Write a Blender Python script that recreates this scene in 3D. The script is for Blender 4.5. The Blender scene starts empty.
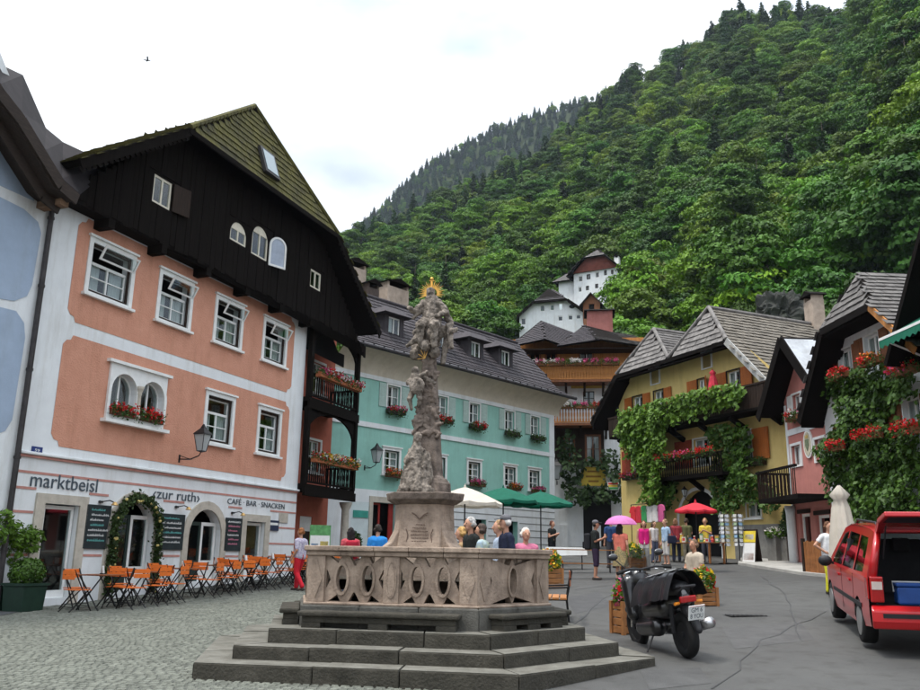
import bpy, bmesh, math, random
import numpy as np
from mathutils import Vector, Matrix, noise
from mathutils.geometry import tessellate_polygon
random.seed(7); rng = np.random.default_rng(7)
D = bpy.data; S = bpy.context.scene; COL = S.collection
rad = math.radians
# ---------------------------------------------------------------- camera
FPX = 848.0; PITCH = math.atan(209/FPX); ROLL = .0174; EYE = Vector((0, 0, 1.6))
cF = Vector((0, math.cos(PITCH), math.sin(PITCH))); cR0 = Vector((1, 0, 0)); cU0 = Vector((0, -math.sin(PITCH), math.cos(PITCH)))
cR = cR0*math.cos(ROLL)+cU0*math.sin(ROLL); cU = cU0*math.cos(ROLL)-cR0*math.sin(ROLL)
cd = D.cameras.new('camera'); cam = D.objects.new('camera', cd); COL.objects.link(cam)
m = Matrix((cR, cU, -cF)).transposed().to_4x4(); m.translation = EYE; cam.matrix_world = m
cd.sensor_fit = 'HORIZONTAL'; cd.sensor_width = 36; cd.lens = 36*FPX/920; cd.clip_start = .1; cd.clip_end = 8000
S.camera = cam
# ---------------------------------------------------------------- world: bright overcast
SUN_EL, SUN_AZ = 70, 245     # azimuth clockwise from +Y
W = D.worlds.new('World'); S.world = W; W.use_nodes = True
nt = W.node_tree; N = nt.nodes; Lk = nt.links; N.clear()
out = N.new('ShaderNodeOutputWorld'); bg = N.new('ShaderNodeBackground'); sky = N.new('ShaderNodeTexSky')
sky.sky_type = 'NISHITA'; sky.sun_disc = False; sky.sun_elevation = rad(SUN_EL); sky.sun_rotation = rad(SUN_AZ)
sky.air_density = 1.0; sky.dust_density = 2.0; sky.ozone_density = 1.0
tc = N.new('ShaderNodeTexCoord'); mp = N.new('ShaderNodeMapping'); mp.inputs['Scale'].default_value = (1, 1, 2.2)
nz = N.new('ShaderNodeTexNoise'); nz.inputs['Scale'].default_value = 2.6; nz.inputs['Detail'].default_value = 5; nz.inputs['Roughness'].default_value = .5
rp = N.new('ShaderNodeValToRGB'); rp.color_ramp.elements[0].position = .34; rp.color_ramp.elements[0].color = (.3, .3, .3, 1)
rp.color_ramp.elements[1].position = .6; rp.color_ramp.elements[1].color = (1, 1, 1, 1)
mx = N.new('ShaderNodeMix'); mx.data_type = 'RGBA'; mx.inputs['B'].default_value = (7.9, 8.2, 8.5, 1)
bg.inputs['Strength'].default_value = .10
Lk.new(tc.outputs['Generated'], mp.inputs['Vector']); Lk.new(mp.outputs['Vector'], nz.inputs['Vector']); Lk.new(nz.outputs['Fac'], rp.inputs['Fac'])
Lk.new(rp.outputs['Color'], mx.inputs['Factor']); Lk.new(sky.outputs['Color'], mx.inputs['A']); 
# an overcast sky is brighter overhead than near the horizon
sx = N.new('ShaderNodeSeparateXYZ'); gm = N.new('ShaderNodeMapRange'); gm.inputs['From Min'].default_value = 0; gm.inputs['To Min'].default_value = .66; gm.inputs['To Max'].default_value = 2.9
gs = N.new('ShaderNodeVectorMath'); gs.operation = 'SCALE'; Lk.new(tc.outputs['Generated'], sx.inputs[0]); sq = N.new('ShaderNodeMath'); sq.operation = 'POWER'; sq.use_clamp = True; sq.inputs[1].default_value = 2.0; Lk.new(sx.outputs['Z'], sq.inputs[0]); Lk.new(sq.outputs[0], gm.inputs['Value'])
Lk.new(mx.outputs['Result'], gs.inputs[0]); Lk.new(gm.outputs['Result'], gs.inputs['Scale']); Lk.new(gs.outputs['Vector'], bg.inputs['Color'])
Lk.new(bg.outputs['Background'], out.inputs['Surface'])
sd = D.lights.new('sun', 'SUN'); sd.energy = 1.5; sd.angle = rad(10); sd.color = (1, .95, .88)
sun = D.objects.new('sun', sd); COL.objects.link(sun)
sdir = Vector((math.sin(rad(SUN_AZ))*math.cos(rad(SUN_EL)), math.cos(rad(SUN_AZ))*math.cos(rad(SUN_EL)), math.sin(rad(SUN_EL))))
sun.rotation_euler = sdir.to_track_quat('Z', 'Y').to_euler(); sun.location = (0, -20, 40)
S.view_settings.view_transform = 'Standard'; S.view_settings.look = 'None'; S.view_settings.exposure = .85; S.view_settings.gamma = 1; S.view_settings.use_curve_mapping = False
S.render.engine = 'CYCLES'
# ---------------------------------------------------------------- photo pixel -> place
def ray(u, v): return cF*FPX+cR*(u-460)+cU*(345-v)
def atY(u, v, Y):
    d = ray(u, v); return EYE+d*(Y/d.y)
def atz(u, v, z):
    d = ray(u, v); return EYE+d*((z-1.6)/d.z)
def proj(P):
    d = P-EYE; w = d.dot(cF)
    return (460+FPX*d.dot(cR)/w, 345-FPX*d.dot(cU)/w, w)
def gz(x, y):
    t = min(1, max(0, (y-10)/12)); s = .15+.85*t*t*(3-2*t)
    xx = max(-40, min(40, x)); yy = max(-60, min(70, y))
    return -.32+.0428*yy+.0325*xx*s
def gnd(u, v):
    d = ray(u, v); t = 0.005; P = EYE
    for i in range(4000):
        Q = EYE+d*t
        if Q.z <= gz(Q.x, Q.y): return Vector((Q.x, Q.y, gz(Q.x, Q.y)))
        t += .0001
    return Q
class Fac:      # a vertical facade: local x along it, y inwards, z up
    def __init__(s, P, a):
        s.P = Vector((P[0], P[1], 0)); s.deg = a; s.a = rad(a)
        s.X = Vector((math.cos(s.a), math.sin(s.a), 0)); s.Y = Vector((-math.sin(s.a), math.cos(s.a), 0))
    def sz(s, u, v, n=0):
        d = ray(u, v); t = (s.P-s.Y*n-EYE).dot(s.Y)/d.dot(s.Y); Q = EYE+d*t
        return ((Q-s.P).dot(s.X), Q.z)
    def w(s, x, y, z): return s.P+s.X*x+s.Y*y+Vector((0, 0, z))
    def rect(s, u0, v0, u1, v1, n=0):
        a = s.sz(u0, v0, n); b = s.sz(u1, v1, n); return (a[0], b[0], b[1], a[1])   # s0 s1 z0 z1
    def base(s, x): q = s.w(x, 0, 0); return gz(q.x, q.y)
# ---------------------------------------------------------------- materials
MATS = {}
def M(name, col, rough=.8, var=.12, scale=3, bump=.15, bscale=60, metal=0, spec=.3, col2=None, trans=0, rnd=0, stain=0, stretch=(1, 1, 1)):
    if name in MATS: return MATS[name]
    m = D.materials.new(name); m.use_nodes = True; t = m.node_tree; n = t.nodes; l = t.links
    b = n['Principled BSDF']; b.inputs['Roughness'].default_value = rough; b.inputs['Metallic'].default_value = metal; b.inputs['Specular IOR Level'].default_value = spec
    tc = n.new('ShaderNodeTexCoord'); mp = n.new('ShaderNodeMapping'); mp.inputs['Scale'].default_value = stretch
    l.new(tc.outputs['Object'], mp.inputs['Vector'])
    c2 = col2 or tuple(max(0, c*(1-2*var)) for c in col); c1 = col if col2 else tuple(min(1, c*(1+var)) for c in col)
    nz = n.new('ShaderNodeTexNoise'); nz.inputs['Scale'].default_value = scale; nz.inputs['Detail'].default_value = 8; nz.inputs['Roughness'].default_value = .65
    l.new(mp.outputs['Vector'], nz.inputs['Vector'])
    r = n.new('ShaderNodeValToRGB'); r.color_ramp.elements[0].position = .32; r.color_ramp.elements[1].position = .68
    r.color_ramp.elements[0].color = (*c2, 1); r.color_ramp.elements[1].color = (*c1, 1)
    l.new(nz.outputs['Fac'], r.inputs['Fac']); src = r.outputs['Color']
    if stain:   # patches of wear and dirt, stretched downwards
        m2 = n.new('ShaderNodeMapping'); m2.inputs['Scale'].default_value = (2.2, 2.2, .35); l.new(tc.outputs['Object'], m2.inputs['Vector'])
        n2 = n.new('ShaderNodeTexNoise'); n2.inputs['Scale'].default_value = 1.1; n2.inputs['Detail'].default_value = 9; n2.inputs['Roughness'].default_value = .7; l.new(m2.outputs['Vector'], n2.inputs['Vector'])
        r2 = n.new('ShaderNodeValToRGB'); r2.color_ramp.elements[0].position = .5; r2.color_ramp.elements[1].position = .75
        r2.color_ramp.elements[0].color = (1, 1, 1, 1); k = 1-stain; r2.color_ramp.elements[1].color = (k, k*.97, k*.92, 1); l.new(n2.outputs['Fac'], r2.inputs['Fac'])
        mm = n.new('ShaderNodeMix'); mm.data_type = 'RGBA'; mm.blend_type = 'MULTIPLY'; mm.inputs['Factor'].default_value = 1
        l.new(src, mm.inputs['A']); l.new(r2.outputs['Color'], mm.inputs['B']); src = mm.outputs['Result']
    if rnd:
        oi = n.new('ShaderNodeObjectInfo'); hs = n.new('ShaderNodeHueSaturation'); ma = n.new('ShaderNodeMapRange')
        ma.inputs['To Min'].default_value = 1-rnd; ma.inputs['To Max'].default_value = 1+rnd; l.new(oi.outputs['Random'], ma.inputs['Value']); l.new(ma.outputs['Result'], hs.inputs['Value'])
        mh = n.new('ShaderNodeMath'); mh.operation = 'MULTIPLY_ADD'; mh.inputs[1].default_value = 7.31; l.new(oi.outputs['Random'], mh.inputs[0])
        fr = n.new('ShaderNodeMath'); fr.operation = 'FRACT'; l.new(mh.outputs[0], fr.inputs[0])
        mb = n.new('ShaderNodeMapRange'); mb.inputs['To Min'].default_value = .485; mb.inputs['To Max'].default_value = .52; l.new(fr.outputs[0], mb.inputs['Value']); l.new(mb.outputs['Result'], hs.inputs['Hue'])
        l.new(src, hs.inputs['Color']); src = hs.outputs['Color']
    l.new(src, b.inputs['Base Color'])
    if bump:
        nb = n.new('ShaderNodeTexNoise'); nb.inputs['Scale'].default_value = bscale; nb.inputs['Detail'].default_value = 4; l.new(mp.outputs['Vector'], nb.inputs['Vector'])
        bp = n.new('ShaderNodeBump'); bp.inputs['Strength'].default_value = bump; bp.inputs['Distance'].default_value = .02; l.new(nb.outputs['Fac'], bp.inputs['Height']); l.new(bp.outputs['Normal'], b.inputs['Normal'])
    if trans:
        o = n['Material Output']; tr = n.new('ShaderNodeBsdfTranslucent'); ms = n.new('ShaderNodeMixShader'); ms.inputs['Fac'].default_value = trans
        l.new(src, tr.inputs['Color']); l.new(b.outputs['BSDF'], ms.inputs[1]); l.new(tr.outputs['BSDF'], ms.inputs[2]); l.new(ms.outputs['Shader'], o.inputs['Surface'])
    MATS[name] = m; return m
def glass(name, tint=(.9, .95, .95), base=.06):
    if name in MATS: return MATS[name]
    m = D.materials.new(name); m.use_nodes = True; t = m.node_tree; n = t.nodes; l = t.links; n.remove(n['Principled BSDF'])
    a = n.new('ShaderNodeBsdfTransparent'); a.inputs['Color'].default_value = (*tint, 1); g = n.new('ShaderNodeBsdfGlossy'); g.inputs['Roughness'].default_value = .03
    fr = n.new('ShaderNodeLayerWeight'); pw = n.new('ShaderNodeMath'); pw.operation = 'POWER'; pw.inputs[1].default_value = 4; l.new(fr.outputs['Facing'], pw.inputs[0]); ad = n.new('ShaderNodeMath'); ad.operation = 'MULTIPLY_ADD'; ad.inputs[1].default_value = .8; ad.inputs[2].default_value = base; ad.use_clamp = True
    ms = n.new('ShaderNodeMixShader'); l.new(pw.outputs[0], ad.inputs[0]); l.new(ad.outputs[0], ms.inputs['Fac']); l.new(a.outputs[0], ms.inputs[1]); l.new(g.outputs[0], ms.inputs[2])
    l.new(ms.outputs[0], n['Material Output'].inputs['Surface']); MATS[name] = m; return m
# ---------------------------------------------------------------- mesh helpers
class MB:
    def __init__(s): s.v = []; s.f = []
    def add(s, vs, fs):
        o = len(s.v); s.v += [tuple(q) for q in vs]; s.f += [tuple(i+o for i in q) for q in fs]; return s
    def box(s, x0, x1, y0, y1, z0, z1):
        return s.add([(x0, y0, z0), (x1, y0, z0), (x1, y1, z0), (x0, y1, z0), (x0, y0, z1), (x1, y0, z1), (x1, y1, z1), (x0, y1, z1)],
                     [(0, 3, 2, 1), (4, 5, 6, 7), (0, 1, 5, 4), (1, 2, 6, 5), (2, 3, 7, 6), (3, 0, 4, 7)])
    def bar(s, p, q, w, h=None, up=(0, 0, 1)):
        p = Vector(p); q = Vector(q); h = h or w; d = (q-p).normalized(); a = d.cross(Vector(up))
        if a.length < 1e-4: a = d.cross(Vector((0, 1, 0)))
        a.normalize(); b = a.cross(d); a *= w/2; b *= h/2
        return s.add([p-a-b, p+a-b, p+a+b, p-a+b, q-a-b, q+a-b, q+a+b, q-a+b], [(0, 1, 2, 3), (7, 6, 5, 4), (0, 4, 5, 1), (1, 5, 6, 2), (2, 6, 7, 3), (3, 7, 4, 0)])
    def tube(s, pts, r, n=8):
        pts = [Vector(p) for p in pts]; k = len(pts); rr = r if isinstance(r, (list, tuple)) else [r]*k; vs = []; prev = None
        for i, p in enumerate(pts):
            d = (pts[min(i+1, k-1)]-pts[max(i-1, 0)]).normalized()
            if prev is None: a = d.orthogonal().normalized()
            else:
                a = prev-d*prev.dot(d); a = a.normalized() if a.length > 1e-5 else d.orthogonal().normalized()
            prev = a; b = d.cross(a)
            for j in range(n):
                t = 2*math.pi*j/n; vs.append(p+(a*math.cos(t)+b*math.sin(t))*rr[i])
        fs = [(i*n+j, i*n+(j+1) % n, (i+1)*n+(j+1) % n, (i+1)*n+j) for i in range(k-1) for j in range(n)]
        fs.append(tuple(reversed(range(n)))); fs.append(tuple((k-1)*n+j for j in range(n)))
        return s.add(vs, fs)
    def lathe(s, prof, n=16, c=(0, 0, 0), a0=0, sx=1, sy=1):
        vs = [(c[0]+r*math.cos(a0+2*math.pi*j/n)*sx, c[1]+r*math.sin(a0+2*math.pi*j/n)*sy, c[2]+z) for r, z in prof for j in range(n)]; k = len(prof)
        fs = [(i*n+j, i*n+(j+1) % n, (i+1)*n+(j+1) % n, (i+1)*n+j) for i in range(k-1) for j in range(n)]
        fs.append(tuple(reversed(range(n)))); fs.append(tuple((k-1)*n+j for j in range(n)))
        return s.add(vs, fs)
    def prism(s, pts, off):      # polygon extruded along a vector
        off = Vector(off); k = len(pts); P = [Vector(p) for p in pts]
        return s.add(P+[p+off for p in P], [tuple(reversed(range(k))), tuple(range(k, 2*k))]+[(i, (i+1) % k, (i+1) % k+k, i+k) for i in range(k)])
    def quad(s, *p): return s.add(p, [tuple(range(len(p)))])
    def sphere(s, c, r, n=10, sq=(1, 1, 1)):
        k = max(4, n//2+1); pr = [(math.sin(math.pi*i/k), -math.cos(math.pi*i/k)) for i in range(1, k)]
        vs = [(c[0]+a*r*sq[0]*math.cos(2*math.pi*j/n), c[1]+a*r*sq[1]*math.sin(2*math.pi*j/n), c[2]+b*r*sq[2]) for a, b in pr for j in range(n)]
        q = len(vs); vs += [(c[0], c[1], c[2]-r*sq[2]), (c[0], c[1], c[2]+r*sq[2])]
        fs = [(i*n+j, i*n+(j+1) % n, (i+1)*n+(j+1) % n, (i+1)*n+j) for i in range(k-2) for j in range(n)]
        fs += [(q, (j+1) % n, j) for j in range(n)]+[(q+1, (k-2)*n+j, (k-2)*n+(j+1) % n) for j in range(n)]
        return s.add(vs, fs)
    def wall(s, outer, holes=(), y=0, depth=.22, yb=None):   # sheet in the x-z plane with openings and their reveals
        loops = [outer]+list(holes); tris = tessellate_polygon([[Vector((a, b, 0)) for a, b in lp] for lp in loops])
        flat = [q for lp in loops for q in lp]; s.add([(a, y, b) for a, b in flat], [tuple(t) for t in tris])
        for lp in loops[1:] if yb is None else loops:
            dd = depth if yb is None else yb-y
            k = len(lp); s.add([(a, y, b) for a, b in lp]+[(a, y+dd, b) for a, b in lp], [(i, (i+1) % k, (i+1) % k+k, i+k) for i in range(k)])
        if yb is not None: s.add([(a, yb, b) for a, b in flat], [tuple(t) for t in tris])
        return s
    def build(s, name, mat, parent=None, smooth=False, kind=None, loc=None, bevel=0, bseg=2):
        me = D.meshes.new(name); me.from_pydata(s.v, [], s.f); me.validate(); me.materials.append(mat)
        bm = bmesh.new(); bm.from_mesh(me); bmesh.ops.recalc_face_normals(bm, faces=bm.faces); bm.to_mesh(me); bm.free()
        if smooth: me.shade_smooth()
        return obj(name, me, parent, kind, loc, bevel, bseg)
def obj(name, me, parent=None, kind=None, loc=None, bevel=0, bseg=2):
    o = D.objects.new(name, me); COL.objects.link(o)
    if parent: o.parent = parent
    if loc: o.location = loc
    if kind: o['kind'] = kind
    if bevel:
        b = o.modifiers.new('b', 'BEVEL'); b.width = bevel; b.segments = bseg; b.limit_method = 'ANGLE'; b.angle_limit = rad(40)
    return o
def tag(o, label, cat, group=None):
    o['label'] = label; o['category'] = cat
    if group: o['group'] = group
    return o
def thing(name, label, cat, loc=(0, 0, 0), rz=0, group=None):
    o = D.objects.new(name, None); COL.objects.link(o); o.empty_display_size = .2; o.location = loc; o.rotation_euler = (0, 0, rz); return tag(o, label, cat, group)
def dup(root, loc, rz=None, label=None, group=None, scale=None):
    r = root.copy(); COL.objects.link(r); r.location = loc
    if rz is not None: r.rotation_euler = (0, 0, rz)
    if label: r['label'] = label
    if group: r['group'] = group
    if scale: r.scale = scale
    for ch in root.children:
        c = ch.copy(); COL.objects.link(c); c.parent = r
        for g2 in ch.children:
            d = g2.copy(); COL.objects.link(d); d.parent = c
    return r
def arch(s0, s1, z0, z1, n=12):
    r = (s1-s0)/2; c = (s0+s1)/2; zc = z1-r
    return [(s0, z0), (s1, z0)]+[(c+r*math.cos(math.pi*i/n), zc+r*math.sin(math.pi*i/n)) for i in range(n+1)]
def rc(s0, s1, z0, z1): return [(s0, z0), (s1, z0), (s1, z1), (s0, z1)]
def leafmesh(name, P, size, mat, aspect=.6, nrm=None, jit=1.0):    # many small leaf faces at points P
    P = np.asarray(P, float); n = len(P); d = rng.normal(size=(n, 3))
    if nrm is not None: d = d*jit+np.asarray(nrm)
    d /= np.linalg.norm(d, axis=1)[:, None]; e = rng.normal(size=(n, 3)); a = np.cross(d, e); a /= np.linalg.norm(a, axis=1)[:, None]; b = np.cross(d, a)
    sz = size*rng.uniform(.6, 1.3, (n, 1)); a = a*sz; b = b*sz*aspect; k = d*sz*.18
    v = np.stack([P-a, P+b+k, P+a, P-b+k], 1).reshape(-1, 3)
    me = D.meshes.new(name); me.vertices.add(4*n); me.vertices.foreach_set('co', v.ravel()); me.loops.add(4*n); me.loops.foreach_set('vertex_index', np.arange(4*n, dtype=np.int32))
    me.polygons.add(n); me.polygons.foreach_set('loop_start', np.arange(0, 4*n, 4, dtype=np.int32)); me.update(calc_edges=True); me.validate(); me.materials.append(mat); return me
def remeshed(mb, voxel, mat, name, smooth=2, disp=0, dscale=.1):
    me = D.meshes.new(name+'_src'); me.from_pydata(mb.v, [], mb.f); bm = bmesh.new(); bm.from_mesh(me); bmesh.ops.recalc_face_normals(bm, faces=bm.faces); bm.to_mesh(me); bm.free()
    o = D.objects.new('tmp', me); COL.objects.link(o); r = o.modifiers.new('r', 'REMESH'); r.mode = 'VOXEL'; r.voxel_size = voxel
    if smooth: q = o.modifiers.new('s', 'SMOOTH'); q.iterations = smooth; q.factor = .5
    dg = bpy.context.evaluated_depsgraph_get(); out = D.meshes.new_from_object(o.evaluated_get(dg)); D.objects.remove(o); D.meshes.remove(me)
    if disp:
        co = np.empty(len(out.vertices)*3); out.vertices.foreach_get('co', co); nn = np.empty_like(co); out.vertices.foreach_get('normal', nn); co = co.reshape(-1, 3); nn = nn.reshape(-1, 3)
        h = np.array([noise.noise(Vector((c[0]*1.6, c[1]*1.6, c[2]*.7))/dscale)+.5*noise.noise(Vector(c)*2.3/dscale) for c in co]); co += nn*(h*disp)[:, None]; out.vertices.foreach_set('co', co.ravel()); out.update()
    out.materials.clear(); out.materials.append(mat); out.name = name; out.shade_smooth(); return out
def caps(mb, p, q, r0, r1, n=10):     # tapered limb with round ends, for remeshing
    p = Vector(p); q = Vector(q); d = q-p; L = d.length
    if L < 1e-5: mb.sphere(p, r0, n); return
    d.normalize(); P = []; R = []
    for t in (-.95, -.6, -.2): P.append(p+d*(r0*t)); R.append(r0*math.sqrt(1-t*t))
    for t in (.2, .6, .95): P.append(q+d*(r1*t)); R.append(r1*math.sqrt(1-t*t))
    mb.tube(P, R, n)
def inset(poly, d):      # move every edge of a convex CCW polygon inwards
    k = len(poly); L = []
    for i in range(k):
        a = Vector(poly[i]); b = Vector(poly[(i+1) % k]); e = (b-a).normalized(); nn = Vector((-e.y, e.x)); L.append((a+nn*d, e))
    o = []
    for i in range(k):
        (p, e), (q, g) = L[i-1], L[i]; den = e.x*g.y-e.y*g.x; w = q-p; t = (w.x*g.y-w.y*g.x)/den; o.append(p+e*t)
    return o
def text_mesh(txt, size, mat, ext=.004, shear=0):
    c = D.curves.new('t', 'FONT'); c.body = txt; c.size = size; c.extrude = ext; c.align_x = 'LEFT'; c.shear = shear; c.resolution_u = 3
    o = D.objects.new('t', c); COL.objects.link(o); dg = bpy.context.evaluated_depsgraph_get(); me = D.meshes.new_from_object(o.evaluated_get(dg)); D.objects.remove(o)
    me.materials.clear(); me.materials.append(mat); return me
def letter(txt, parent, x0, x1, y, zb, h, mat, name='lettering', size=None):   # flat lettering standing on a facade
    me = text_mesh(txt, 1, mat); co = np.empty(len(me.vertices)*3); me.vertices.foreach_get('co', co); co = co.reshape(-1, 3)
    mn, mx2 = co.min(0), co.max(0); sx = (x1-x0)/(mx2[0]-mn[0]); szz = h/(mx2[1]-mn[1])
    nv = np.stack([x0+(co[:, 0]-mn[0])*sx, y-co[:, 2], zb+(co[:, 1]-mn[1])*szz], 1); me.vertices.foreach_set('co', nv.ravel()); me.update(); return obj(name, me, parent)
def inpoly(x, y, P):
    c = False; j = len(P)-1
    for i in range(len(P)):
        if (P[i][1] > y) != (P[j][1] > y) and x < (P[j][0]-P[i][0])*(y-P[i][1])/(P[j][1]-P[i][1])+P[i][0]: c = not c
        j = i
    return c
def roof(root, poly, eave, mat, tmat, tw=.22, ex=.2, th=.025, under=None, thick=.12, name='roof', wave=.012, sub=True):
    # poly: planar 3-D outline in root space, eave: index of the first point of the bottom edge. A slab, and courses of separate tiles joined as one sheet
    P = [Vector(p) for p in poly]; k = len(P); o = P[eave]; ax = (P[(eave+1) % k]-o).normalized()
    nn = Vector((0, 0, 0))
    for i in range(k): nn += P[i].cross(P[(i+1) % k])
    nn.normalize()
    if nn.z < 0: nn = -nn
    ay = nn.cross(ax).normalized()
    if ay.z < 0: ay = -ay
    r = MB().prism(P, nn*-thick).build(name, under or mat, root)
    p2 = [((p-o).dot(ax), (p-o).dot(ay)) for p in P]; x0 = min(p[0] for p in p2); x1 = max(p[0] for p in p2); y0 = min(p[1] for p in p2); y1 = max(p[1] for p in p2)
    t = MB(); j = 0; y = y0
    while y < y1:
        x = x0-tw*(.5 if j % 2 else 0)
        while x < x1:
            cx, cy = x+tw/2, y+ex/2
            if inpoly(cx, cy, p2) and inpoly(cx, min(cy+ex*.3, y1-.001), p2):
                jx = random.uniform(-.01, .01); jh = random.uniform(0, wave)*1.0; w = tw*random.uniform(.93, .985)/2; lo = y-.03+random.uniform(-.012, .012); hi = y+ex+.02
                q = [o+ax*(cx+jx-w)+ay*lo+nn*(th+jh+.012), o+ax*(cx+jx+w)+ay*lo+nn*(th+jh*.6+.012), o+ax*(cx+jx+w)+ay*hi+nn*.006, o+ax*(cx+jx-w)+ay*hi+nn*.006]
                b = [q[0]-nn*th, q[1]-nn*th]; t.add(q+b, [(0, 1, 2, 3), (4, 5, 1, 0), (4, 0, 3), (1, 5, 2)])
            x += tw
        y += ex; j += 1
    if t.v: t.build('roof_tiles', tmat, r if sub else root, kind='stuff')
    return r
# ================================================================ ground
def m_cobble():
    m = M('cobble_bed', (.10, .105, .09), .9, .15, 2, .1, 30); n = m.node_tree.nodes; l = m.node_tree.links
    tc = n.new('ShaderNodeTexCoord'); vo = n.new('ShaderNodeTexVoronoi'); vo.feature = 'DISTANCE_TO_EDGE'; vo.inputs['Scale'].default_value = 8; l.new(tc.outputs['Object'], vo.inputs['Vector'])
    bp = n.new('ShaderNodeBump'); bp.inputs['Strength'].default_value = .8; bp.inputs['Distance'].default_value = .03; l.new(vo.outputs['Distance'], bp.inputs['Height']); l.new(bp.outputs['Normal'], n['Principled BSDF'].inputs['Normal']); return m
mAsph = M('asphalt', (.095, .095, .09), .85, .1, .35, .7, 120, stain=.4, col2=(.06, .06, .058))
def sheet(name, poly, dz, mat, step=.8, kind='structure'):    # ground sheet following the slope
    xs = [p[0] for p in poly]; ys = [p[1] for p in poly]; bm = bmesh.new()
    f = bm.faces.new([bm.verts.new((p[0], p[1], 0)) for p in poly])
    for ax, lo, hi in ((0, min(xs), max(xs)), (1, min(ys), max(ys))):
        q = lo+step
        while q < hi:
            no = (1, 0, 0) if ax == 0 else (0, 1, 0); co = (q, 0, 0) if ax == 0 else (0, q, 0)
            bmesh.ops.bisect_plane(bm, geom=bm.verts[:]+bm.edges[:]+bm.faces[:], plane_co=co, plane_no=no); q += step
    for v in bm.verts: v.co.z = gz(v.co.x, v.co.y)+dz
    bmesh.ops.recalc_face_normals(bm, faces=bm.faces)
    me = D.meshes.new(name); bm.to_mesh(me); bm.free(); me.materials.append(mat); me.shade_smooth(); return obj(name, me, None, kind)
g = MB(); xs = [-900, -200, -60, -40]+[i*2 for i in range(-15, 16)]+[40, 60, 200, 900]; ys = [-900, -200, -60, -20, 0]+[i*1.5 for i in range(2, 40)]+[70, 120, 300, 900]
g.add([(x, y, gz(x, y)) for y in ys for x in xs], [(j*len(xs)+i, j*len(xs)+i+1, (j+1)*len(xs)+i+1, (j+1)*len(xs)+i) for j in range(len(ys)-1) for i in range(len(xs)-1)])
g.build('ground', mAsph, None, True, 'structure')
COB = [(-16, 5), (.25, 5), (.25, 9.4), (-.5, 17), (-2.2, 26), (-4.5, 32), (-5.6, 29.5), (-9.4, 20.4), (-12.5, 17), (-16, 12)]
sheet('cobbled_pavement', COB, .006, m_cobble(), 1.2)
mSett = M('setts', (.19, .2, .165), .8, .1, 5, .5, 50, col2=(.075, .08, .065), spec=.4)
t = MB(); y = 7.6; row = 0
while y < 24:
    x = -13+random.random()*.1; dw = .118
    while x < .4:
        w = random.uniform(.095, .14); yy = y+.16*math.sin(x*1.9+row*.0)+random.uniform(-.008, .008); cx = x+w/2
        if inpoly(cx, yy+.05, COB):
            u, v, dd = proj(Vector((cx, yy, gz(cx, yy))))
            if -30 < u < 560 and v < 715:
                z = gz(cx, yy)+random.uniform(.004, .014); h = .045; i = .014; w2 = w-.012; d2 = dw-.014
                t.add([(x, yy, z-.01), (x+w2, yy, z-.01), (x+w2, yy+d2, z-.01), (x, yy+d2, z-.01), (x+i, yy+i, z+.012), (x+w2-i, yy+i, z+.012), (x+w2-i, yy+d2-i, z+.012), (x+i, yy+d2-i, z+.012)],
                      [(4, 5, 6, 7), (0, 1, 5, 4), (1, 2, 6, 5), (2, 3, 7, 6), (3, 0, 4, 7)])
        x += w
    y += dw; row += 1
o = t.build('cobblestones', mSett, None, False, 'stuff'); tag(o, 'worn grey cobblestones covering the square in front of the cafe', 'paving')
sheet('asphalt_patch', [(-11.5, 16.6), (-9.1, 17.6), (-9.3, 19.3), (-9.6, 20.6), (-11.8, 19.0)], .03, M('asphalt_dark', (.075, .078, .08), .8, .1, 2, .3, 80), .6)
# pale concrete pavement by the yellow house, with a kerb
q = [gnd(742, 559), gnd(790, 563), gnd(832, 571), gnd(842, 579), gnd(800, 575), gnd(738, 565)]
pts = [(p.x, p.y) for p in q]
def raised(name, pts, h, mat, parent=None, kind='structure', bevel=.02):
    k = len(pts); zz = [gz(*p) for p in pts]; mb = MB(); mb.add([(p[0], p[1], z-.1) for p, z in zip(pts, zz)]+[(p[0], p[1], z+h) for p, z in zip(pts, zz)], [tuple(range(k, 2*k))]+[(i, (i+1) % k, (i+1) % k+k, i+k) for i in range(k)])
    return mb.build(name, mat, parent, kind=kind, bevel=bevel)
raised('pavement', pts, .1, M('concrete', (.36, .35, .32), .85, .12, 1.5, .3, 70))
pts2 = [(-1.9, 46), (1.5, 37.0), (3.2, 36.0), (9.5, 41.5), (12.9, 33.6), (14, 34), (10, 46)]
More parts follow.
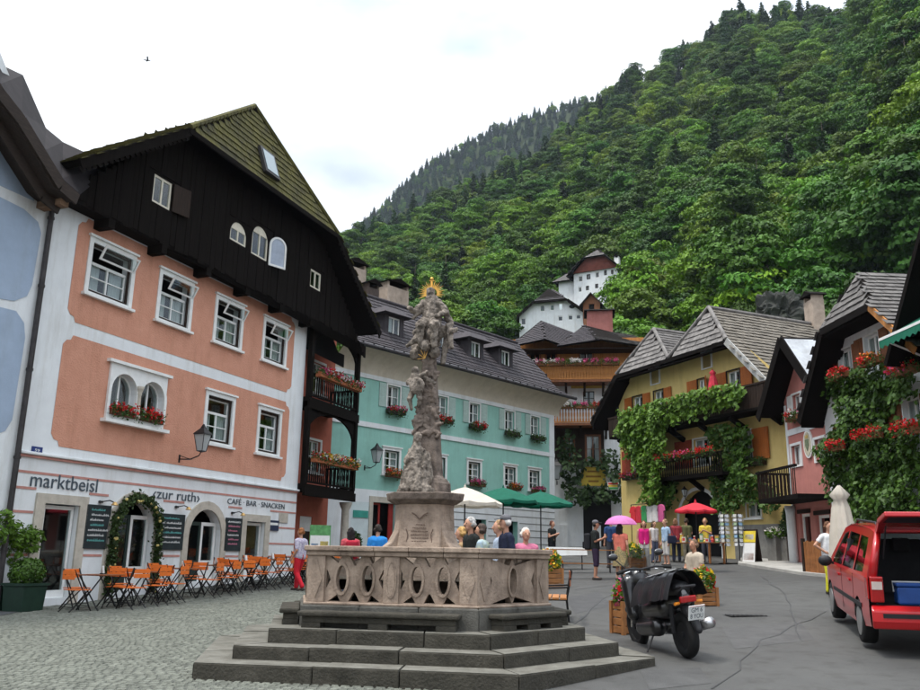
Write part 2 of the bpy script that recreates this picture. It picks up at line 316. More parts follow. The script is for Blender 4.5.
# drain and repair patches in the asphalt
c = gnd(747, 616)
a = thing('drain_cover', 'dark iron drain grating set in the grey asphalt', 'drain', c+Vector((0, 0, .002)), rad(8))
mIron = M('cast_iron', (.05, .05, .05), .6, .2, 10, .2, 60, metal=.6)
MB().wall(rc(-.42, .42, -.2, .2), [rc(-.38, .38, -.165, .165)], 0, .02).build('frame', mIron, a).rotation_euler = (rad(-90), 0, 0)
for i in range(9): MB().box(-.37+i*.083, -.33+i*.083, -.16, .16, .0, .012).build('bar', mIron, a)
def seam(px, w=.02):
    P = [gnd(*q) for q in px]; L_ = []; R_ = []
    Q = [P[i].lerp(P[i+1], k/6) for i in range(len(P)-1) for k in range(6)]+[P[-1]]; Q = [q+Vector((random.gauss(0, .035), random.gauss(0, .05), 0)) for q in Q]; mb = MB(); vs = []
    for i, q in enumerate(Q):
        d = (Q[min(i+1, len(Q)-1)]-Q[max(i-1, 0)]); n_ = Vector((-d.y, d.x, 0)).normalized()*w*random.uniform(.5, 1.4); vs += [(q.x-n_.x, q.y-n_.y, gz(q.x, q.y)+.008), (q.x+n_.x, q.y+n_.y, gz(q.x, q.y)+.008)]
    mb.add(vs, [(2*i, 2*i+1, 2*i+3, 2*i+2) for i in range(len(Q)-1)]); mb.build('tar_seam', M('tar', (.05, .05, .05), .6, .2, 5, .2, 50), None, kind='structure')
seam([(560, 640), (600, 600), (640, 588)], .016); seam([(720, 690), (760, 640), (830, 612)], .012); seam([(575, 590), (660, 580), (740, 590)], .016); seam([(760, 575), (790, 600), (800, 640)], .01)
for px_, c_ in (([(722, 628), (800, 622), (815, 640), (735, 650)], (.082, .082, .08)), ([(565, 598), (598, 592), (612, 606), (575, 614)], (.068, .068, .068)), ([(640, 672), (700, 668), (712, 684), (650, 690)], (.072, .072, .07))):
    P = [gnd(*q) for q in px_]; sheet('asphalt_patch', [(q.x, q.y) for q in P], .004, M('asphalt_patch%d' % int(c_[0]*1000), c_, .9, .12, 3, .6, 90), .5)
# ================================================================ hillside
def azel(u, v):
    d = ray(u, v); return math.atan2(d.x, d.y), d.z/math.hypot(d.x, d.y)
def curve(rows): 
    A = sorted((azel(u, v)[0], azel(u, v)[1], *r) for u, v, *r in rows); A = np.array(A)
    return lambda th: [np.interp(th, A[:, 0], A[:, i]) for i in range(1, A.shape[1])]
#            u     v    ridge distance, start distance
NEAR = curve([(150, 330, 260, 75), (300, 292, 290, 75), (345, 268, 310, 75), (400, 243, 340, 72), (470, 208, 370, 68), (540, 172, 390, 64), (600, 122, 400, 62), (640, 84, 400, 60), (690, 66, 395, 58), (735, 32, 390, 55), (790, 34, 370, 52), (848, 44, 330, 48), (866, 14, 290, 46), (920, -25, 250, 44), (1000, -60, 230, 44), (1150, -80, 210, 44)])
FARR = curve([(150, 380, 900, 500), (250, 320, 900, 500), (300, 276, 900, 500), (340, 246, 900, 500), (380, 212, 900, 520), (420, 173, 900, 540), (460, 150, 900, 560), (500, 130, 880, 560), (540, 115, 860, 560), (580, 106, 840, 560), (620, 92, 800, 560), (700, 85, 800, 560), (900, 60, 800, 560)])
def hz(th, r, C, base):
    e, r1, r0 = C(th); z1 = e*r1+1.6; t = (r-r0)/(r1-r0); x, y = r*math.sin(th), r*math.cos(th)
    z = base+(z1-base)*max(0, t)**1.22 if t < 1 else z1-(r-r1)*.25
    w = min(1, max(0, (t-.15)*3))*min(1, max(.15, (1-t)*5))
    return z+w*(7*noise.noise(Vector((x, y, 0))/45)+2.5*noise.noise(Vector((x, y, 3))/14))
mHill = M('hill_soil', (.035, .055, .012), .95, .3, .12, .5, .8, col2=(.015, .025, .008))
for nm, C, base, far in (('hillside', NEAR, 2.5, 1.15), ('far_hill', FARR, 60, 1.1)):
    T = np.linspace(azel(150, 300)[0], azel(1150, 300)[0], 110); R = np.linspace(0, far, 46); h = MB(); vs = []
    for th in T:
        e, r1, r0 = C(th)
        for t_ in R:
            r = r0+(r1-r0)*t_; vs.append((r*math.sin(th), r*math.cos(th), hz(th, r, C, base)))
    k = len(R); h.add(vs, [(i*k+j, (i+1)*k+j, (i+1)*k+j+1, i*k+j+1) for i in range(len(T)-1) for j in range(k-1)])
    h.build(nm, mHill, None, True, 'structure')
# ---------------------------------------------------------------- trees
mLeaf = [M('leaf_%d' % i, c, .6, .25, .6, 0, trans=.12, rnd=.45, spec=.2) for i, c in enumerate([(.095, .185, .006), (.050, .125, .006), (.15, .245, .010), (.026, .066, .012), (.021, .052, .018)])]
mBark = M('bark', (.10, .08, .06), .95, .3, 8, .6, 25)
def crown_broad(i, H=13, Rr=4.2, nc=70, per=150):
    pts = []; nr = []
    for c in range(nc):
        while True:
            q = rng.normal(size=3); q /= np.linalg.norm(q); q *= rng.uniform(.45, 1)
            if q[2] > -.75: break
        w = 1-.25*max(0, q[2]); cc = np.array([q[0]*Rr*w, q[1]*Rr*w, H*.58+q[2]*H*.40]); rad_ = rng.uniform(.9, 1.7)
        d = rng.normal(size=(per, 3)); d /= np.linalg.norm(d, axis=1)[:, None]; d[:, 2] = np.abs(d[:, 2])*.9-.25
        pts.append(cc+d*rad_*rng.uniform(.65, 1.05, (per, 1))*np.array([1.1, 1.1, .75])); nr.append(d+np.array([0, 0, .5])+q*.5)
    return leafmesh('crown', np.concatenate(pts), .215, mLeaf[i], .62, np.concatenate(nr), .7)
def crown_conifer(i, H=15, R0=3.5):
    pts = []; nr = []; z = H*.12
    while z < H*.985:
        r = R0*(1-z/H)**.75+.2; n = max(6, int(r*6))
        for b in range(n):
            a = random.uniform(0, 6.283); k = max(3, int(r*7)); rr = r*random.uniform(.75, 1.1)
            for j in range(k):
                t_ = (j+random.random())/k; d = rr*t_; pts.append((d*math.cos(a)+random.gauss(0, .12), d*math.sin(a)+random.gauss(0, .12), z-.35*d*t_+random.gauss(0, .08))); nr.append((math.cos(a)*.4, math.sin(a)*.4, 1))
        z += .36+.16*random.random()
    return leafmesh('crown', pts, .34, mLeaf[i], .5, nr, .6)
def trunk_mesh(H, con):
    t = MB(); t.tube([(0, 0, -1.5), (.05, 0, H*.2), (-.05, .06, H*.5), (0, 0, H*(.97 if con else .75))], [H*.022, H*.018, H*.012, .03], 8)
    if not con:
        for k in range(6):
            a = k*1.05+random.random(); z = H*random.uniform(.28, .5); t.tube([(0, 0, z), (math.cos(a)*1.2, math.sin(a)*1.2, z+1.3), (math.cos(a)*2.6, math.sin(a)*2.6, z+3)], [.11, .07, .02], 5)
    me = D.meshes.new('trunk'); me.from_pydata(t.v, [], t.f); me.materials.append(mBark); return me
PROT = [(crown_broad(0), trunk_mesh(13, 0), 13), (crown_broad(1, 12, 4.6), trunk_mesh(12, 0), 12), (crown_broad(2, 11, 3.8, 60), trunk_mesh(11, 0), 11), (crown_broad(1, 15, 4.0, 78), trunk_mesh(15, 0), 15),
        (crown_conifer(3), trunk_mesh(17, 1), 17), (crown_conifer(4, 14, 3.0), trunk_mesh(15, 1), 15), (crown_broad(2, 5, 2.6, 28, 110), trunk_mesh(5, 0), 5)]
TREELAB = ['broad mid green deciduous tree with a rounded crown on the wooded hillside', 'dark green deciduous tree with a wide crown on the wooded hillside', 'pale yellowish green deciduous tree on the wooded hillside', 'tall dark green deciduous tree with an upright crown on the wooded hillside',
           'tall dark conifer standing among deciduous trees on the wooded hillside', 'slender bluish conifer standing among deciduous trees on the wooded hillside', 'low bright green bush on the wooded hillside']
HB = [(545, 250, 628, 312, 128), (508, 285, 606, 342, 112)]       # boxes and distance of the two white houses on the slope
trees = []
def scatter(C, base, sp0, spk, u0, u1, r_lo, r_hi, far=False):
    r = r_lo
    while r < r_hi:
        sp = sp0+spk*r; th = azel(u0, 300)[0]; te = azel(u1, 300)[0]
        while th < te:
            a = th+random.uniform(-.5, .5)*sp/r; rr = r+random.uniform(-.5, .5)*sp; e, r1, r0 = C(a); th += sp/r
            if not r0+2 < rr < r1*1.03: continue
            x, y = rr*math.sin(a), rr*math.cos(a); z = hz(a, rr, C, base); u, v, w = proj(Vector((x, y, z+6)))
            if not (-40 < u < 985 and v > -160): continue
            tt = (rr-r0)/(r1-r0); nv = noise.noise(Vector((x, y, 7))/55); con = (far and random.random() < .55) or (nv > .36 and tt > .3) or (tt > .82 and random.random() < .5) or random.random() < .035
            clear = not far and 628 < u < 700 and 62 < v < 150
            con = con and rr > 120; k = random.choice([4, 4, 5]) if con else random.choices([0, 1, 2, 3], [4, 3, 2.2, 3])[0]
            if clear and random.random() < .85: k = 6
            s = random.uniform(.8, 1.4)*(1.0 if not far else .75)
            if rr < 75 and not con: s *= .75
            if any(b[0]-6 < u < b[2]+6 and proj(Vector((x, y, z+PROT[k][2]*s)))[1] < b[3]-6 and rr < b[4]+3 for b in HB):
                s *= .5
                if any(b[0]-6 < u < b[2]+6 and proj(Vector((x, y, z+PROT[k][2]*s)))[1] < b[3]-9 and rr < b[4]+3 for b in HB): continue
            if any(-4 < rr-b[4] < 13 and b[0]+4 < u < b[2]-2 for b in HB): continue
            trees.append((w, x, y, z, k, s, u, v, far))
        r += sp*.8
scatter(NEAR, 2.5, 5.2, .006, 180, 1080, 44, 410)
scatter(FARR, 60, 4.2, .0022, 200, 720, 600, 925, True)
trees.sort(key=lambda q: q[0])
grid = np.zeros((100, 120), bool); indiv = []
SKY_B = [(0, 120), (200, 115), (340, 235), (370, 300), (520, 340), (590, 345), (650, 330), (705, 310), (760, 330), (800, 320), (860, 270), (920, 270), (1000, 260)]
for q in trees:
    w, x, y, z, k, s, u, v, far = q; H = PROT[k][2]*s; tu, tv, _ = proj(Vector((x, y, z+H))); bu, bv, _ = proj(Vector((x, y, z+H*.2))); rr = max(2, FPX*H*.3/w)
    bl = np.interp(u, [a[0] for a in SKY_B], [a[1] for a in SKY_B]); new = tot = 0
    for gy in range(int((tv+40)/6), int((min(bv, bl)+40)/6)+1):
        for gx in range(int((u-rr+20)/8), int((u+rr+20)/8)+1):
            if 0 <= gy < 100 and 0 <= gx < 120 and gy*6-40 > -2 and 0 <= gx*8-20 < 920:
                tot += 1
                if not grid[gy, gx]: new += 1; grid[gy, gx] = True
    if tot and new >= max(1, .04*tot) and len(indiv) < 290 and not far: indiv.append(q)
iset = set(map(id, indiv)); first = {}
for q in indiv:
    w, x, y, z, k, s, u, v, far = q; me, tm, H = PROT[k]
    nm = 'conifer_tree' if k in (4, 5) else 'bush' if k == 6 else 'deciduous_tree'
    e_, r1_, r0_ = NEAR(math.atan2(x, y)); tt = (math.hypot(x, y)-r0_)/(r1_-r0_)
    wh = 'on the ridge against the sky' if tt > .85 else 'high on the wooded slope' if v < 190 else 'on the slope behind the turquoise house' if u < 515 else 'on the slope beside the white hillside houses' if u < 645 else 'on the slope behind the yellow house' if u < 790 else 'on the slope behind the ivy house'
    kd = ['mid green rounded deciduous tree', 'dark green wide deciduous tree', 'pale yellowish green deciduous tree', 'tall dark green deciduous tree', 'tall dark conifer', 'slender bluish conifer', 'low bright green bush'][k]
    r = thing(nm, kd+' '+wh, 'tree' if k != 6 else 'bush', (x, y, z), random.uniform(0, 6.28), kd+'s '+wh); r.scale = (s*random.uniform(.9, 1.1), s*random.uniform(.9, 1.1), s)
    o = obj('crown', me, r); obj('trunk', tm, r); first.setdefault(k, o)
# everything farther reads as one mass of forest
for k in range(7):
    if k not in first:
        x, y = 150*math.sin(.1), 150*math.cos(.1); r = thing('deciduous_tree' if k < 4 else 'conifer_tree' if k < 6 else 'bush', TREELAB[k], 'tree' if k < 6 else 'bush', (x+k*3, y, hz(.1, 150, NEAR, 2.5)), 0, 'trees on the slope'); first[k] = obj('crown', PROT[k][0], r); obj('trunk', PROT[k][1], r)
def gn_forest(name, pts, label):
    me = D.meshes.new(name); me.from_pydata([(p[1], p[2], p[3]) for p in pts], [], [])
    a = me.attributes.new('variant', 'INT', 'POINT'); a.data.foreach_set('value', [p[4] for p in pts]); b = me.attributes.new('siz', 'FLOAT', 'POINT'); b.data.foreach_set('value', [p[5] for p in pts])
    c = me.attributes.new('turn', 'FLOAT_VECTOR', 'POINT'); c.data.foreach_set('vector', [q for p in pts for q in (0, 0, random.uniform(0, 6.28))])
    o = obj(name, me, None, 'stuff'); tag(o, label, 'forest')
    ng = D.node_groups.new(name, 'GeometryNodeTree'); ng.interface.new_socket('Geometry', in_out='INPUT', socket_type='NodeSocketGeometry'); ng.interface.new_socket('Geometry', in_out='OUTPUT', socket_type='NodeSocketGeometry')
    n = ng.nodes; l = ng.links; gi = n.new('NodeGroupInput'); go = n.new('NodeGroupOutput'); j = n.new('GeometryNodeJoinGeometry')
    def attr(nm, ty):
        q = n.new('GeometryNodeInputNamedAttribute'); q.data_type = ty; q.inputs['Name'].default_value = nm; return q.outputs['Attribute']
    va, sa, ta = attr('variant', 'INT'), attr('siz', 'FLOAT'), attr('turn', 'FLOAT_VECTOR')
    for k in range(7):
        oi = n.new('GeometryNodeObjectInfo'); oi.inputs['Object'].default_value = first[k]; oi.inputs['As Instance'].default_value = True; oi.transform_space = 'ORIGINAL'
        cm = n.new('FunctionNodeCompare'); cm.data_type = 'INT'; cm.operation = 'EQUAL'; l.new(va, cm.inputs[2]); cm.inputs[3].default_value = k
        ip = n.new('GeometryNodeInstanceOnPoints'); l.new(gi.outputs[0], ip.inputs['Points']); l.new(cm.outputs['Result'], ip.inputs['Selection']); l.new(oi.outputs['Geometry'], ip.inputs['Instance']); l.new(sa, ip.inputs['Scale'])
        er = n.new('FunctionNodeEulerToRotation'); l.new(ta, er.inputs[0]); l.new(er.outputs[0], ip.inputs['Rotation']); l.new(ip.outputs[0], j.inputs[0])
    l.new(j.outputs[0], go.inputs[0]); mo = o.modifiers.new('forest', 'NODES'); mo.node_group = ng
gn_forest('forest', [q for q in trees if id(q) not in iset and not q[8]], 'dense mixed green forest covering the steep slope above the houses')
gn_forest('far_forest', [q for q in trees if q[8]], 'bluish conifer forest on the far ridge under the sky')
hzb = MB().box(-1000, 1000, -950, 1150, -6, 620).build('haze', D.materials.new('haze_air'), None, kind='stuff'); tag(hzb, 'thin pale haze over the valley and hillside', 'haze')
hm = hzb.data.materials[0]; hm.use_nodes = True; hn = hm.node_tree.nodes; hn.clear(); ho = hn.new('ShaderNodeOutputMaterial'); pv = hn.new('ShaderNodeVolumePrincipled'); pv.inputs['Color'].default_value = (.72, .84, 1.0, 1); pv.inputs['Density'].default_value = .0001; pv.inputs['Anisotropy'].default_value = .2; hm.node_tree.links.new(pv.outputs[0], ho.inputs['Volume'])
print('trees', len(trees), len(indiv))
# rock outcrops behind the roofs
mRock = M('rock', (.07, .07, .065), .9, .3, 1.2, .9, 5, col2=(.018, .024, .016), stain=.6)
def rock(u, v, Y, sx, sy, sz):
    c = atY(u, v, Y); t = MB(); t.sphere((0, 0, 0), 1, 64); vs = []
    for q in t.v:
        q = Vector(q); f = 1+.45*noise.noise(q*1.7+c)+.3*noise.noise(q*4+c)+.18*noise.noise(q*9+c)+.08*noise.noise(q*20); vs.append((q.x*sx*f, q.y*sy*f, q.z*sz*f))
    t.v = vs; return t.build('rock_face', mRock, None, False, 'structure', loc=c)
rock(782, 318, 56, 1.6, 1.2, 1.7)
# ================================================================ fountain with the trinity column
mStone = M('fountain_stone', (.42, .325, .25), .85, .15, 4, .5, 35, col2=(.20, .15, .115), stain=.55)
mStep = M('step_stone', (.07, .064, .05), .9, .15, 3, .7, 30, col2=(.032, .03, .023), stain=.4)
mTread = M('lit_tread_stone', (.17, .165, .14), .85, .15, 4, .5, 40, col2=(.09, .086, .07), stain=.3)  # paler than the dark slabs: light from above put into the step tops' colour
mPlin = M('plinth_stone', (.12, .115, .10), .9, .2, 4, .5, 35, col2=(.06, .058, .05), stain=.4)
mCol = M('column_stone', (.24, .19, .155), .85, .2, 8, .5, 45, col2=(.07, .055, .045), stain=.5)
mFig = M('figure_stone', (.34, .29, .24), .85, .3, 11, .5, 50, col2=(.035, .028, .022), stain=.4)
mGold = M('gilding', (.75, .42, .10), .35, .2, 10, .1, 60, metal=.9)
def hexa(c, a, b, th):
    d = [rad(th+60*i) for i in range(6)]; P = [Vector((0, 0))]
    for i in range(5): P.append(P[-1]+Vector((math.cos(d[i]), math.sin(d[i])))*(a if i % 2 == 0 else b))
    m = sum(P, Vector((0, 0)))/6; return [p-m+Vector(c) for p in P]
TH = -11
def pol(L_, a): return Vector((math.cos(rad(a)), math.sin(rad(a))))*L_
C1 = Vector((.72, 9.95)); sA, sB, sC = pol(3.83, -9), pol(2.75, 45), pol(3.3, 100); FC = C1-sA/2+sB/2+sC/2
fo = thing('fountain', 'stepped stone fountain with an oval-pierced parapet and a carved trinity column', 'fountain', (FC.x, FC.y, 0))
_a = C1-sA-FC; H0 = [_a, _a+sA, _a+sA+sB, -_a, -_a-sA, -_a-sA-sB]; SHORT = (1, 4); zt = [.315, .48, .656]
for si, (d, z1) in enumerate(zip((0, .42, .82), zt)):
    O = inset(H0, d); I = inset(H0, d+.62); z0 = zt[si-1]-.02 if si else -.35
    for e in range(6):
        a, b = O[e], O[(e+1) % 6]; ia, ib = I[e], I[(e+1) % 6]; n = 2 if e in SHORT else 3; cuts = [0]+sorted((k+random.uniform(-.18, .18))/n for k in range(1, n))+[1]
        for k in range(n):
            t0_, t1_ = cuts[k]+.0015, cuts[k+1]-.0015; dz = random.uniform(-.008, .004); q = [a.lerp(b, t0_), a.lerp(b, t1_), ia.lerp(ib, t1_), ia.lerp(ib, t0_)]
            MB().prism([(p.x, p.y, z0) for p in q], (0, 0, z1-z0+dz)).build('step_slab', mStep, fo, bevel=.018); c_ = sum(q, Vector((0, 0)))/4; w_ = [c_+(p-c_)*.985 for p in q]; MB().prism([(p.x, p.y, z1+dz-.002) for p in w_], (0, 0, .005)).build('lit_tread', mTread, fo)  # thin paler sheet on each slab paints the light falling on its top
PL, PA, CO = inset(H0, 1.2), inset(H0, 1.27), inset(H0, 1.21)
I2 = inset(H0, 1.5)
for e in range(6):      # plinth blocks
    a, b, ia, ib = PL[e], PL[(e+1) % 6], I2[e], I2[(e+1) % 6]; n = 2 if e in SHORT else 3
    for k in range(n):
        q = [a.lerp(b, k/n+.001), a.lerp(b, (k+1)/n-.001), ia.lerp(ib, (k+1)/n-.001), ia.lerp(ib, k/n+.001)]
        MB().prism([(p.x, p.y, .6) for p in q], (0, 0, .325)).build('plinth_block', mPlin, fo, bevel=.02)
    a, b = inset(H0, 1.235)[e], inset(H0, 1.235)[(e+1) % 6]; ia, ib = inset(H0, 1.42)[e], inset(H0, 1.42)[(e+1) % 6]
    MB().prism([(p.x, p.y, .925) for p in (a, b, ib, ia)], (0, 0, .035)).build('base_moulding', mStone, fo, bevel=.012)
ci = inset(H0, 1.52); cm = inset(H0, 1.245); cmi = inset(H0, 1.44)
for e in range(6):      # coping: narrower moulding below, wider cap above, in blocks
    n = 2 if e in SHORT else 5
    for k in range(n):
        def seg(O_, I_): return [O_[e].lerp(O_[(e+1) % 6], k/n+.0008), O_[e].lerp(O_[(e+1) % 6], (k+1)/n-.0008), I_[(e+1) % 6].lerp(I_[e], 1-(k+1)/n+.0008), I_[(e+1) % 6].lerp(I_[e], 1-k/n-.0008)]
        cb = MB(); cb.prism([(p.x, p.y, 1.552) for p in seg(cm, cmi)], (0, 0, .062)); cb.prism([(p.x, p.y, 1.614) for p in seg(CO, ci)], (0, 0, .066)); cb.build('coping_stone', mStone, fo, bevel=.012)
def place(o, e, PAe=PA):   # local x along face e, y inwards
    a, b = PAe[e], PAe[(e+1) % 6]; d = b-a; o.location = (a.x, a.y, 0); o.rotation_euler = (0, 0, math.atan2(d.y, d.x)); return o
def oval(cx, cz, rx, rz, n=20): return [(cx+rx*math.cos(6.2832*i/n), cz+rz*math.sin(6.2832*i/n)) for i in range(n)]
pmesh = {}
for e in range(6):
    Lf = (PA[(e+1) % 6]-PA[e]).length; z0, z1 = .96, 1.552; zc = (z0+z1)/2; pw = .235
    pil = [(0, pw), (Lf/2-.105, Lf/2+.105), (Lf-pw, Lf)] if e not in SHORT else [(0, .25), (Lf-.25, Lf)]
    for j, (x0, x1) in enumerate(pil):
        p = place(MB().box(x0+.002, x1-.002, 0, .2, z0, z1).build('pilaster', mStone, fo, bevel=.008), e); c = (x0+x1)/2; w = (x1-x0)*.36
        if len(pil) == 3 and j == 1:
            MB().wall(oval(c, zc, .072, .235), [oval(c, zc, .055, .215)], -.012, .014).build('oval_ornament', mStone, p); MB().wall(oval(c, zc, .05, .21), [], -.008, .01, 0).build('oval_field', mStone, p)
        else:
            MB().wall([(c-w, zc), (c, zc-.25), (c+w, zc), (c, zc+.25)], [], -.012, .01, 0).build('lozenge_ornament', mStone, p, bevel=.006)
    for j in range(len(pil)-1):
        x0, x1 = pil[j][1], pil[j+1][0]; w = x1-x0; n = 1 if e in SHORT else 2; holes = []; cs = [x0+w*.28, x0+w*.72] if n == 2 else [x0+w*.5]; orx, orz = .068, .17
        for c in cs: holes.append(oval(c, zc, orx, orz))
        gaps = [x0+w*.5] if n == 2 else []
        for c in gaps:
            for s_ in (1, -1): holes.append([(c-.075, zc+s_*.285), (c+.075, zc+s_*.285), (c+.012, zc+s_*.17), (c-.012, zc+s_*.17)])
        for c, s_ in ((x0, 1), (x1, -1)):
            holes.append([(c+s_*.012, zc-.13), (c+s_*.012, zc+.13), (c+s_*.075, zc)])
            for q in (1, -1): holes.append([(c+s_*.05, zc+q*.285), (c+s_*(cs[0]-x0-.01), zc+q*.285), (c+s_*(cs[0]-x0-.055), zc+q*.2)])
        mb = MB().wall(rc(x0-.004, x1+.004, z0, z1), holes, .045, .1, .155); p = place(mb.build('pierced_panel', mStone, fo), e)
        for c in cs:
            MB().wall(oval(c, zc, orx+.035, orz+.04), [oval(c, zc, orx+.004, orz+.004)], .022, .1, .05).build('oval_rim', mStone, p, bevel=.006)
BE = inset(H0, 1.0)
for e in range(6):      # stone benches on the top step
    Lf = (PL[(e+1) % 6]-PL[e]).length; a, b = (.05, Lf-.22) if e not in SHORT else (.16, Lf-.06)
    k = MB().box(a, b, -.27, -.005, .80, .862).build('bench_slab', mStep, fo, bevel=.02); place(k, e, PL)
    MB().box(a+.05, b-.05, -.22, -.01, .722, .80).build('bench_apron', mStep, k, bevel=.01)
    for x in (a+.05, (a+b)/2-.12, b-.3): MB().box(x, x+.25, -.23, -.012, .648, .722).build('bench_support', mStep, k, bevel=.01)
wi = inset(H0, 1.42); MB().add([(p.x, p.y, 1.25) for p in wi], [tuple(range(6))]).build('basin_water', M('water', (.03, .05, .045), .05, .1, 2, .1, 3, spec=.5), fo)
# pedestal and column: six-sided plan with three long faces
CC = Vector((.02, .02)); cy = FC.y
def zpx(u, v): return atY(u, v, cy).z
def lofth(mb, secs):     # (z, a, b)
    vs = []; 
    for z, a, b in secs: vs += [(p.x, p.y, z) for p in hexa(CC, a, b, TH)]
    k = len(secs); mb.add(vs, [(i*6+j, i*6+(j+1) % 6, (i+1)*6+(j+1) % 6, (i+1)*6+j) for i in range(k-1) for j in range(6)]+[tuple(reversed(range(6))), tuple((k-1)*6+j for j in range(6))])
zc0, zc1, zb1, zs1 = zpx(430, 505), zpx(430, 494), zpx(430, 479), zpx(432, 352)
mb = MB(); lofth(mb, [(.7, .95, .5), (1.6, .95, .5), (1.62, .62, .40), (1.9, .58, .34), (zc0-.05, .56, .32), (zc0, .56, .34)]); mb.build('pedestal', mStone, fo, bevel=.012)
# scrolled buttresses at the short corners
hp = hexa(CC, .58, .34, TH)
for i in (1, 3, 5):
    a, b = hp[i], hp[(i+1) % 6]; mcen = (a+b)/2; od = (mcen-CC).normalized(); tn = Vector((-od.y, od.x)); prof = [(0, zc0-.02), (.05, zc0-.02), (.06, zc0-.18), (.10, zc0-.38), (.19, zc0-.55), (.30, zc0-.64), (.33, zc0-.75), (0, zc0-.75)]
    mb = MB(); mb.prism([(mcen.x+od.x*(r-.08)-tn.x*.13, mcen.y+od.y*(r-.08)-tn.y*.13, z) for r, z in prof], (tn.x*.26, tn.y*.26, 0)); mb.build('scroll_buttress', mStone, fo, bevel=.02)
mb = MB(); lofth(mb, [(zc0, .60, .36), (zc0+.03, .66, .40), (zc0+.06, .72, .44), (zc1-.01, .74, .46), (zc1, .72, .45)]); mb.build('cornice', mCol, fo, bevel=.008)
mb = MB(); lofth(mb, [(zc1, .52, .27), (zb1-.07, .51, .26), (zb1-.06, .47, .24), (zb1, .44, .2)]); mb.build('column_base', mCol, fo, bevel=.01)
mb = MB(); lofth(mb, [(zb1, .42, .17), (zb1+.04, .385, .15), (zs1, .12, .085)]); mb.build('obelisk_shaft', mCol, fo, bevel=.012)
# engraved swag and lines of an inscription worn beyond reading
fa, fb = hp[0], hp[1]; fd = (fb-fa).normalized(); fn = Vector((fd.y, -fd.x)); fm = (fa+fb)/2
mEng = M('engraving', (.16, .11, .085), .9, .2, 20, 0); mb = MB()
for r in range(9):
    z = zc0-.30-r*.047; w = [.05, .10, .12, .13, .12, .11, .10, .10, .06][r]; x = -w
    while x < w:
        l = random.uniform(.012, .03); k = 1.003+.03*(zc0-z); p = fm+fd*x; q = fm+fd*(x+l); off = fn*(.006+.022*max(0, (zc0-.2-z))/.5); mb.bar((p.x+off.x, p.y+off.y, z), (q.x+off.x, q.y+off.y, z+random.uniform(-.004, .004)), .006, .014); x += l+.008
for s_ in (1, -1):
    pp = [fm+fd*s_*x for x in (.0, .06, .12)]; mb.tube([(pp[i].x+fn.x*.01, pp[i].y+fn.y*.01, zc0-[.22, .16, .13][i]) for i in range(3)], .009, 5)
    pp = [fm+fd*s_*x for x in (.20, .17, .19)]; mb.tube([(pp[i].x+fn.x*.018, pp[i].y+fn.y*.018, zc0-[.36, .44, .56][i]) for i in range(3)], .008, 5)
mb.build('inscription', mEng, fo, kind='stuff')
# carved figures. local axes: right fd, outwards fn
def L3(x, o_, z): p = CC+fd*x+fn*o_; return Vector((p.x, p.y, z))
def lump(mb, pts):
    for (p, q, r0, r1) in pts: caps(mb, L3(*p), L3(*q), r0, r1, 9)
zl = zc1
mb = MB()      # lower saint on a cloud
lump(mb, [((-.13, .30, zl+.12), (-.11, .28, zl+.42), .15, .12), ((-.11, .28, zl+.42), (-.10, .27, zl+.62), .115, .105), ((-.10, .27, zl+.62), (-.09, .28, zl+.72), .06, .05), ((-.085, .30, zl+.80), (-.085, .30, zl+.83), .062, .06),
          ((-.19, .27, zl+.60), (-.24, .32, zl+.45), .05, .042), ((-.24, .32, zl+.45), (-.14, .38, zl+.50), .04, .03), ((0, .28, zl+.60), (.06, .30, zl+.45), .05, .045), ((.06, .30, zl+.45), (.02, .36, zl+.36), .045, .04),
          ((.06, .26, zl+.55), (.10, .28, zl+.2), .05, .07), ((-.24, .24, zl+.5), (-.28, .26, zl+.12), .04, .07), ((-.20, .33, zl+.3), (-.22, .36, zl+.05), .06, .07), ((-.05, .36, zl+.3), (-.03, .40, zl+.05), .06, .07), ((.03, .32, zl+.3), (.06, .34, zl+.04), .06, .07)])
for k in range(16):
    x = random.uniform(-.32, .16); mb.sphere(L3(x, random.uniform(.2, .4), zl+random.uniform(.0, .08)), random.uniform(.05, .09), 8)
obj('lower_saint_figure', remeshed(mb, .011, mFig, 'lower_saint_figure', 1, .018, .06), fo)
mb = MB()      # reliefs running up the shaft
zz = zl+.85
while zz < zs1-.1:
    f = 1-(zz-zb1)/(zs1-zb1); hw = .24*f+.06; oo = .16*f+.05
    for k in range(7):
        x = random.uniform(-hw, hw)*.85; r = random.uniform(.022, .05); p = (x, oo+.0, zz+random.uniform(-.05, .05)); a = random.uniform(0, 3.14); L_ = random.uniform(.04, .1); lump(mb, [(p, (x+math.cos(a)*L_, oo+.02, p[2]+math.sin(a)*L_), r, r*.6)])
    zz += .085
obj('shaft_relief', remeshed(mb, .014, mCol, 'shaft_relief', 1, .012, .05), fo)
mb = MB(); za = zpx(420, 385)  # angel holding a shield
lump(mb, [((-.17, .16, za-.08), (-.17, .19, za+.1), .08, .085), ((-.17, .2, za+.17), (-.175, .21, za+.20), .065, .062), ((-.22, .2, za+.1), (-.28, .26, za-.02), .038, .03), ((-.28, .26, za-.02), (-.2, .32, za-.03), .03, .026), ((-.1, .2, za+.1), (.02, .25, za+.16), .036, .028),
          ((-.2, .18, za-.1), (-.24, .26, za-.25), .055, .04), ((-.24, .26, za-.25), (-.22, .2, za-.4), .038, .026), ((-.12, .2, za-.1), (-.08, .28, za-.24), .055, .04), ((-.08, .28, za-.24), (-.10, .22, za-.36), .036, .026), ((-.08, .13, za+.1), (.1, .1, za+.02), .05, .03)])
mb.sphere(L3(-.12, .3, za-.06), .12, 12, (1, .5, 1.15))
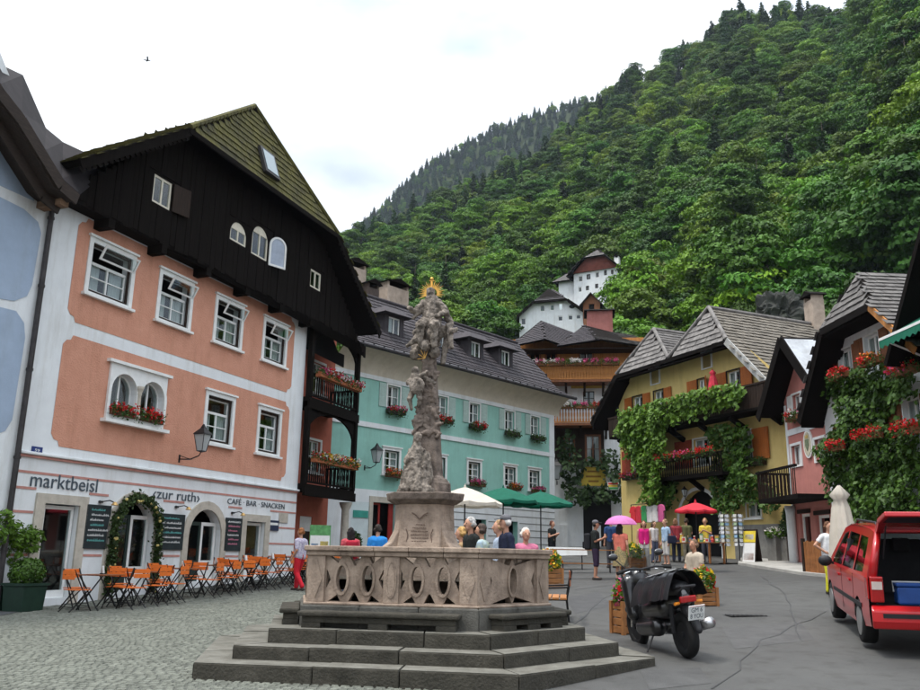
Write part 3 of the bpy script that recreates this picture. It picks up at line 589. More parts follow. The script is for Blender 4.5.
obj('angel_figure', remeshed(mb, .010, mFig, 'angel_figure', 1, .012, .04), fo)
mb = MB(); zq = zs1     # top group: father and son above clouds, wings and drapery
for k in range(46):
    a = random.uniform(0, 6.283); r = random.uniform(.04, .24); mb.sphere((CC.x+math.cos(a)*r, CC.y+math.sin(a)*r, zq+random.uniform(-.06, .38)), random.uniform(.05, .095), 8)
lump(mb, [((.02, .05, zq+.35), (.03, .05, zq+.62), .18, .15), ((.03, .05, zq+.62), (.02, .06, zq+.82), .15, .11), ((.0, .08, zq+.93), (.0, .08, zq+.97), .072, .068), ((.01, .1, zq+.86), (.0, .12, zq+.84), .06, .05),
          ((-.1, .08, zq+.78), (-.22, .16, zq+.62), .06, .05), ((-.22, .16, zq+.62), (-.30, .24, zq+.66), .045, .035), ((.13, .06, zq+.78), (.26, .1, zq+.62), .065, .055), ((.26, .1, zq+.62), (.16, .24, zq+.52), .05, .04),
          ((-.06, .12, zq+.45), (-.1, .28, zq+.36), .10, .08), ((-.1, .28, zq+.36), (-.1, .26, zq+.1), .075, .05), ((.1, .12, zq+.45), (.12, .28, zq+.36), .10, .08), ((.12, .28, zq+.36), (.12, .26, zq+.06), .075, .05),
          ((.2, 0, zq+.7), (.32, -.02, zq+.45), .07, .05), ((-.15, .1, zq+.66), (-.24, .16, zq+.52), .06, .03), ((.3, .05, zq+.4), (.36, .1, zq+.05), .06, .04), ((.28, .0, zq+.3), (.22, .05, zq-.18), .06, .04), ((-.16, .2, zq+.18), (-.3, .25, zq+.05), .06, .03), ((.36, .1, zq+.3), (.42, .05, zq+.34), .05, .03)])
mb.sphere(L3(-.02, .24, zq+.05), .085, 10)
obj('trinity_figure_group', remeshed(mb, .011, mFig, 'trinity_figure_group', 1, .016, .06), fo)
mb = MB(); c = L3(.0, .0, zq+.96)
for k in range(22):
    a = -.35+k*(math.pi+.7)/21; r0 = .085; r1 = .19+.035*(k % 2); d1 = Vector((fd.x*math.cos(a), fd.y*math.cos(a), math.sin(a)))
    p = c+d1*r0; q = c+d1*r1; sd_ = Vector((-fd.x*math.sin(a), -fd.y*math.sin(a), math.cos(a)))*.012; nn_ = Vector((fn.x, fn.y, 0))*.006
    mb.prism([p-sd_, q, p+sd_], nn_)
mb.build('gilded_rays', mGold, fo)
mb = MB(); mb.tube([c+Vector((0, 0, .08)), c+Vector((0, 0, .26))], [.02, .012], 6); mb.sphere(c+Vector((0, 0, .24)), .03, 8); mb.bar(c+Vector((-.04, 0, .21)), c+Vector((.04, 0, .21)), .014); mb.build('gilded_finial', mGold, fo)
mb = MB(); gl = L3(-.03, .19, zs1-.14); 
for k in range(5):
    a = 1.2+k*.5; mb.bar(gl, gl+Vector((fd.x*math.cos(a)*.12, fd.y*math.cos(a)*.12, math.sin(a)*.16)), .012, .006)
mb.build('gilded_shaft_rays', mGold, fo)
# ================================================================ shared house parts
mWhite = M('white_plaster', (.72, .745, .75), .85, .04, 1.5, .2, 60, stain=.22)
mTrim = M('white_trim', (.76, .77, .75), .6, .05, 4, .08, 80, stain=.1)
mGlass = glass('window_glass'); mDark = M('dark_interior', (.012, .012, .013), .9, .1, 2, 0)
mCurt = M('curtain', (.62, .62, .60), .9, .1, 5, .15, 8, trans=.2, stretch=(6, 6, .4))
mBlackW = M('black_timber', (.005, .004, .0035), .92, .3, 5, .5, 30, spec=.06, col2=(.012, .0095, .008), stretch=(6, 6, .35))
mDkW = M('dark_timber', (.035, .02, .013), .75, .3, 5, .4, 30, spec=.2, col2=(.014, .009, .006), stretch=(6, 6, .5))
mIronB = M('black_iron', (.012, .012, .013), .5, .2, 10, .1, 60, spec=.4)
mShake = M('weathered_shingle', (.165, .155, .145), .9, .25, 2.2, .5, 25, col2=(.07, .065, .062))
mMoss = M('mossy_tile', (.115, .105, .026), .95, .3, 1.6, .5, 25, col2=(.04, .037, .018))
mSlate = M('grey_slate', (.062, .054, .058), .8, .25, 2, .4, 25, col2=(.03, .026, .03))
mGreenL = M('box_foliage', (.06, .13, .02), .6, .3, 9, 0, trans=.25, col2=(.03, .07, .012))
mFlow = {'red': M('red_petals', (.62, .02, .02), .6, .2, 20, 0, trans=.25), 'pink': M('pink_petals', (.6, .08, .22), .6, .2, 20, 0, trans=.25), 'white': M('white_petals', (.75, .7, .68), .6, .1, 20, 0, trans=.25), 'yellow': M('yellow_petals', (.75, .5, .02), .6, .1, 20, 0, trans=.25), 'orange': M('orange_petals', (.7, .2, .02), .6, .1, 20, 0, trans=.25)}
mTerra = M('terracotta', (.42, .14, .06), .8, .15, 6, .2, 50); mWoodB = M('brown_box', (.12, .05, .025), .7, .2, 6, .2, 40)
def flower_box(F, s0, s1, n, z, label, cols=('red',), h=.16, d=.18, lush=1.0, mat=None, group=None, trail=.1):
    w = s1-s0; p = F.w((s0+s1)/2, -n, z); t = thing('flower_box', label, 'flower box', p, F.a, group)
    b = MB().box(-w/2, w/2, -d, 0, 0, h); b.build('trough', mat or mWoodB, t, bevel=.01); k = int(220*w*lush)
    P = np.stack([rng.uniform(-w/2-.04, w/2+.04, k), rng.uniform(-d-.10, .0, k), h+rng.normal(.05, .09, k)-trail*rng.random(k)], 1); obj('foliage', leafmesh('foliage', P, .045, mGreenL), t, 'stuff')
    for c in cols:
        k = int(130*w*lush/len(cols))+6; cl = rng.uniform(-w/2, w/2, max(2, int(w*7))); cx = cl[rng.integers(0, len(cl), k)]+rng.normal(0, .05, k)
        P = np.stack([cx, rng.uniform(-d-.13, -.02, k), h+.08+rng.normal(.03, .07, k)-trail*.6*rng.random(k)], 1); obj('blossoms', leafmesh('blossoms', P, .04, mFlow[c], .9), t, 'stuff')
    return t
def window(root, s0, s1, z0, z1, y=0, trim=.1, tmat=None, cols=2, rows=2, fmat=None, inset_=.1, curt=True, sill=True, transom=0, open_t=False, fw=.05, dark=None, trimd=.04, shutters=None, smat=None, name='window', curt_side=None):
    # outer opening s0..s1 / z0..z1; surround proud of the wall, frame set back, each pane its own piece
    if trim:
        w = MB().wall(rc(s0-trim, s1+trim, z0-trim*.5, z1+trim), [rc(s0, s1, z0, z1)], y-trimd, trimd, y+.001)
        p = w.build(name, tmat or mTrim, root)
        if trim > .09:
            MB().box(s0-trim-.05, s1+trim+.05, y-trimd-.05, y-.001, z1+trim+.002, z1+trim+.06).build('head_moulding', tmat or mTrim, p)
    else: p = MB().wall(rc(s0-.012, s1+.012, z0-.012, z1+.012), [rc(s0+.015, s1-.015, z0+.015, z1-.015)], y-.006, .05).build(name, fmat or mTrim, root)
    if sill: MB().box(s0-trim-.06, s1+trim+.06, y-trimd-.08, y-.001, z0-trim*.5-.07, z0-trim*.5-.001).build('sill', tmat or mTrim, p)
    fm = fmat or mTrim; yi = y+inset_; zt = z1-transom if transom else z1
    if dark:   # dark outer casing
        MB().wall(rc(s0+.004, s1-.004, z0+.004, z1-.004), [rc(s0+dark, s1-dark, z0+dark, z1-dark)], y+.02, .04, y+.06).build('casing', mDkW, p); s0, s1, z0, z1 = s0+dark, s1-dark, z0+dark, z1-dark; zt = min(zt, z1) if not transom else z1-transom
    fr = MB(); holes = []; W_ = s1-s0; 
    for i in range(cols):
        for j in range(rows):
            a = s0+W_*i/cols+(fw if i == 0 else fw*.6); b = s0+W_*(i+1)/cols-(fw if i == cols-1 else fw*.6); Hh = zt-z0
            c = z0+Hh*j/rows+(fw if j == 0 else fw*.3); d = z0+Hh*(j+1)/rows-(fw if j == rows-1 else fw*.3); holes.append((a, b, c, d))
    if transom and not open_t: holes.append((s0+fw, s1-fw, zt+fw*.6, z1-fw))
    if transom and open_t: fr.wall(rc(s0+.003, s1-.003, z0+.003, zt+.03), [rc(*h) for h in holes], yi, .05, yi+.05)
    else: fr.wall(rc(s0+.003, s1-.003, z0+.003, z1-.003), [rc(*h) for h in holes], yi, .05, yi+.05)
    fr.build('frame', fm, p)
    for h in holes: MB().box(h[0]-.005, h[1]+.005, yi+.02, yi+.026, h[2]-.005, h[3]+.005).build('pane', mGlass, p)
    if transom and open_t:
        g = MB().wall(rc(s0+.02, s1-.02, 0, transom-.02), [rc(s0+.07, s1-.07, .05, transom-.07)], -.02, .04, .02).build('open_transom', fm, p, loc=(0, y-.02, zt+.05)); g.rotation_euler = (rad(27), 0, 0); g.location = (0, y-.20*(transom/.45), zt+.05)
        q = MB().box(s0+.07, s1-.07, -.003, .003, .05, transom-.07).build('pane', mGlass, p); q.location = g.location; q.rotation_euler = g.rotation_euler
    if curt:
        for a, b in (((s0+.02, s0+W_*.36), (s1-W_*.36, s1-.02)) if curt_side is None else (curt_side,)):
            mb = MB(); k = 12; vs = []
            for i in range(k+1):
                x = a+(b-a)*i/k; yy = yi+.11+.022*math.sin(i*2.1+s0*7); vs += [(x, yy, z0+.03), (x, yy, zt-.02)]
            mb.add(vs, [(2*i, 2*i+2, 2*i+3, 2*i+1) for i in range(k)]); mb.build('curtain', mCurt, p)
    if shutters:
        for sd_, x, wd, ang in shutters:
            q = MB().wall(rc(0, wd, z0-.03, z1+.03), [], -.02, .04, .02).build('shutter', smat, p); k = 7
            for j in range(k): MB().box(.06, wd-.06, -.034, -.02, z0+.05+(z1-z0-.1)*j/k, z0+.05+(z1-z0-.1)*(j+.62)/k).build('slat', smat, q) if False else None
            sl = MB(); pn = (z1-z0-.14)/2
            for j in range(2): sl.wall(rc(.05, wd-.05, z0+.04+j*(pn+.06), z0+.04+j*(pn+.06)+pn), [rc(.075, wd-.075, z0+.065+j*(pn+.06), z0+.015+j*(pn+.06)+pn)], -.032, .012)
            for j in range(12):
                zz = z0+.09+(z1-z0-.18)*j/12; sl.box(.08, wd-.08, -.03, -.02, zz, zz+.05*(z1-z0))
            sl.build('louvres', smat, q)
            q.location = (x, y-.03, 0); q.rotation_euler = (0, 0, rad(ang)); 
    return p
def lantern(F, s, n, z, label, arm=.5, sc=1.0, group=None):
    t = thing('wall_lantern', label, 'lantern', F.w(s, -n, z), F.a, group); m = MB()
    m.bar((0, .01, -.1), (0, .01, .12), .07, .05); m.tube([(0, 0, 0), (0, -arm*.5, -.02), (0, -arm*.9, .08), (0, -arm, .2)], .018, 6); m.tube([(0, 0, .1), (0, -arm*.35, .02), (0, -arm*.6, -.02)], .012, 6); m.build('bracket', mIronB, t)
    c = (0, -arm, .2); cg = MB(); 
    for k in range(4):
        a = math.pi/4+k*math.pi/2; cg.tube([(c[0]+.10*sc*math.cos(a), c[1]+.10*sc*math.sin(a), c[2]), (c[0]+.19*sc*math.cos(a), c[1]+.19*sc*math.sin(a), c[2]+.38*sc)], .011, 5)
    cg.lathe([(.02, -.03), (.11*sc, 0), (.11*sc, .015)], 4, c, math.pi/4); cg.lathe([(.22*sc, .38*sc), (.20*sc, .41*sc), (.07*sc, .52*sc), (.05*sc, .56*sc), (.02, .62*sc)], 4, c, math.pi/4); cg.build('cage', mIronB, t)
    MB().lathe([(.095*sc, .015), (.18*sc, .378*sc)], 4, c, math.pi/4).build('lantern_glass', M('milk_glass', (.55, .58, .58), .3, .05, 3, 0, trans=.3), t)
    return t
def balusters(root, s0, s1, y0, y1, z0, z1, mat, sp=.13, w=.06, name='railing', top=.07, shape=True):   # a balcony front: bottom rail, top rail, shaped boards
    p = MB().bar((s0, y0, z1), (s1, y1, z1), .09, top).bar((s0, y0, z0), (s1, y1, z0), .07, .07).build(name, mat, root); L_ = math.hypot(s1-s0, y1-y0); n = max(2, int(L_/sp)); mb = MB()
    for i in range(n):
        t = (i+.5)/n; x = s0+(s1-s0)*t; y = y0+(y1-y0)*t; dx, dy = (s1-s0)/L_, (y1-y0)/L_
        hh = z1-z0; prof = [(.5, 0), (.5, .18), (.28, .3), (.5, .45), (.5, .6), (.28, .72), (.5, .85), (.5, 1)] if shape else [(.5, 0), (.5, 1)]
        pts = [(x+dx*w*k, y+dy*w*k, z0+hh*q) for k, q in prof]+[(x-dx*w*k, y-dy*w*k, z0+hh*q) for k, q in reversed(prof)]
        mb.prism(pts, (-dy*.025, dx*.025, 0))
    mb.build('balusters', mat, p, kind='stuff'); return p
# ================================================================ salmon house with the tavern
a = atY(22, 455, 19.3); PK = Fac(a, 69.1)
ph = thing('corner_tavern_house', 'salmon pink house with white bands, black timber top storey and mossy hipped roof', 'house', PK.w(0, 0, 0), PK.a)
mSal = M('salmon_plaster', (.60, .30, .205), .9, .07, 2.5, .9, 26, stain=.2, col2=(.53, .25, .165)); mRedW = M('brick_red_plaster', (.42, .12, .075), .9, .1, 2, .2, 60, stain=.15); mBand = M('dusty_rose_band', (.50, .24, .20), .85, .1, 4, .1, 60)
mBeige = M('beige_stone', (.48, .44, .37), .9, .1, 4, .3, 45, stain=.15)
WB, WT, WE = -.1, 10.05, 11.83
up = [PK.rect(90.2, 236, 130, 309), PK.rect(159.8, 268.5, 189, 334), PK.rect(215.9, 294, 240.3, 353), PK.rect(263.7, 317, 284.8, 369.5)]
up = [(a+.12, b-.12, c+.10, d-.12) for a, b, c, d in up]
zu0 = sum(u[2] for u in up)/4; zu1 = sum(u[3] for u in up)/4; up = [(u[0], u[1], zu0, zu1) for u in up]
lo = [PK.rect(206, 390, 231, 449), PK.rect(258.3, 405, 278.5, 458)]; lo = [(a+.12, b-.12, c+.1, d-.12) for a, b, c, d in lo]; zl0 = (lo[0][2]+lo[1][2])/2; zl1 = (lo[0][3]+lo[1][3])/2; lo = [(u[0], u[1], zl0, zl1) for u in lo]
bf = PK.rect(110, 362, 161, 430); bm_ = (bf[0]+bf[1])/2; bz0, bz1 = bf[2]+.15, bf[3]-.22; bw = (bf[1]-bf[0])/2-.16
ba = [arch(bm_-.08-bw, bm_-.08, bz0, bz1), arch(bm_+.08, bm_+.08+bw, bz0, bz1)]
def gb(s): return PK.base(s)-.3
d1 = PK.rect(44, 503, 70, 580); d2 = PK.rect(116, 499, 148, 586); d3 = PK.rect(190, 508, 217, 578); d4 = PK.rect(246, 521, 261, 575)
gh = [rc(d1[0], d1[1], .45, d1[3]), arch(d2[0], d2[1], .55, d2[3]), arch(d3[0], d3[1], .7, d3[3]), rc(d4[0], d4[1], .8, d4[3])]
holes = [rc(*u) for u in up]+[rc(*u) for u in lo]+ba+gh
MB().wall([(WB, -.4), (WE, -.4), (WE, WT), (WB, WT)], holes, 0, .3).build('wall', mWhite, ph)
MB().box(WE-.3, WE-.002, .004, 1.6, -.4, WT).build('end_wall', mRedW, ph)
MB().box(WB, WE-.3, .9, .95, -.4, WT).build('interior', mDark, ph)
# painted salmon fields with notched corners
def notched(s0, s1, z0, z1, c=.28): return [(s0+c, z0), (s1-c, z0), (s1-c*.8, z0+c*.45), (s1-c*.35, z0+c*.55), (s1, z0+c), (s1, z1-c), (s1-c*.35, z1-c*.55), (s1-c*.8, z1-c*.45), (s1-c, z1), (s0+c, z1), (s0+c*.8, z1-c*.45), (s0+c*.35, z1-c*.55), (s0, z1-c), (s0, z0+c), (s0+c*.35, z0+c*.55), (s0+c*.8, z0+c*.45)]
zf = [PK.sz(77, 323)[1], PK.sz(90, 219.6)[1], PK.sz(58.7, 446.5)[1], PK.sz(104, 345)[1]]; sl = PK.sz(68, 304)[0]; sr = PK.sz(294, 360)[0]-.08
MB().wall(notched(sl, sr, zf[0], zf[1]), [rc(u[0]-.1, u[1]+.1, u[2]-.04, u[3]+.1) for u in up], -.008, .01).build('plaster_field', mSal, ph)
MB().wall(notched(sl, sr, zf[2], zf[3]), [rc(u[0]-.1, u[1]+.1, u[2]-.04, u[3]+.1) for u in lo]+[rc(bf[0]+.02, bf[1]-.02, bf[2]+.02, bf[3]-.02)], -.008, .01).build('plaster_field', mSal, ph)
for u in up: window(ph, *u, trim=.13, transom=.42, open_t=True, dark=.07, fw=.045)
for u in lo: window(ph, *u, trim=.13, transom=.42, dark=.07, fw=.045)
# twin arched window with a column
p = MB().wall(rc(*bf), ba, -.07, .07, .001).build('twin_arched_window', mTrim, ph)
MB().box(bf[0]-.12, bf[1]+.12, -.14, -.001, bf[3]+.002, bf[3]+.08).build('head_moulding', mTrim, p); MB().box(bf[0]-.12, bf[1]+.12, -.2, -.001, bf[2]-.09, bf[2]-.002).build('sill', mTrim, p)
cm_ = MB(); cm_.lathe([(.085, 0), (.085, .06), (.06, .1), (.055, .62), (.07, .66), (.06, .68), (.1, .78), (.12, .86)], 12, (bm_, -.09, bz0)); cm_.build('column', mBeige, p, True)
for k, A in enumerate(ba):
    s0, s1 = A[0][0], A[1][0]; cx = (s0+s1)/2; r = (s1-s0)/2
    MB().wall(arch(s0-.10, s1+.055, bz0, bz1+.08) if k == 0 else arch(s0-.055, s1+.10, bz0, bz1+.08), [A], -.09, .02).build('arch_moulding', mTrim, p)
    i1 = arch(s0+.05, cx-.025, bz0+.05, bz1-.12, 8)[:0] or [(s0+.05, bz0+.05), (cx-.025, bz0+.05), (cx-.025, bz1-.06)]+[(cx-(r-.05)*math.sin(t_), bz1-r+(r-.05)*math.cos(t_)) for t_ in (.4, .8, 1.2, 1.5)]
    i2 = [(2*cx-x, z) for x, z in reversed(i1)]
    MB().wall(arch(s0+.004, s1-.004, bz0, bz1-.004), [i1, i2], .12, .05, .17).build('frame', mTrim, p)
    for h in (i1, i2): MB().wall(h, [], .14, .01, .146).build('pane', mGlass, p)
    flower_box(PK, s0+.02, s1-.02, -.04+.06, bz0-.05+.02, 'box of red geraniums in the twin arched window of the salmon house', ('red',), .13, .14, 1.2, group='geranium boxes in the twin arched window')
# ground floor bands, doors, letterings
zb = [PK.sz(23, 455)[1], PK.sz(20.6, 470.4)[1]]; zb = [zb[0], zb[0]-.36, zb[0]-.72, zb[0]-1.25, zb[0]-1.78, zb[0]-2.2]
for k, z in enumerate(zb):
    cuts = [(WB, WE)]
    if k >= 2:
        cuts = []; x = WB
        for q in (d1, d2, d3, d4): cuts.append((x, q[0]-.28)); x = q[1]+.28
        cuts.append((x, WE))
    for x0, x1 in cuts: MB().box(x0, x1, -.012 if k else -.05, -.001, z-.028, z+.028).build('plaster_band', mBand, ph)
MB().box(WB, WE+.03, -.10, -.002, zb[0]+.03, zb[0]+.10).build('string_course', mWhite, ph, bevel=.02)
for q, arched in ((d1, 0), (d2, 1), (d3, 1), (d4, 0)):      # stone door surrounds, doors
    zb0 = PK.base((q[0]+q[1])/2); A = arch(q[0], q[1], zb0-.1, q[3]) if arched else rc(q[0], q[1], zb0-.1, q[3]); B = arch(q[0]-.24, q[1]+.24, zb0-.1, q[3]+.24) if arched else rc(q[0]-.26, q[1]+.26, zb0-.1, q[3]+.22)
    dr = MB().wall(B[:2]+B[2:], [ [(x, max(z, zb0-.099)) for x, z in A] ], -.05, .05, .001).build('doorway', mBeige, ph, bevel=.01)
    W_ = q[1]-q[0]; c = q[0]+W_*.52
    if arched:
        for x0, x1, hh in ((q[0]+.03, c, 1), (c, q[1]-.03, 1)):
            zt_ = q[3]-W_/2*.35; MB().wall(rc(x0, x1-.01, zb0, zt_-.1), [rc(x0+.09, x1-.1, zb0+.75, zt_-.2)], .16, .05, .21).build('door_leaf', mTrim if x0 == c else M('dark_green_paint', (.02, .035, .03), .5, .1, 5, .1), dr); MB().box(x0+.08, x1-.09, .18, .186, zb0+.74, zt_-.19).build('pane', mGlass, dr)
    else:
        MB().wall(rc(q[0]+W_*.1, q[1]-.03, zb0, q[3]-.03), [rc(q[0]+W_*.1+.07, q[1]-.1, zb0+.35, q[3]-.12)], .12, .05, .17).build('door_leaf', mTrim, dr); MB().box(q[0]+W_*.1+.06, q[1]-.09, .14, .146, zb0+.34, q[3]-.11).build('pane', mGlass, dr)
mInk = M('dark_lettering', (.06, .08, .10), .6, .1, 10, 0)
def pletter(txt, u0, v0, u1, v1, h):
    A = PK.sz(u0, v0); B = PK.sz(u1, v1); return letter(txt, ph, A[0], B[0], -.018, (A[1]+B[1])/2, h, mInk)
o = pletter('marktbeisl', 29, 488, 96.5, 491, .33); o = pletter('‹zur ruth›', 152, 500, 199, 500.5, .27); o = pletter('CAFÉ · BAR · SNACKEN', 227, 504, 284, 509, .21)
q = PK.rect(31.5, 446, 41, 454.5); sg = MB().box(q[0], q[1], -.03, -.009, q[2], q[3]).build('house_number_plate', M('blue_enamel', (.02, .04, .16), .3, .05, 5, 0, spec=.5), ph); letter('59', sg, q[0]+.08, q[1]-.08, -.032, q[2]+.05, q[3]-q[2]-.1, mTrim)
q = PK.rect(268.5, 520, 277.5, 531); sg = MB().box(q[0], q[1], -.04, -.002, q[2], q[3]).build('notice_plate', M('slate_blue', (.03, .04, .08), .4, .1, 5, 0), ph); MB().box(q[0]+.06, q[1]-.06, -.044, -.041, q[2]+.18, q[2]+.26).build('notice_line', mTrim, sg)
q = PK.rect(279, 513, 287, 523); MB().box(q[0], q[1], -.03, -.002, q[2], q[3]).build('vent_plate', mBeige, ph)
# chalk boards hang on the wall
mChalk = [M('chalk_white', (.7, .7, .68), .9, .1, 30, 0), M('chalk_pink', (.6, .22, .3), .9, .1, 30, 0), M('chalk_teal', (.15, .45, .42), .9, .1, 30, 0)]
for (u0, v0, u1, v1), lb in (((86, 504, 105.5, 549), 'black chalk menu board between the first door and the garlanded arch'), ((158.5, 513, 181, 550), 'black chalk menu board between the two arched doors of the tavern'), ((225, 517.5, 239, 551), 'narrow black chalk menu board beside the last tavern door')):
    q = PK.rect(u0, v0, u1, v1); w, h = q[1]-q[0], q[3]-q[2]; t = thing('menu_board', lb, 'menu board', PK.w(q[0], -.02, q[2]), PK.a)
    MB().box(0, w, -.03, 0, 0, h).build('board', M('blackboard', (.02, .028, .03), .8, .2, 3, 0), t, bevel=.004); rows = int(h/.15)
    for j in range(rows):
        z = h-.14-j*(h-.2)/rows; mb = MB(); x = w*random.uniform(.12, .22); xe = w*random.uniform(.72, .9)
        while x < xe:
            l = random.uniform(.03, .06); mb.tube([(x, -.033, z), (x+l*.3, -.033, z+random.uniform(.02, .06)), (x+l*.6, -.033, z-.005), (x+l, -.033, z+random.uniform(.01, .04))], .008, 4); x += l+.012
        mb.build('chalk_line', mChalk[(j*j+int(u0)) % 3], t)
# garland round the first arch
zb0 = PK.base(d2[0]); cx = (d2[0]+d2[1])/2; r = (d2[1]-d2[0])/2+.07; zc_ = d2[3]-(d2[1]-d2[0])/2; path = []
for i in range(60):
    t_ = i/59; Ltot = 2*1.5+math.pi*r; q = t_*Ltot
    path.append((cx-r, zc_-1.5+q) if q < 1.5 else ((cx+r, zc_-(q-1.5-math.pi*r)) if q > 1.5+math.pi*r else (cx-r*math.cos((q-1.5)/r), zc_+r*math.sin((q-1.5)/r))))
ga = thing('door_garland', 'leafy garland with yellow roses hung round the arched tavern door', 'garland', PK.w(0, 0, 0), PK.a); P = []
for x, z in path: P.append(np.stack([x+rng.normal(0, .06, 55), -.13+rng.normal(0, .06, 55), z+rng.normal(0, .06, 55)], 1))
obj('foliage', leafmesh('foliage', np.concatenate(P), .055, M('garland_leaf', (.045, .08, .02), .6, .3, 9, 0, trans=.2)), ga, 'stuff'); mb = MB()
for x, z in path:
    if random.random() < .42: mb.sphere((x+random.gauss(0, .06), -.2, z+random.gauss(0, .06)), random.uniform(.03, .05), 7)
mb.build('roses', mFlow['yellow'] if 0 else M('cream_rose', (.75, .6, .22), .7, .2, 20, 0), ga, kind='stuff')
for (u, v, lb) in ((100, 502, 'small black bracket lamp above the menu board by the first door'), (176, 507, 'small black bracket lamp above the menu board between the arches'), (232, 513, 'small black bracket lamp above the narrow menu board')):
    s, z = PK.sz(u, v, .0); t = thing('bracket_lamp', lb, 'lamp', PK.w(s, 0, z), PK.a); m = MB(); m.lathe([(.06, 0), (.06, .05)], 10, (0, -.03, -.02)); m.tube([(0, 0, 0), (.2, -.12, .05), (.3, -.2, 0)], .015, 6); m.tube([(0, 0, 0), (-.05, -.04, .0)], .04, 6); m.build('bracket', mIronB, t); MB().lathe([(.03, .05), (.09, -.03), (.08, -.04)], 10, (.3, -.2, -.03)).build('shade', M('brass_shade', (.5, .32, .12), .4, .1, 9, 0, metal=.5), t)
s, z = PK.sz(179, 459); lantern(PK, s, 0, z, 'black iron street lantern with milk glass on the salmon house wall', .75, 1.25)
# ---- black timber storey under the gable
TS0, TS1, PR = -.02, 15.55, .45
mid = 7.75; OV = 1.05
GL, GR_ = PK.sz(85, 180, OV), PK.sz(379, 353, OV); HL, HR = PK.sz(189.5, 130, OV), PK.sz(338, 233, OV)
hz_ = (HL[1]+HR[1])/2; slope = .93; el_z = hz_-slope*(HL[0]+.3); 
xl, xr = HL[0], HR[0]; midr = (xl+xr)/2; zr = hz_+slope*(midr-xl)
# inward distance of the ridge start, from the picture
best = min((abs(PK.sz(259, 111, -n)[0]-midr), n) for n in [i*.05 for i in range(0, 120)])[1]; zr2 = PK.sz(259, 111, -best)[1]; zr = zr2; slope = (zr-hz_)/(midr-xl)
wA = [PK.rect(155, 173, 170, 211, PR), PK.rect(231.5, 218, 246, 248, PR), PK.rect(253.5, 222, 267, 262, PR), PK.rect(311, 268, 320.5, 292, PR)]
tz0 = WT-.18; zl_ = hz_-.9*(HL[0]-TS0); zr_ = hz_-.98*(TS1-HR[0])
outl = [(TS0, tz0), (TS1, tz0-.02), (TS1, zr_-.25), (HR[0]-.2, hz_-.1), (HL[0]+.2, hz_-.1), (TS0, zl_-.2)]
tw = MB().wall(outl, [rc(*wA[0]), arch(*wA[1]), arch(*wA[2]), rc(*wA[3])], -PR, .2).build('timber_wall', mBlackW, ph)
MB().wall([(a_+(.25 if a_ < 7 else -.25), b_-.45) for a_, b_ in outl], [], .3, .1, .35).build('timber_interior', mDark, ph)
bd = MB(); x = TS0                        # vertical cladding boards, uneven, joined
while x < TS1:
    w = random.uniform(.16, .24); xc = x+w/2; zt_ = min(hz_-.1, zl_-.2+.9*(xc-TS0) if xc < HL[0] else (zr_-.25+.98*(TS1-xc) if xc > HR[0] else 99)); o_ = random.uniform(.015, .04)
    segs = [(tz0-random.uniform(0, .12), zt_)]
    for h in wA:
        if h[0]-w < xc < h[1]+w: segs = [q for (a, b) in segs for q in ((a, min(b, h[2]-.06)), (max(a, h[3]+.08), b)) if q[1]-q[0] > .1]
    for a, b in segs: bd.box(x+.006, x+w-.006, -PR-o_, -PR+.01, a, b)
    x += w
bd.build('cladding_boards', mBlackW, tw, kind='stuff')
MB().box(TS0, WE, -PR, .2, tz0-.1, tz0-.01).build('sill_beam', mBlackW, ph)
for k in range(6): MB().box(1.2+k*2.0, 1.42+k*2.0, -PR-.05, .1, tz0-.34, tz0-.1).build('beam_end', mBlackW, ph)
for k, h in enumerate(wA):
    A = arch(*h) if k in (1, 2) else rc(*h); cx = (h[0]+h[1])/2
    w = MB().wall(A, [rc(h[0]+.07, cx-.03, h[2]+.07, h[3]-(.28 if k in (1, 2) else .07)), rc(cx+.03, h[1]-.07, h[2]+.07, h[3]-(.28 if k in (1, 2) else .07))], -PR+.03, .05, -PR+.08).build('window', M('cream_paint', (.66, .62, .5), .6, .06, 5, .05), ph)
    for a, b in ((h[0]+.06, cx-.02), (cx+.02, h[1]-.06)): MB().box(a, b, -PR+.05, -PR+.056, h[2]+.06, h[3]-(.27 if k in (1, 2) else .06)).build('pane', mGlass, w)
    if k == 0:
        s_ = MB().box(0, .6, -.02, .02, h[2], h[3]).build('shutter', mDkW, w); s_.location = (h[1]+.03, -PR-.03, 0); s_.rotation_euler = (0, 0, rad(-12))
    if k == 2:
        o_ = MB().wall(arch(0, .68, 0, h[3]-h[2]), [arch(.07, .61, .07, h[3]-h[2]-.07)], -.02, .04, .02).build('open_casement', mTrim, w); o_.location = (h[1]+.02, -PR-.04, h[2]-.1); o_.rotation_euler = (0, 0, rad(-22)); q_ = MB().wall(arch(.06, .62, .06, h[3]-h[2]-.06), [], -.004, .01, .004).build('pane', M('grey_blue_sheet', (.35, .4, .48), .4, .1, 3, 0), w); q_.location = o_.location; q_.rotation_euler = o_.rotation_euler
# ---- roof: half hip in front, long slopes behind
BK = 12
A_ = (HL[0], -OV, hz_); B_ = (HR[0], -OV, hz_); AP = (midr, best, zr); RB = (midr, BK, zr)
sl_ = (zr-hz_)/(midr-HL[0]); eL = (TS0-.45, hz_-.95*(HL[0]-TS0+.45)); eR = (GR_[0], GR_[1])
def rb(p, y): return (p[0], y, p[1])
roof(ph, [A_, B_, AP], 0, mBlackW, mMoss, .24, .26, .03, mBlackW, .1, 'half_hip_roof')
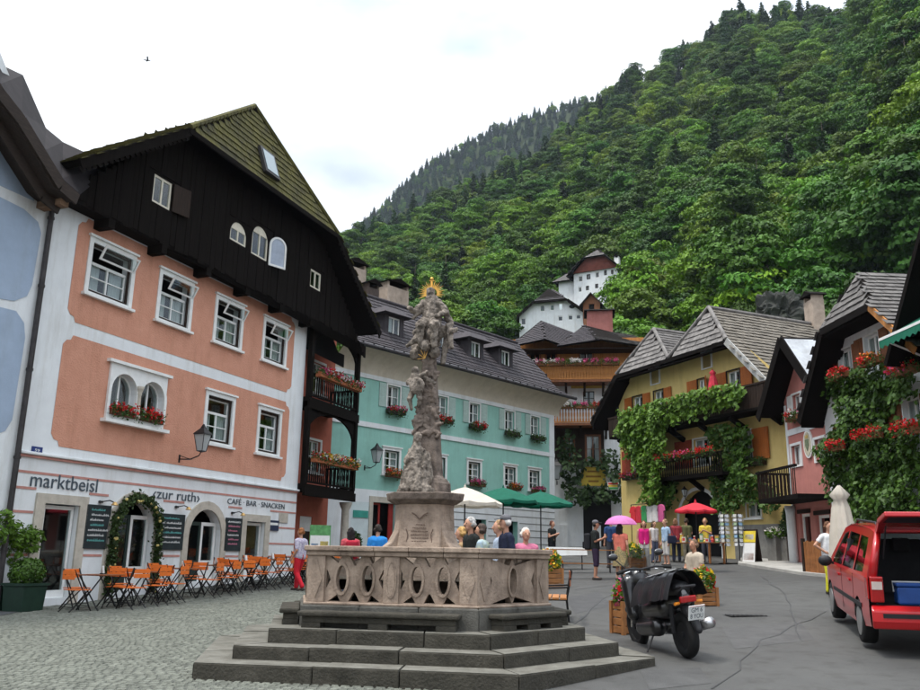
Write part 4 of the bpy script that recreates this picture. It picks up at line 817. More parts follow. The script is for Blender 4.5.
# left and right slopes as planes through the rake and the ridge
lE = (eL[0], -OV, hz_-sl_*(HL[0]-eL[0])); rE = (eR[0], -OV, hz_-sl_*(eR[0]-HR[0]))
YB_ = best+1.0
roof(ph, [lE, A_, AP, (eL[0], YB_, lE[2])], 3, mBlackW, mMoss, .24, .26, .03, mBlackW, .16, 'roof_slope')
roof(ph, [(eL[0], YB_, lE[2]), (eR[0], YB_, rE[2]), AP], 0, mBlackW, mMoss, .24, .26, .03, mBlackW, .1, 'back_roof')
roof(ph, [rE, (eR[0], YB_, rE[2]), AP, B_], 0, mBlackW, mMoss, .24, .26, .03, mBlackW, .16, 'roof_slope')
for P_, Q_ in ((A_, lE), (B_, rE)):       # barge boards with a scalloped edge
    P_, Q_ = Vector(P_), Vector(Q_); bb = MB().bar(P_+Vector((0, -.03, -.12)), Q_+Vector((0, -.03, -.12)), .05, .26, (0, 0, 1)); n = 22
    for k in range(n):
        c = P_.lerp(Q_, (k+.5)/n)+Vector((0, -.04, -.27)); bb.prism([(c.x+.09*math.cos(a_), c.y, c.z+.09*math.sin(a_)) for a_ in [math.pi+i*math.pi/6 for i in range(7)]], (0, .03, 0))
    bb.build('barge_board', mBlackW, ph)
MB().bar(Vector(A_)+Vector((-.05, -.04, -.1)), Vector(B_)+Vector((.05, -.04, -.1)), .06, .16).build('hip_eave_board', mBlackW, ph)
hc = MB()
for P_, Q_ in ((A_, AP), (B_, AP)):
    P_, Q_ = Vector(P_), Vector(Q_); n = int((Q_-P_).length/.3)
    for k in range(n): a = P_.lerp(Q_, k/n); b = P_.lerp(Q_, (k+1.1)/n); hc.tube([a+Vector((0, 0, .03)), b+Vector((0, 0, .05))], [.10, .085], 7)
hc.build('ridge_tiles', mMoss, ph, kind='stuff')
# skylight in the half hip
def onhip(u, v):
    n_ = (Vector(B_)-Vector(A_)).cross(Vector(AP)-Vector(A_)); Pw = PK.w(*A_[:2], A_[2]); Xw = PK.X*n_.x+PK.Y*n_.y+Vector((0, 0, n_.z)); d = ray(u, v); t = (Pw-EYE).dot(Xw)/d.dot(Xw); Q = EYE+d*t-PK.P; return Vector((Q.dot(PK.X), Q.dot(PK.Y), Q.z))
cs = onhip(266, 165); hn = ((Vector(B_)-Vector(A_)).cross(Vector(AP)-Vector(A_))).normalized(); hn = hn if hn.z > 0 else -hn; hy = hn.cross(Vector((1, 0, 0))); hy = hy if hy.z > 0 else -hy; ex_ = Vector((1, 0, 0))
fr = [cs+ex_*a+hy*b+hn*.06 for a, b in ((-.42, -.5), (.42, -.5), (.42, .5), (-.42, .5))]; sk = MB().prism(fr, hn*.12).build('skylight', mIronB, ph); MB().prism([cs+ex_*a+hy*b+hn*.185 for a, b in ((-.32, -.4), (.32, -.4), (.32, .4), (-.32, .4))], hn*.01).build('skylight_pane', M('sky_pane', (.12, .2, .24), .05, .05, 2, 0, spec=.8), sk)
# ---- loggia wing: two timber balconies before a brick red wall
LZ = [PK.sz(296, 483)[1], PK.sz(301.7, 396)[1]]    # balcony floors
l0, l1 = WE+.02, PK.sz(352, 411)[0]
lh = [rc(l0+.25, l0+.95, LZ[0]+.1, LZ[0]+2.0), rc(l0+.25, l0+.95, LZ[1]+.1, LZ[1]+2.1), rc(l0+2.4, l0+3.3, LZ[0]+.7, LZ[0]+1.9), rc(l0+2.4, l0+3.3, LZ[1]+.7, LZ[1]+1.9), arch(l0+.05, l0+1.15, .3, 3.0), rc(l0+2.1, l0+3.0, .3, 2.9)]
MB().wall([(l0, -.3), (l1+.4, -.3), (l1+.4, WT+1), (l0, WT+1)], lh, 1.1, .25).build('loggia_wall', mRedW, ph); MB().box(l0, l1+.4, 1.8, 1.85, -.3, WT+1).build('loggia_interior', mDark, ph)
for h in (lh[2], lh[3]): window(ph, h[0][0], h[1][0], h[0][1], h[2][1], y=1.1, trim=.09, fw=.05)
for h in (lh[0], lh[1]): MB().wall(rc(h[0][0], h[1][0], h[0][1], h[2][1]), [rc(h[0][0]+.1, h[1][0]-.1, h[0][1]+.6, h[2][1]-.1)], 1.15, .05, 1.2).build('balcony_door', mTrim, ph)
MB().wall(arch(l0-.02, l0+1.3, .3, 3.15), [lh[4]], 1.02, .08).build('arch_surround', mBeige, ph)
MB().wall(rc(l0+2.1, l0+3.0, .3, 2.9), [], 1.2, .05, 1.25).build('door', M('dark_door', (.03, .025, .02), .6, .1, 5, .1), ph); MB().box(l0+2.1, l0+3.0, 1.14, 1.19, 2.35, 2.9).build('door_fanlight', mTrim, ph)
for k, z in enumerate(LZ):
    MB().box(l0-.02, l1+.05, -.25, 1.1, z-.16, z).build('balcony_floor', mBlackW, ph)
    MB().box(l0-.02, l1+.08, -.3, -.2, z-.42, z-.10).build('balcony_beam', mBlackW, ph)
    balusters(ph, l0+.05, l1-.08, -.22, -.22, z+.08, z+.88, mBlackW, .14, .075); balusters(ph, l1, l1, -.2, 1.05, z+.08, z+.88, mBlackW, .14, .075)
    for x in (l0+.06, l1-.05): MB().box(x-.09, x+.09, -.28, -.1, z, (LZ[1]-.35 if k == 0 else tz0)).build('post', mBlackW, ph)
    zt_ = LZ[1]-.3 if k == 0 else tz0+.0; cx = (l0+l1)/2; r = (l1-l0)/2-.15; A = []
    n = 14; top = [(cx+r*math.cos(math.pi*i/n), zt_-1.0+.85*math.sin(math.pi*i/n)) for i in range(n+1)]
    MB().wall([(l1-.1, zt_), (l0+.1, zt_), (l0+.1, zt_-1.0)]+list(reversed(top))+[(l1-.1, zt_-1.0)], [], -.2, .08, -.12).build('arched_brace', mBlackW, ph)
    flower_box(PK, l0+.3, l1-.2, .28, z+.78, ('wooden trough of white and pink flowers on the upper black balcony of the salmon house' if k else 'wooden trough of yellow and red flowers on the lower black balcony of the salmon house'), ('white', 'pink', 'red') if k else ('yellow', 'red', 'white'), .2, .24, 1.8, mTerra)
MB().lathe([(.24, .2), (.24, .5), (.17, .6), (.15, 3.2), (.2, 3.3), (.24, 3.4), (.26, LZ[0]-.45)], 14, (l1-.15, 0, 0)).build('stone_column', mBeige, ph, True)
# ================================================================ blue and white house at the edge
bh = thing('blue_house', 'white house with pale blue painted panels and steep brown gable beside the salmon house', 'house', PK.w(-.12, 0, 0), PK.a)
mBlue = M('pale_blue_plaster', (.33, .41, .52), .9, .05, 2, .15, 60, stain=.08)
wl = -8; zE = PK.sz(57, 190, .1)[1]
out_ = [(wl, -.5), (-.06, -.5), (-.06, zE), (-4.2, zE+5.2), (wl, zE+.5)]
MB().wall(out_, [], -.06, .3).build('wall', mWhite, bh); MB().box(-.3, -.06, -.055, 4, -.5, zE).build('side_wall', mWhite, bh)
def bpx(u, v): s, z = PK.sz(u, v, .07); return (s+.12, z)
for poly in ([(-60, 105), (-12, 120), (5, 137), (33, 178), (34, 201), (-5, 183), (-60, 165)], [(-60, 180), (-8, 193), (24, 209), (38, 222), (41, 233), (32, 285), (27, 296), (14, 301), (-10, 297), (-60, 285)], [(-60, 297), (0, 307), (16, 311), (24, 323), (25, 338), (12, 420), (5, 431), (-12, 437), (-60, 430)]):
    MB().wall([bpx(*q) for q in poly], [], -.075, .02, -.061).build('blue_panel', mBlue, bh)
mBrR = M('brown_rafter', (.035, .024, .018), .8, .25, 5, .3, 30, stretch=(1, 6, 6))
def bp3(u, v, n): s, z = PK.sz(u, v, n); return Vector((s+.12, -n, z))
fe = [bp3(*q, .95) for q in ((-40, 18), (0, 84), (22, 112), (45, 150), (62, 178), (78, 192))]; be = [bp3(*q, -.5) for q in ((-40, -10), (4, 66), (23, 75), (46, 128), (63, 142), (112, 165))]
mb = MB(); k = len(fe); mb.add(fe+be+[p+Vector((0, 0, -.12)) for p in fe]+[p+Vector((0, 0, -.12)) for p in be], [(i, i+1, k+i+1, k+i) for i in range(k-1)]+[(2*k+i, 2*k+i+1, 3*k+i+1, 3*k+i) for i in range(k-1)]+[(i, i+1, 2*k+i+1, 2*k+i) for i in range(k-1)]); mb.build('roof', M('brown_sheet_roof', (.02, .016, .018), .9, .2, 3, .2, 20), bh)
for o_, c in ((.96, 0), (.6, -.25)):
    mb = MB(); pts = [Vector((p.x+(.0 if c == 0 else -.15), -o_, p.z-.2+c)) for p in fe]
    for i in range(k-1): mb.bar(pts[i], pts[i+1], .06, .28)
    mb.build('barge_board', mBrR, bh)
MB().prism([(p.x-.1, -.08, p.z-.25) for p in fe]+[(p.x-.14, -.08, p.z-.31) for p in reversed(fe)], (0, -.85, 0)).build('soffit', mBrR, bh)
q = bp3(58, 182, .5); MB().box(q.x-.12, q.x+.12, -.8, 0, q.z-.65, q.z+.05).build('rafter_end', M('light_rafter', (.2, .12, .07), .8, .2, 4, .3, 30), bh)
mb = MB(); pts = [bp3(57, 198, .2), bp3(34, 345, .2), bp3(14, 478, .2), bp3(6, 545, .2), bp3(0, 600, .2)]; x = sum(p.x for p in pts[:3])/3; mb.tube([(x, -.16, pts[0].z), (x, -.16, .2)], .065, 10); mb.tube([(x, -.16, pts[0].z), (x-.1, -.5, pts[0].z+.35)], .065, 10)
for z in (1.5, 3.5, 5.5, 7.5, 9.2): mb.lathe([(.08, 0), (.08, .06)], 10, (x, -.16, z))
mb.build('downpipe', M('dark_pipe', (.05, .045, .045), .5, .2, 4, .1, 30, metal=.3), bh)
# ================================================================ turquoise house
a = atY(393, 396, 38.5); GN = Fac(a, 48.5)
gh_ = thing('turquoise_house', 'turquoise house with white louvred shutters, window boxes and dark mansard roof', 'house', GN.w(0, 0, 0), GN.a)
mTurq = M('turquoise_plaster', (.275, .52, .445), .9, .05, 1.5, .2, 50, stain=.2); mCove = M('cream_cove', (.60, .54, .44), .85, .06, 2, .1, 60, stain=.15)
G0, G1 = -3.6, 12.75
uw = [GN.rect(387, 384, 400, 408.5), GN.rect(437.5, 394, 446, 417), GN.rect(469.5, 402, 479.5, 425), GN.rect(504.5, 411, 514.5, 431.5), GN.rect(530.5, 417, 539.5, 436)]
lw = [GN.rect(383.5, 449, 399, 474), GN.rect(433, 455, 444, 478), GN.rect(468, 461, 480, 483.5), GN.rect(504, 467, 516, 488), GN.rect(529.5, 471, 539, 491.5)]
def level(L_): z0 = sum(w[2] for w in L_)/len(L_); z1 = sum(w[3] for w in L_)/len(L_); wd = sum(w[1]-w[0] for w in L_)/len(L_); return [((w[0]+w[1])/2-wd/2, (w[0]+w[1])/2+wd/2, z0, z1) for w in L_]
uw, lw = level(uw), level(lw); zcove, zband, zgr = GN.sz(353, 368)[1]-.12, GN.sz(352, 422)[1], GN.sz(352, 488)[1]
shop = [GN.rect(372, 502, 393, 560), GN.rect(410, 505, 440, 560)]; dz0 = 1.0
gholes = [rc(s_[0], s_[1], dz0, s_[3]) for s_ in shop[:1]]+[rc(2.6+k*2.6, 4.2+k*2.6, 1.9, 3.3) for k in range(3)]
MB().wall([(G0, .5), (G1, .5), (G1, zcove), (G0, zcove)], [rc(*w) for w in uw+lw]+gholes, 0, .3).build('wall', mTurq, gh_)
MB().box(G1-.25, G1-.002, .004, 8, .5, zcove).build('end_wall', mWhite, gh_); MB().box(G0, G1-.3, .9, .95, .5, zcove).build('interior', mDark, gh_)
MB().wall(rc(G0, G1+.02, .5, zgr), gholes, -.03, .03, .001).build('ground_floor_render', mWhite, gh_)
for z in [zgr-.35*k for k in range(1, 8)]:
    for x0, x1 in ((shop[0][1]+.2, 2.5),) if z > 3.35 or z < 1.85 else (): pass
    xs_ = [(shop[0][1]+.25, 2.45), (4.35, 5.05), (6.95, 7.65), (9.55, G1)] if 1.8 < z < 3.4 else [(shop[0][1]+.25, G1)]
    for x0, x1 in xs_: MB().box(x0, x1, -.042, -.031, z-.02, z+.02).build('rustication_line', M('grey_line', (.22, .23, .22), .9, .1, 4, 0), gh_)
MB().box(G0, G1+.03, -.06, -.002, zband-.11, zband+.11).build('string_course', mWhite, gh_); MB().box(G0, G1+.03, -.05, -.002, zcove-.2, zcove).build('string_course', mWhite, gh_)
MB().box(G1-.45, G1+.02, -.045, -.003, zgr, zcove-.2).build('corner_pilaster', mWhite, gh_)
zg = GN.sz(368.7, 351)[1]
cv = MB(); k = 8; prof = [(-.02-.86*(i/k)**1.8, zcove+(zg-.05-zcove)*(i/k)**.8) for i in range(k+1)]
cv.add([(x, y, z) for y, z in prof for x in (G0, G1+.5)], [(2*i, 2*i+1, 2*i+3, 2*i+2) for i in range(k)]); cv.build('eaves_cove', mCove, gh_, True); MB().box(G0, G1-.3, 7.6, 7.9, .5, zg+.5).build('back_wall', mWhite, gh_)
mShut = M('pale_green_shutter', (.42, .55, .50), .6, .06, 5, .1, 40); mFrW = mTrim
for i, w in enumerate(uw):
    ws = w[1]-w[0]; window(gh_, *w, trim=.07, cols=2, rows=2, fw=.055, sill=False, shutters=[('l', w[0]-.1-ws*.52, ws*.52, 0), ('r', w[1]+.1, ws*.52, -6)], smat=mShut if i % 2 == 0 or 1 else mTrim)
    flower_box(GN, w[0]-.15, w[1]+.15, .09, w[2]-.32, 'dark window box with %s under an upper window of the turquoise house' % (['trailing pink flowers', 'small red blooms', 'green foliage', 'green foliage', 'green foliage'][i]), [('pink', 'red'), ('red',), ('red',), (), ()][i], .2, .22, 1.5, M('dark_box', (.03, .025, .02), .7, .2, 5, .1), 'window boxes of the turquoise house', .25)
for i, w in enumerate(lw):
    window(gh_, *w, trim=.12, cols=2, rows=3, fw=.055, sill=True, dark=.03)
    if i != 1: flower_box(GN, w[0]-.05, w[1]+.05, .16, w[2]-.2, 'window box with %s under a lower window of the turquoise house' % (['orange and red flowers', '', 'faded pink flowers', 'reddish flowers', 'pink flowers'][i]), [('orange', 'red'), (), ('pink',), ('red', 'orange'), ('pink',)][i], .18, .2, 1.3, mWoodB, 'window boxes of the turquoise house', .1)
q = shop[0]; d_ = MB().wall(rc(q[0]-.2, q[1]+.2, dz0, q[3]+.25), [rc(q[0], q[1], dz0+.001, q[3])], -.09, .06, -.031).build('shop_doorway', mBeige, gh_)
MB().wall(rc(q[0], q[0]+(q[1]-q[0])*.42, dz0, q[3]), [rc(q[0]+.1, q[0]+(q[1]-q[0])*.42-.1, dz0+.4, q[3]-.1)], .1, .05, .15).build('door_leaf', M('red_paint', (.3, .03, .025), .5, .1, 5, .05), d_)
MB().wall(rc(q[0]+(q[1]-q[0])*.8, q[1], dz0, q[3]), [], .1, .05, .15).build('door_leaf', M('red_paint', (.3, .03, .025)), d_)
q = GN.rect(352.5, 510, 367, 518); sg = MB().box(q[0], q[1], -.07, -.035, q[2], q[3]).build('shop_sign', M('sea_green_sign', (.05, .30, .24), .5, .1, 5, 0), gh_)
q2 = GN.rect(351, 501, 369, 545); MB().box(q2[0], q2[1], -.034, -.0305, q2[2], q2[3]).build('shop_window_board', M('pale_board', (.58, .66, .66), .6, .05, 3, 0), gh_)
s, z = GN.sz(364.5, 468); lantern(GN, s, 0, z, 'ornate black iron lantern on the turquoise house wall', .75, 1.35)
# mansard roof with dormers
zr_ = GN.sz(359, 294, -2.4)[1]; dp = 2.4; ev = .95
pe0, pe1 = (G0, -ev, zg), (G1+.75, -ev, zg); xr1 = GN.sz(517, 346, -dp)[0]
roof(gh_, [pe0, pe1, (G1+.2, -.15, zg+.55), (G0, -.15, zg+.55)], 0, mSlate, mSlate, .3, .3, .03, mBlackW, .08, 'eave_roof')
roof(gh_, [(G0, -.15, zg+.55), (G1+.2, -.15, zg+.55), (xr1, dp, zr_), (G0, dp, zr_)], 0, mSlate, mSlate, .3, .3, .025, mBlackW, .1, 'mansard_roof')
roof(gh_, [(G1+.2, -.15, zg+.55), (G1+.2, 8, zg+.55), (xr1, 6, zr_), (xr1, dp, zr_)], 0, mSlate, mSlate, .3, .3, .025, mBlackW, .1, 'hip_roof')
roof(gh_, [(G0, dp, zr_), (xr1, dp, zr_), (xr1, 6, zr_+.1), (G0, 6, zr_+.1)], 0, mSlate, mSlate, .4, .4, .02, mBlackW, .1, 'top_roof')
MB().tube([(G0, -ev-.08, zg-.06), (G1+.8, -ev-.08, zg-.06)], .1, 10).build('gutter', M('gutter_metal', (.07, .065, .07), .45, .2, 4, .05, 20, metal=.5), gh_)
for k in range(26): x = G0+k*.62; MB().box(x, x+.05, -ev-.19, -ev+.1, zg-.02, zg+.03).build('gutter_bracket', mIronB, gh_)
MB().tube([(G0, dp, zr_+.05), (xr1, dp, zr_+.05)], .1, 8).build('ridge_capping', mSlate, gh_)
for u, v0, v1 in ((386, 331, 347), (431, 340, 358), (468, 351, 370), (498, 361, 380)):
    s0, z1 = GN.sz(u-4.5, v0, -.9); s1, z0 = GN.sz(u+4.5, v1, -.9); c = (s0+s1)/2; z0 = zg+1.0; z1 = z0+1.05
    dm = MB().wall(rc(c-.62, c+.62, z0-.1, z1+.15), [rc(c-.38, c+.38, z0, z1)], .35, .12).build('dormer', mSlate, gh_)
    MB().prism([(c-.62, .36, z0-.3), (c-.62, .36, z1+.14), (c-.62, 2.3, z1+.14)], (.06, 0, 0)).build('dormer_cheek', mSlate, dm); MB().prism([(c+.56, .36, z0-.3), (c+.56, .36, z1+.14), (c+.56, 2.3, z1+.14)], (.06, 0, 0)).build('dormer_cheek', mSlate, dm)
    MB().add([(c-.95, .0, z1+.08), (c+.95, .0, z1+.08), (c+.5, .5, z1+.5), (c-.5, .5, z1+.5), (c-.95, 2.6, z1+.12), (c+.95, 2.6, z1+.12), (c+.5, 2.6, z1+.5), (c-.5, 2.6, z1+.5)], [(0, 1, 2, 3), (1, 5, 6, 2), (0, 3, 7, 4), (3, 2, 6, 7), (0, 4, 5, 1)]).build('dormer_roof', mSlate, dm)
    MB().wall(rc(c-.38, c+.38, z0, z1), [rc(c-.31, c-.03, z0+.07, z1-.07), rc(c+.03, c+.31, z0+.07, z1-.07)], .42, .04, .46).build('frame', mTrim, dm); MB().box(c-.32, c+.32, .44, .446, z0+.06, z1-.06).build('pane', mGlass, dm); MB().box(c-.3, c-.04, .5, .51, z0+.06, z1-.06).build('curtain', mCurt, dm); MB().box(c-.4, c+.4, .7, .72, z0-.1, z1+.1).build('dormer_interior', mDark, dm)
mChim = M('chimney_plaster', (.42, .34, .27), .9, .15, 3, .3, 40, stain=.4)
def chimney(root, F, u0, u1, v0, v1, n, d=.7, mat=None):
    s0, z1 = F.sz(u0, v0, n); s1, z0 = F.sz(u1, v1, n); y = -n; zb = z1-(z1-z0)*.15
    c = MB().box(s0, s1, y, y+d, z0-1.2, zb).build('chimney', mat or mChim, root, bevel=.02); w = s1-s0
    for x in (s0+.02, s1-.14): MB().box(x, x+.12, y+.02, y+d-.02, zb, zb+.22).build('chimney_pier', mat or mChim, c)
    MB().add([(s0-.14, y-.14, zb+.22), (s1+.14, y-.14, zb+.22), (s1+.14, y+d+.14, zb+.22), (s0-.14, y+d+.14, zb+.22), ((s0+s1)/2, y-.14, zb+.5), ((s0+s1)/2, y+d+.14, zb+.5)], [(0, 1, 4), (2, 3, 5), (0, 4, 5, 3), (1, 2, 5, 4), (0, 3, 2, 1)]).build('chimney_cap', mBlackW, c)
chimney(gh_, GN, 347, 365.5, 260, 292, -4.0); chimney(gh_, GN, 388, 408.5, 282, 305, -3.5); chimney(gh_, GN, 368, 379, 285, 297, -3.4, .5, M('sooty_brick', (.08, .06, .05), .9, .2, 5, .3))
# ================================================================ timber house behind, with two flower balconies
a = atY(570, 390, 52); OR = Fac(a, -8)
oh = thing('timber_balcony_house', 'tall house with honey coloured timber top storey and two flower-decked balconies behind the square', 'house', OR.w(0, 0, 0), OR.a)
mOak = M('honey_timber', (.52, .23, .06), .65, .2, 4, .25, 25, col2=(.33, .125, .03), stretch=(5, 5, .3)); mBrn = M('red_brown_timber', (.22, .085, .035), .65, .2, 4, .2, 25, stretch=(5, 5, .3))
ox0, ox1 = OR.sz(508, 350)[0], OR.sz(642, 350)[0]; zt0 = OR.sz(560, 372)[1]; zt1 = OR.sz(560, 345)[1]; zw0 = OR.sz(570, 424)[1]
tw_ = [OR.rect(530, 351, 540, 363), OR.rect(546, 349, 556, 361), OR.rect(580, 349, 593, 361)]
p = MB().wall(rc(ox0, ox1, zt0-.5, zt1+.4), [rc(*t_) for t_ in tw_], 0, .2).build('timber_storey', mOak, oh); MB().box(ox0+.01, ox1-.01, .6, .65, 0, zt1).build('interior', mDark, oh); MB().box(ox0, ox0+.2, .01, 6, 0, zt1).build('side_wall', mOak, oh)
bd = MB(); x = ox0
while x < ox1:
    w = random.uniform(.17, .25); xc = x+w/2; sg_ = [(zt0-.5, zt1+.4)]
    for h in tw_:
        if h[0]-.05 < xc < h[1]+.05: sg_ = [(zt0-.5, h[2]-.03), (h[3]+.03, zt1+.4)]
    for a_, b_ in sg_: bd.box(x+.008, x+w-.008, -random.uniform(.015, .035), -.002, a_, b_)
    x += w
bd.build('cladding_boards', mOak, p, kind='stuff')
for t_ in tw_: window(oh, *t_, trim=.07, tmat=mBrn, fmat=mBrn if t_ is not tw_[2] else mTrim, cols=2, rows=1, curt=t_ is tw_[2], sill=False)
ww = OR.rect(583, 391, 594.5, 405); lwz = [OR.rect(565, 438, 574, 462), OR.rect(586, 436, 600, 462)]
MB().wall(rc(ox0, ox1-.1, 0, zt0-.48), [rc(*ww)]+[rc(*q) for q in lwz], .06, .2).build('wall', mWhite, oh)
window(oh, *ww, y=.06, trim=.06, tmat=mTrim, fmat=mDkW, cols=2, rows=2, sill=False)
for q in lwz:
    window(oh, *q, y=-.04, trim=.08, tmat=mBrn, fmat=mBrn, cols=2, rows=2, sill=True)
q = OR.rect(571, 381, 605, 388, .0); sg = MB().box(q[0], q[1], .0, .058, q[2], q[3]).build('painted_sign', M('ochre_sign', (.55, .38, .08), .7, .1, 5, 0), oh); letter('Bräugasthof', sg, q[0]+.12, q[1]-.12, -.005, q[2]+.1, (q[3]-q[2])*.62, M('dark_brown_letters', (.08, .03, .01), .7, .1, 9, 0))
def balc(u0, u1, v, n, h, ncol, lab, cols):
    s0, z = OR.sz(u0, v, n); s1, _ = OR.sz(u1, v, n)
    f = MB().box(s0, s1, -n, .05, z-.14, z).build('balcony_floor', mBrn, oh); k = int((s1-s0)/1.1)
    for i in range(k+1): x = s0+.1+(s1-s0-.2)*i/k; MB().bar((x, .1, z-.75), (x, -n+.25, z-.14), .14, .16).build('bracket', mDkW, oh)
    balusters(oh, s0, s1, -n+.05, -n+.05, z+.06, z+h, mOak, .17, .10); balusters(oh, s0, s0, -n+.05, .0, z+.06, z+h, mOak, .17, .10)
    for i in range(ncol):
        a_ = s0+.2+(s1-s0-.4)*i/ncol; flower_box(OR, a_+.05, a_+(s1-s0-.4)/ncol-.08, n-.02, z+h-.1, lab % cols[i % len(cols)][0], cols[i % len(cols)][1], .2, .26, 2.4, mBrn, 'balcony boxes of the timber house', .12)
balc(527, 624, 380, 1.3, .95, 5, 'balcony box of %s on the top balcony of the timber house', [('pale pink flowers', ('white', 'pink')), ('magenta petunias', ('pink', 'pink', 'white')), ('white flowers', ('white',)), ('green foliage with few blooms', ('pink',)), ('deep pink flowers', ('pink',))])
balc(553, 608, 423, 1.2, .95, 3, 'balcony box of %s on the lower balcony of the timber house', [('green foliage', ('white',)), ('sparse pink flowers', ('pink',)), ('small red flowers', ('red',))])
MB().wall(rc(OR.sz(550, 440)[0], OR.sz(604, 440)[0], OR.sz(570, 466)[1], OR.sz(570, 424)[1]), [rc(*q_) for q_ in lwz], -.04, .06).build('dark_timber_storey', mDkW, oh)
ze = OR.sz(560, 346, 1.2)[1]
def oh3(u, v, n): s_, z_ = OR.sz(u, v, n); return (s_, -n, z_)
L0, L1, L2, L3_ = oh3(508, 346, 1.4), oh3(562, 342, 1.4), oh3(541, 321, -1.2), oh3(512, 333, 1.4)
roof(oh, [oh3(508, 347, 1.4), oh3(545, 339, 1.6), oh3(541, 320.5, -1.5)], 0, mSlate, mSlate, .3, .28, .03, mBlackW, .1, 'left_hip_roof'); roof(oh, [oh3(545, 339, 1.6), oh3(562, 345, 1.4), oh3(575, 333, -2), oh3(541, 320.5, -1.5)], 0, mSlate, mSlate, .3, .28, .03, mBlackW, .1, 'left_hip_roof')
roof(oh, [oh3(557, 346, 1.6), oh3(600, 339.5, 1.8), oh3(584, 325, -2)], 0, mShake, mSlate, .3, .28, .03, mBlackW, .1, 'right_hip_roof'); roof(oh, [oh3(596, 338.5, 1.8), oh3(645, 346, 1.4), oh3(636, 338, -3), oh3(584, 325, -2)], 0, mShake, mShake, .3, .28, .03, mBlackW, .1, 'right_hip_roof')
zs_ = OR.sz(560, 348, 1.3)[1]; MB().box(ox0-.1, ox1+.1, -1.3, 5, zs_-.08, zs_).build('soffit', mDkW, oh); MB().box(ox0, ox1, 7, 7.3, 0, zs_).build('back_wall', mWhite, oh)
s0, z1 = OR.sz(587, 311, -2.5); s1, z0 = OR.sz(613, 336, -2.5); c = MB().box(s0, s1, 2.5, 4.2, z0-1.5, z1).build('chimney_block', M('rose_plaster', (.36, .14, .12), .9, .1, 3, .2, stain=.25), oh); MB().add([(s0-.2, 2.3, z1), (s1+.2, 2.3, z1), (s1+.2, 4.4, z1), (s0-.2, 4.4, z1), (s0-.2, 3.3, z1+.35), (s1+.2, 3.3, z1+.35)], [(0, 1, 5, 4), (2, 3, 4, 5), (0, 4, 3), (1, 2, 5), (0, 3, 2, 1)]).build('chimney_block_roof', mBlackW, c)
# inn signs and creeper on its ground floor
q = OR.rect(581, 467, 606, 486, .3); t = thing('inn_sign', 'yellow painted inn sign board over the dark entrance of the timber house', 'sign', OR.w(q[0], -.3, q[2]), OR.a); w_, h_ = q[1]-q[0], q[3]-q[2]
MB().box(0, w_, 0, .06, 0, h_).build('board', M('yellow_sign', (.62, .45, .06), .6, .1, 3, 0), t, bevel=.01)
for j, (ww_, zz) in enumerate(((.5, .72), (.62, .45), (.42, .2))): MB().box(w_/2-w_*ww_/2, w_/2+w_*ww_/2, -.006, -.001, h_*zz, h_*zz+.11).build('sign_line', M('sign_ink', (.25, .12, .02), .7, .1, 5, 0), t)
q = OR.rect(607.5, 482, 619, 490, 1.0); t = thing('striped_ice_sign', 'small colourful rectangular sign with red and green bands beside the yellow sign', 'sign', OR.w(q[0], -1.0, q[2]), OR.a); w_, h_ = q[1]-q[0], q[3]-q[2]
MB().box(0, w_, 0, .08, 0, h_).build('panel', mTrim, t, bevel=.01); 
for j, c_ in enumerate(((.05, .3, .08), (.7, .5, .05), (.6, .05, .03))): MB().box(.04, w_-.04, -.006, -.001, h_*(.08+.3*j), h_*(.33+.3*j)).build('colour_band', M('sign_band%d' % j, c_, .6, .05, 5, 0), t)
MB().bar((w_/2, .04, h_), (w_/2, .9, h_+.2), .04).build('bracket', mIronB, t)
def creeper(name, label, F, regions, n, mat, size=.11, per=70, thick=.25, twigs=True):
    # regions: pixel polygons on the facade, filled with leaves of a climbing plant
    t = thing(name, label, 'climbing plant', F.w(0, 0, 0), F.a); P = []; nr = []
    for poly in regions:
        q = [F.sz(u, v, n) for u, v in poly]; x0, x1 = min(a[0] for a in q), max(a[0] for a in q); z0, z1 = min(a[1] for a in q), max(a[1] for a in q); k = int((x1-x0)*(z1-z0)*per)
        for _ in range(k):
            x, z = random.uniform(x0, x1), random.uniform(z0, z1); nz_ = noise.noise(Vector((x*1.1, z*1.1, 5)))+.5*noise.noise(Vector((x*3, z*3, 2)))
            if inpoly(x+random.gauss(0, .12), z+random.gauss(0, .12), q) and nz_ > -.7: d_ = thick*(.45+.75*nz_); P.append((x, -n-max(.02, random.uniform(.2, 1)*d_), z)); nr.append((random.gauss(0, .3), -1, .55))
    obj('foliage', leafmesh('foliage', P, size, mat, .75, nr, .5), t, 'stuff'); return t
mVine = M('vine_leaf', (.13, .24, .018), .55, .3, 2.5, 0, trans=.2, col2=(.05, .115, .012)); mIvy = M('ivy_leaf', (.075, .155, .014), .5, .3, 2, 0, trans=.2, col2=(.022, .06, .008)); mVdark = M('dark_creeper', (.03, .065, .015), .6, .3, 2, 0, trans=.2)
creeper('entrance_creeper', 'dark green creeper round the entrance of the timber house', OR, [[(556, 440), (572, 430), (580, 470), (586, 505), (566, 508), (561, 470)], [(600, 452), (622, 450), (625, 505), (604, 505), (606, 480)], [(575, 462), (606, 458), (608, 470), (578, 470)], [(584, 488), (606, 486), (606, 506), (584, 506)]], .5, mVdark, .16, 70, .7)
s, z = OR.sz(557, 480); lantern(OR, s, .1, z-.2, 'white glazed lantern on the wall of the timber house', .5, 2.0)
sA_, z_ = OR.sz(584, 520); MB().wall(rc(OR.sz(583, 500)[0], OR.sz(611, 500)[0], 1.2, OR.sz(590, 488)[1]), [], .03, .02, .055).build('entrance_opening', mDark, oh)
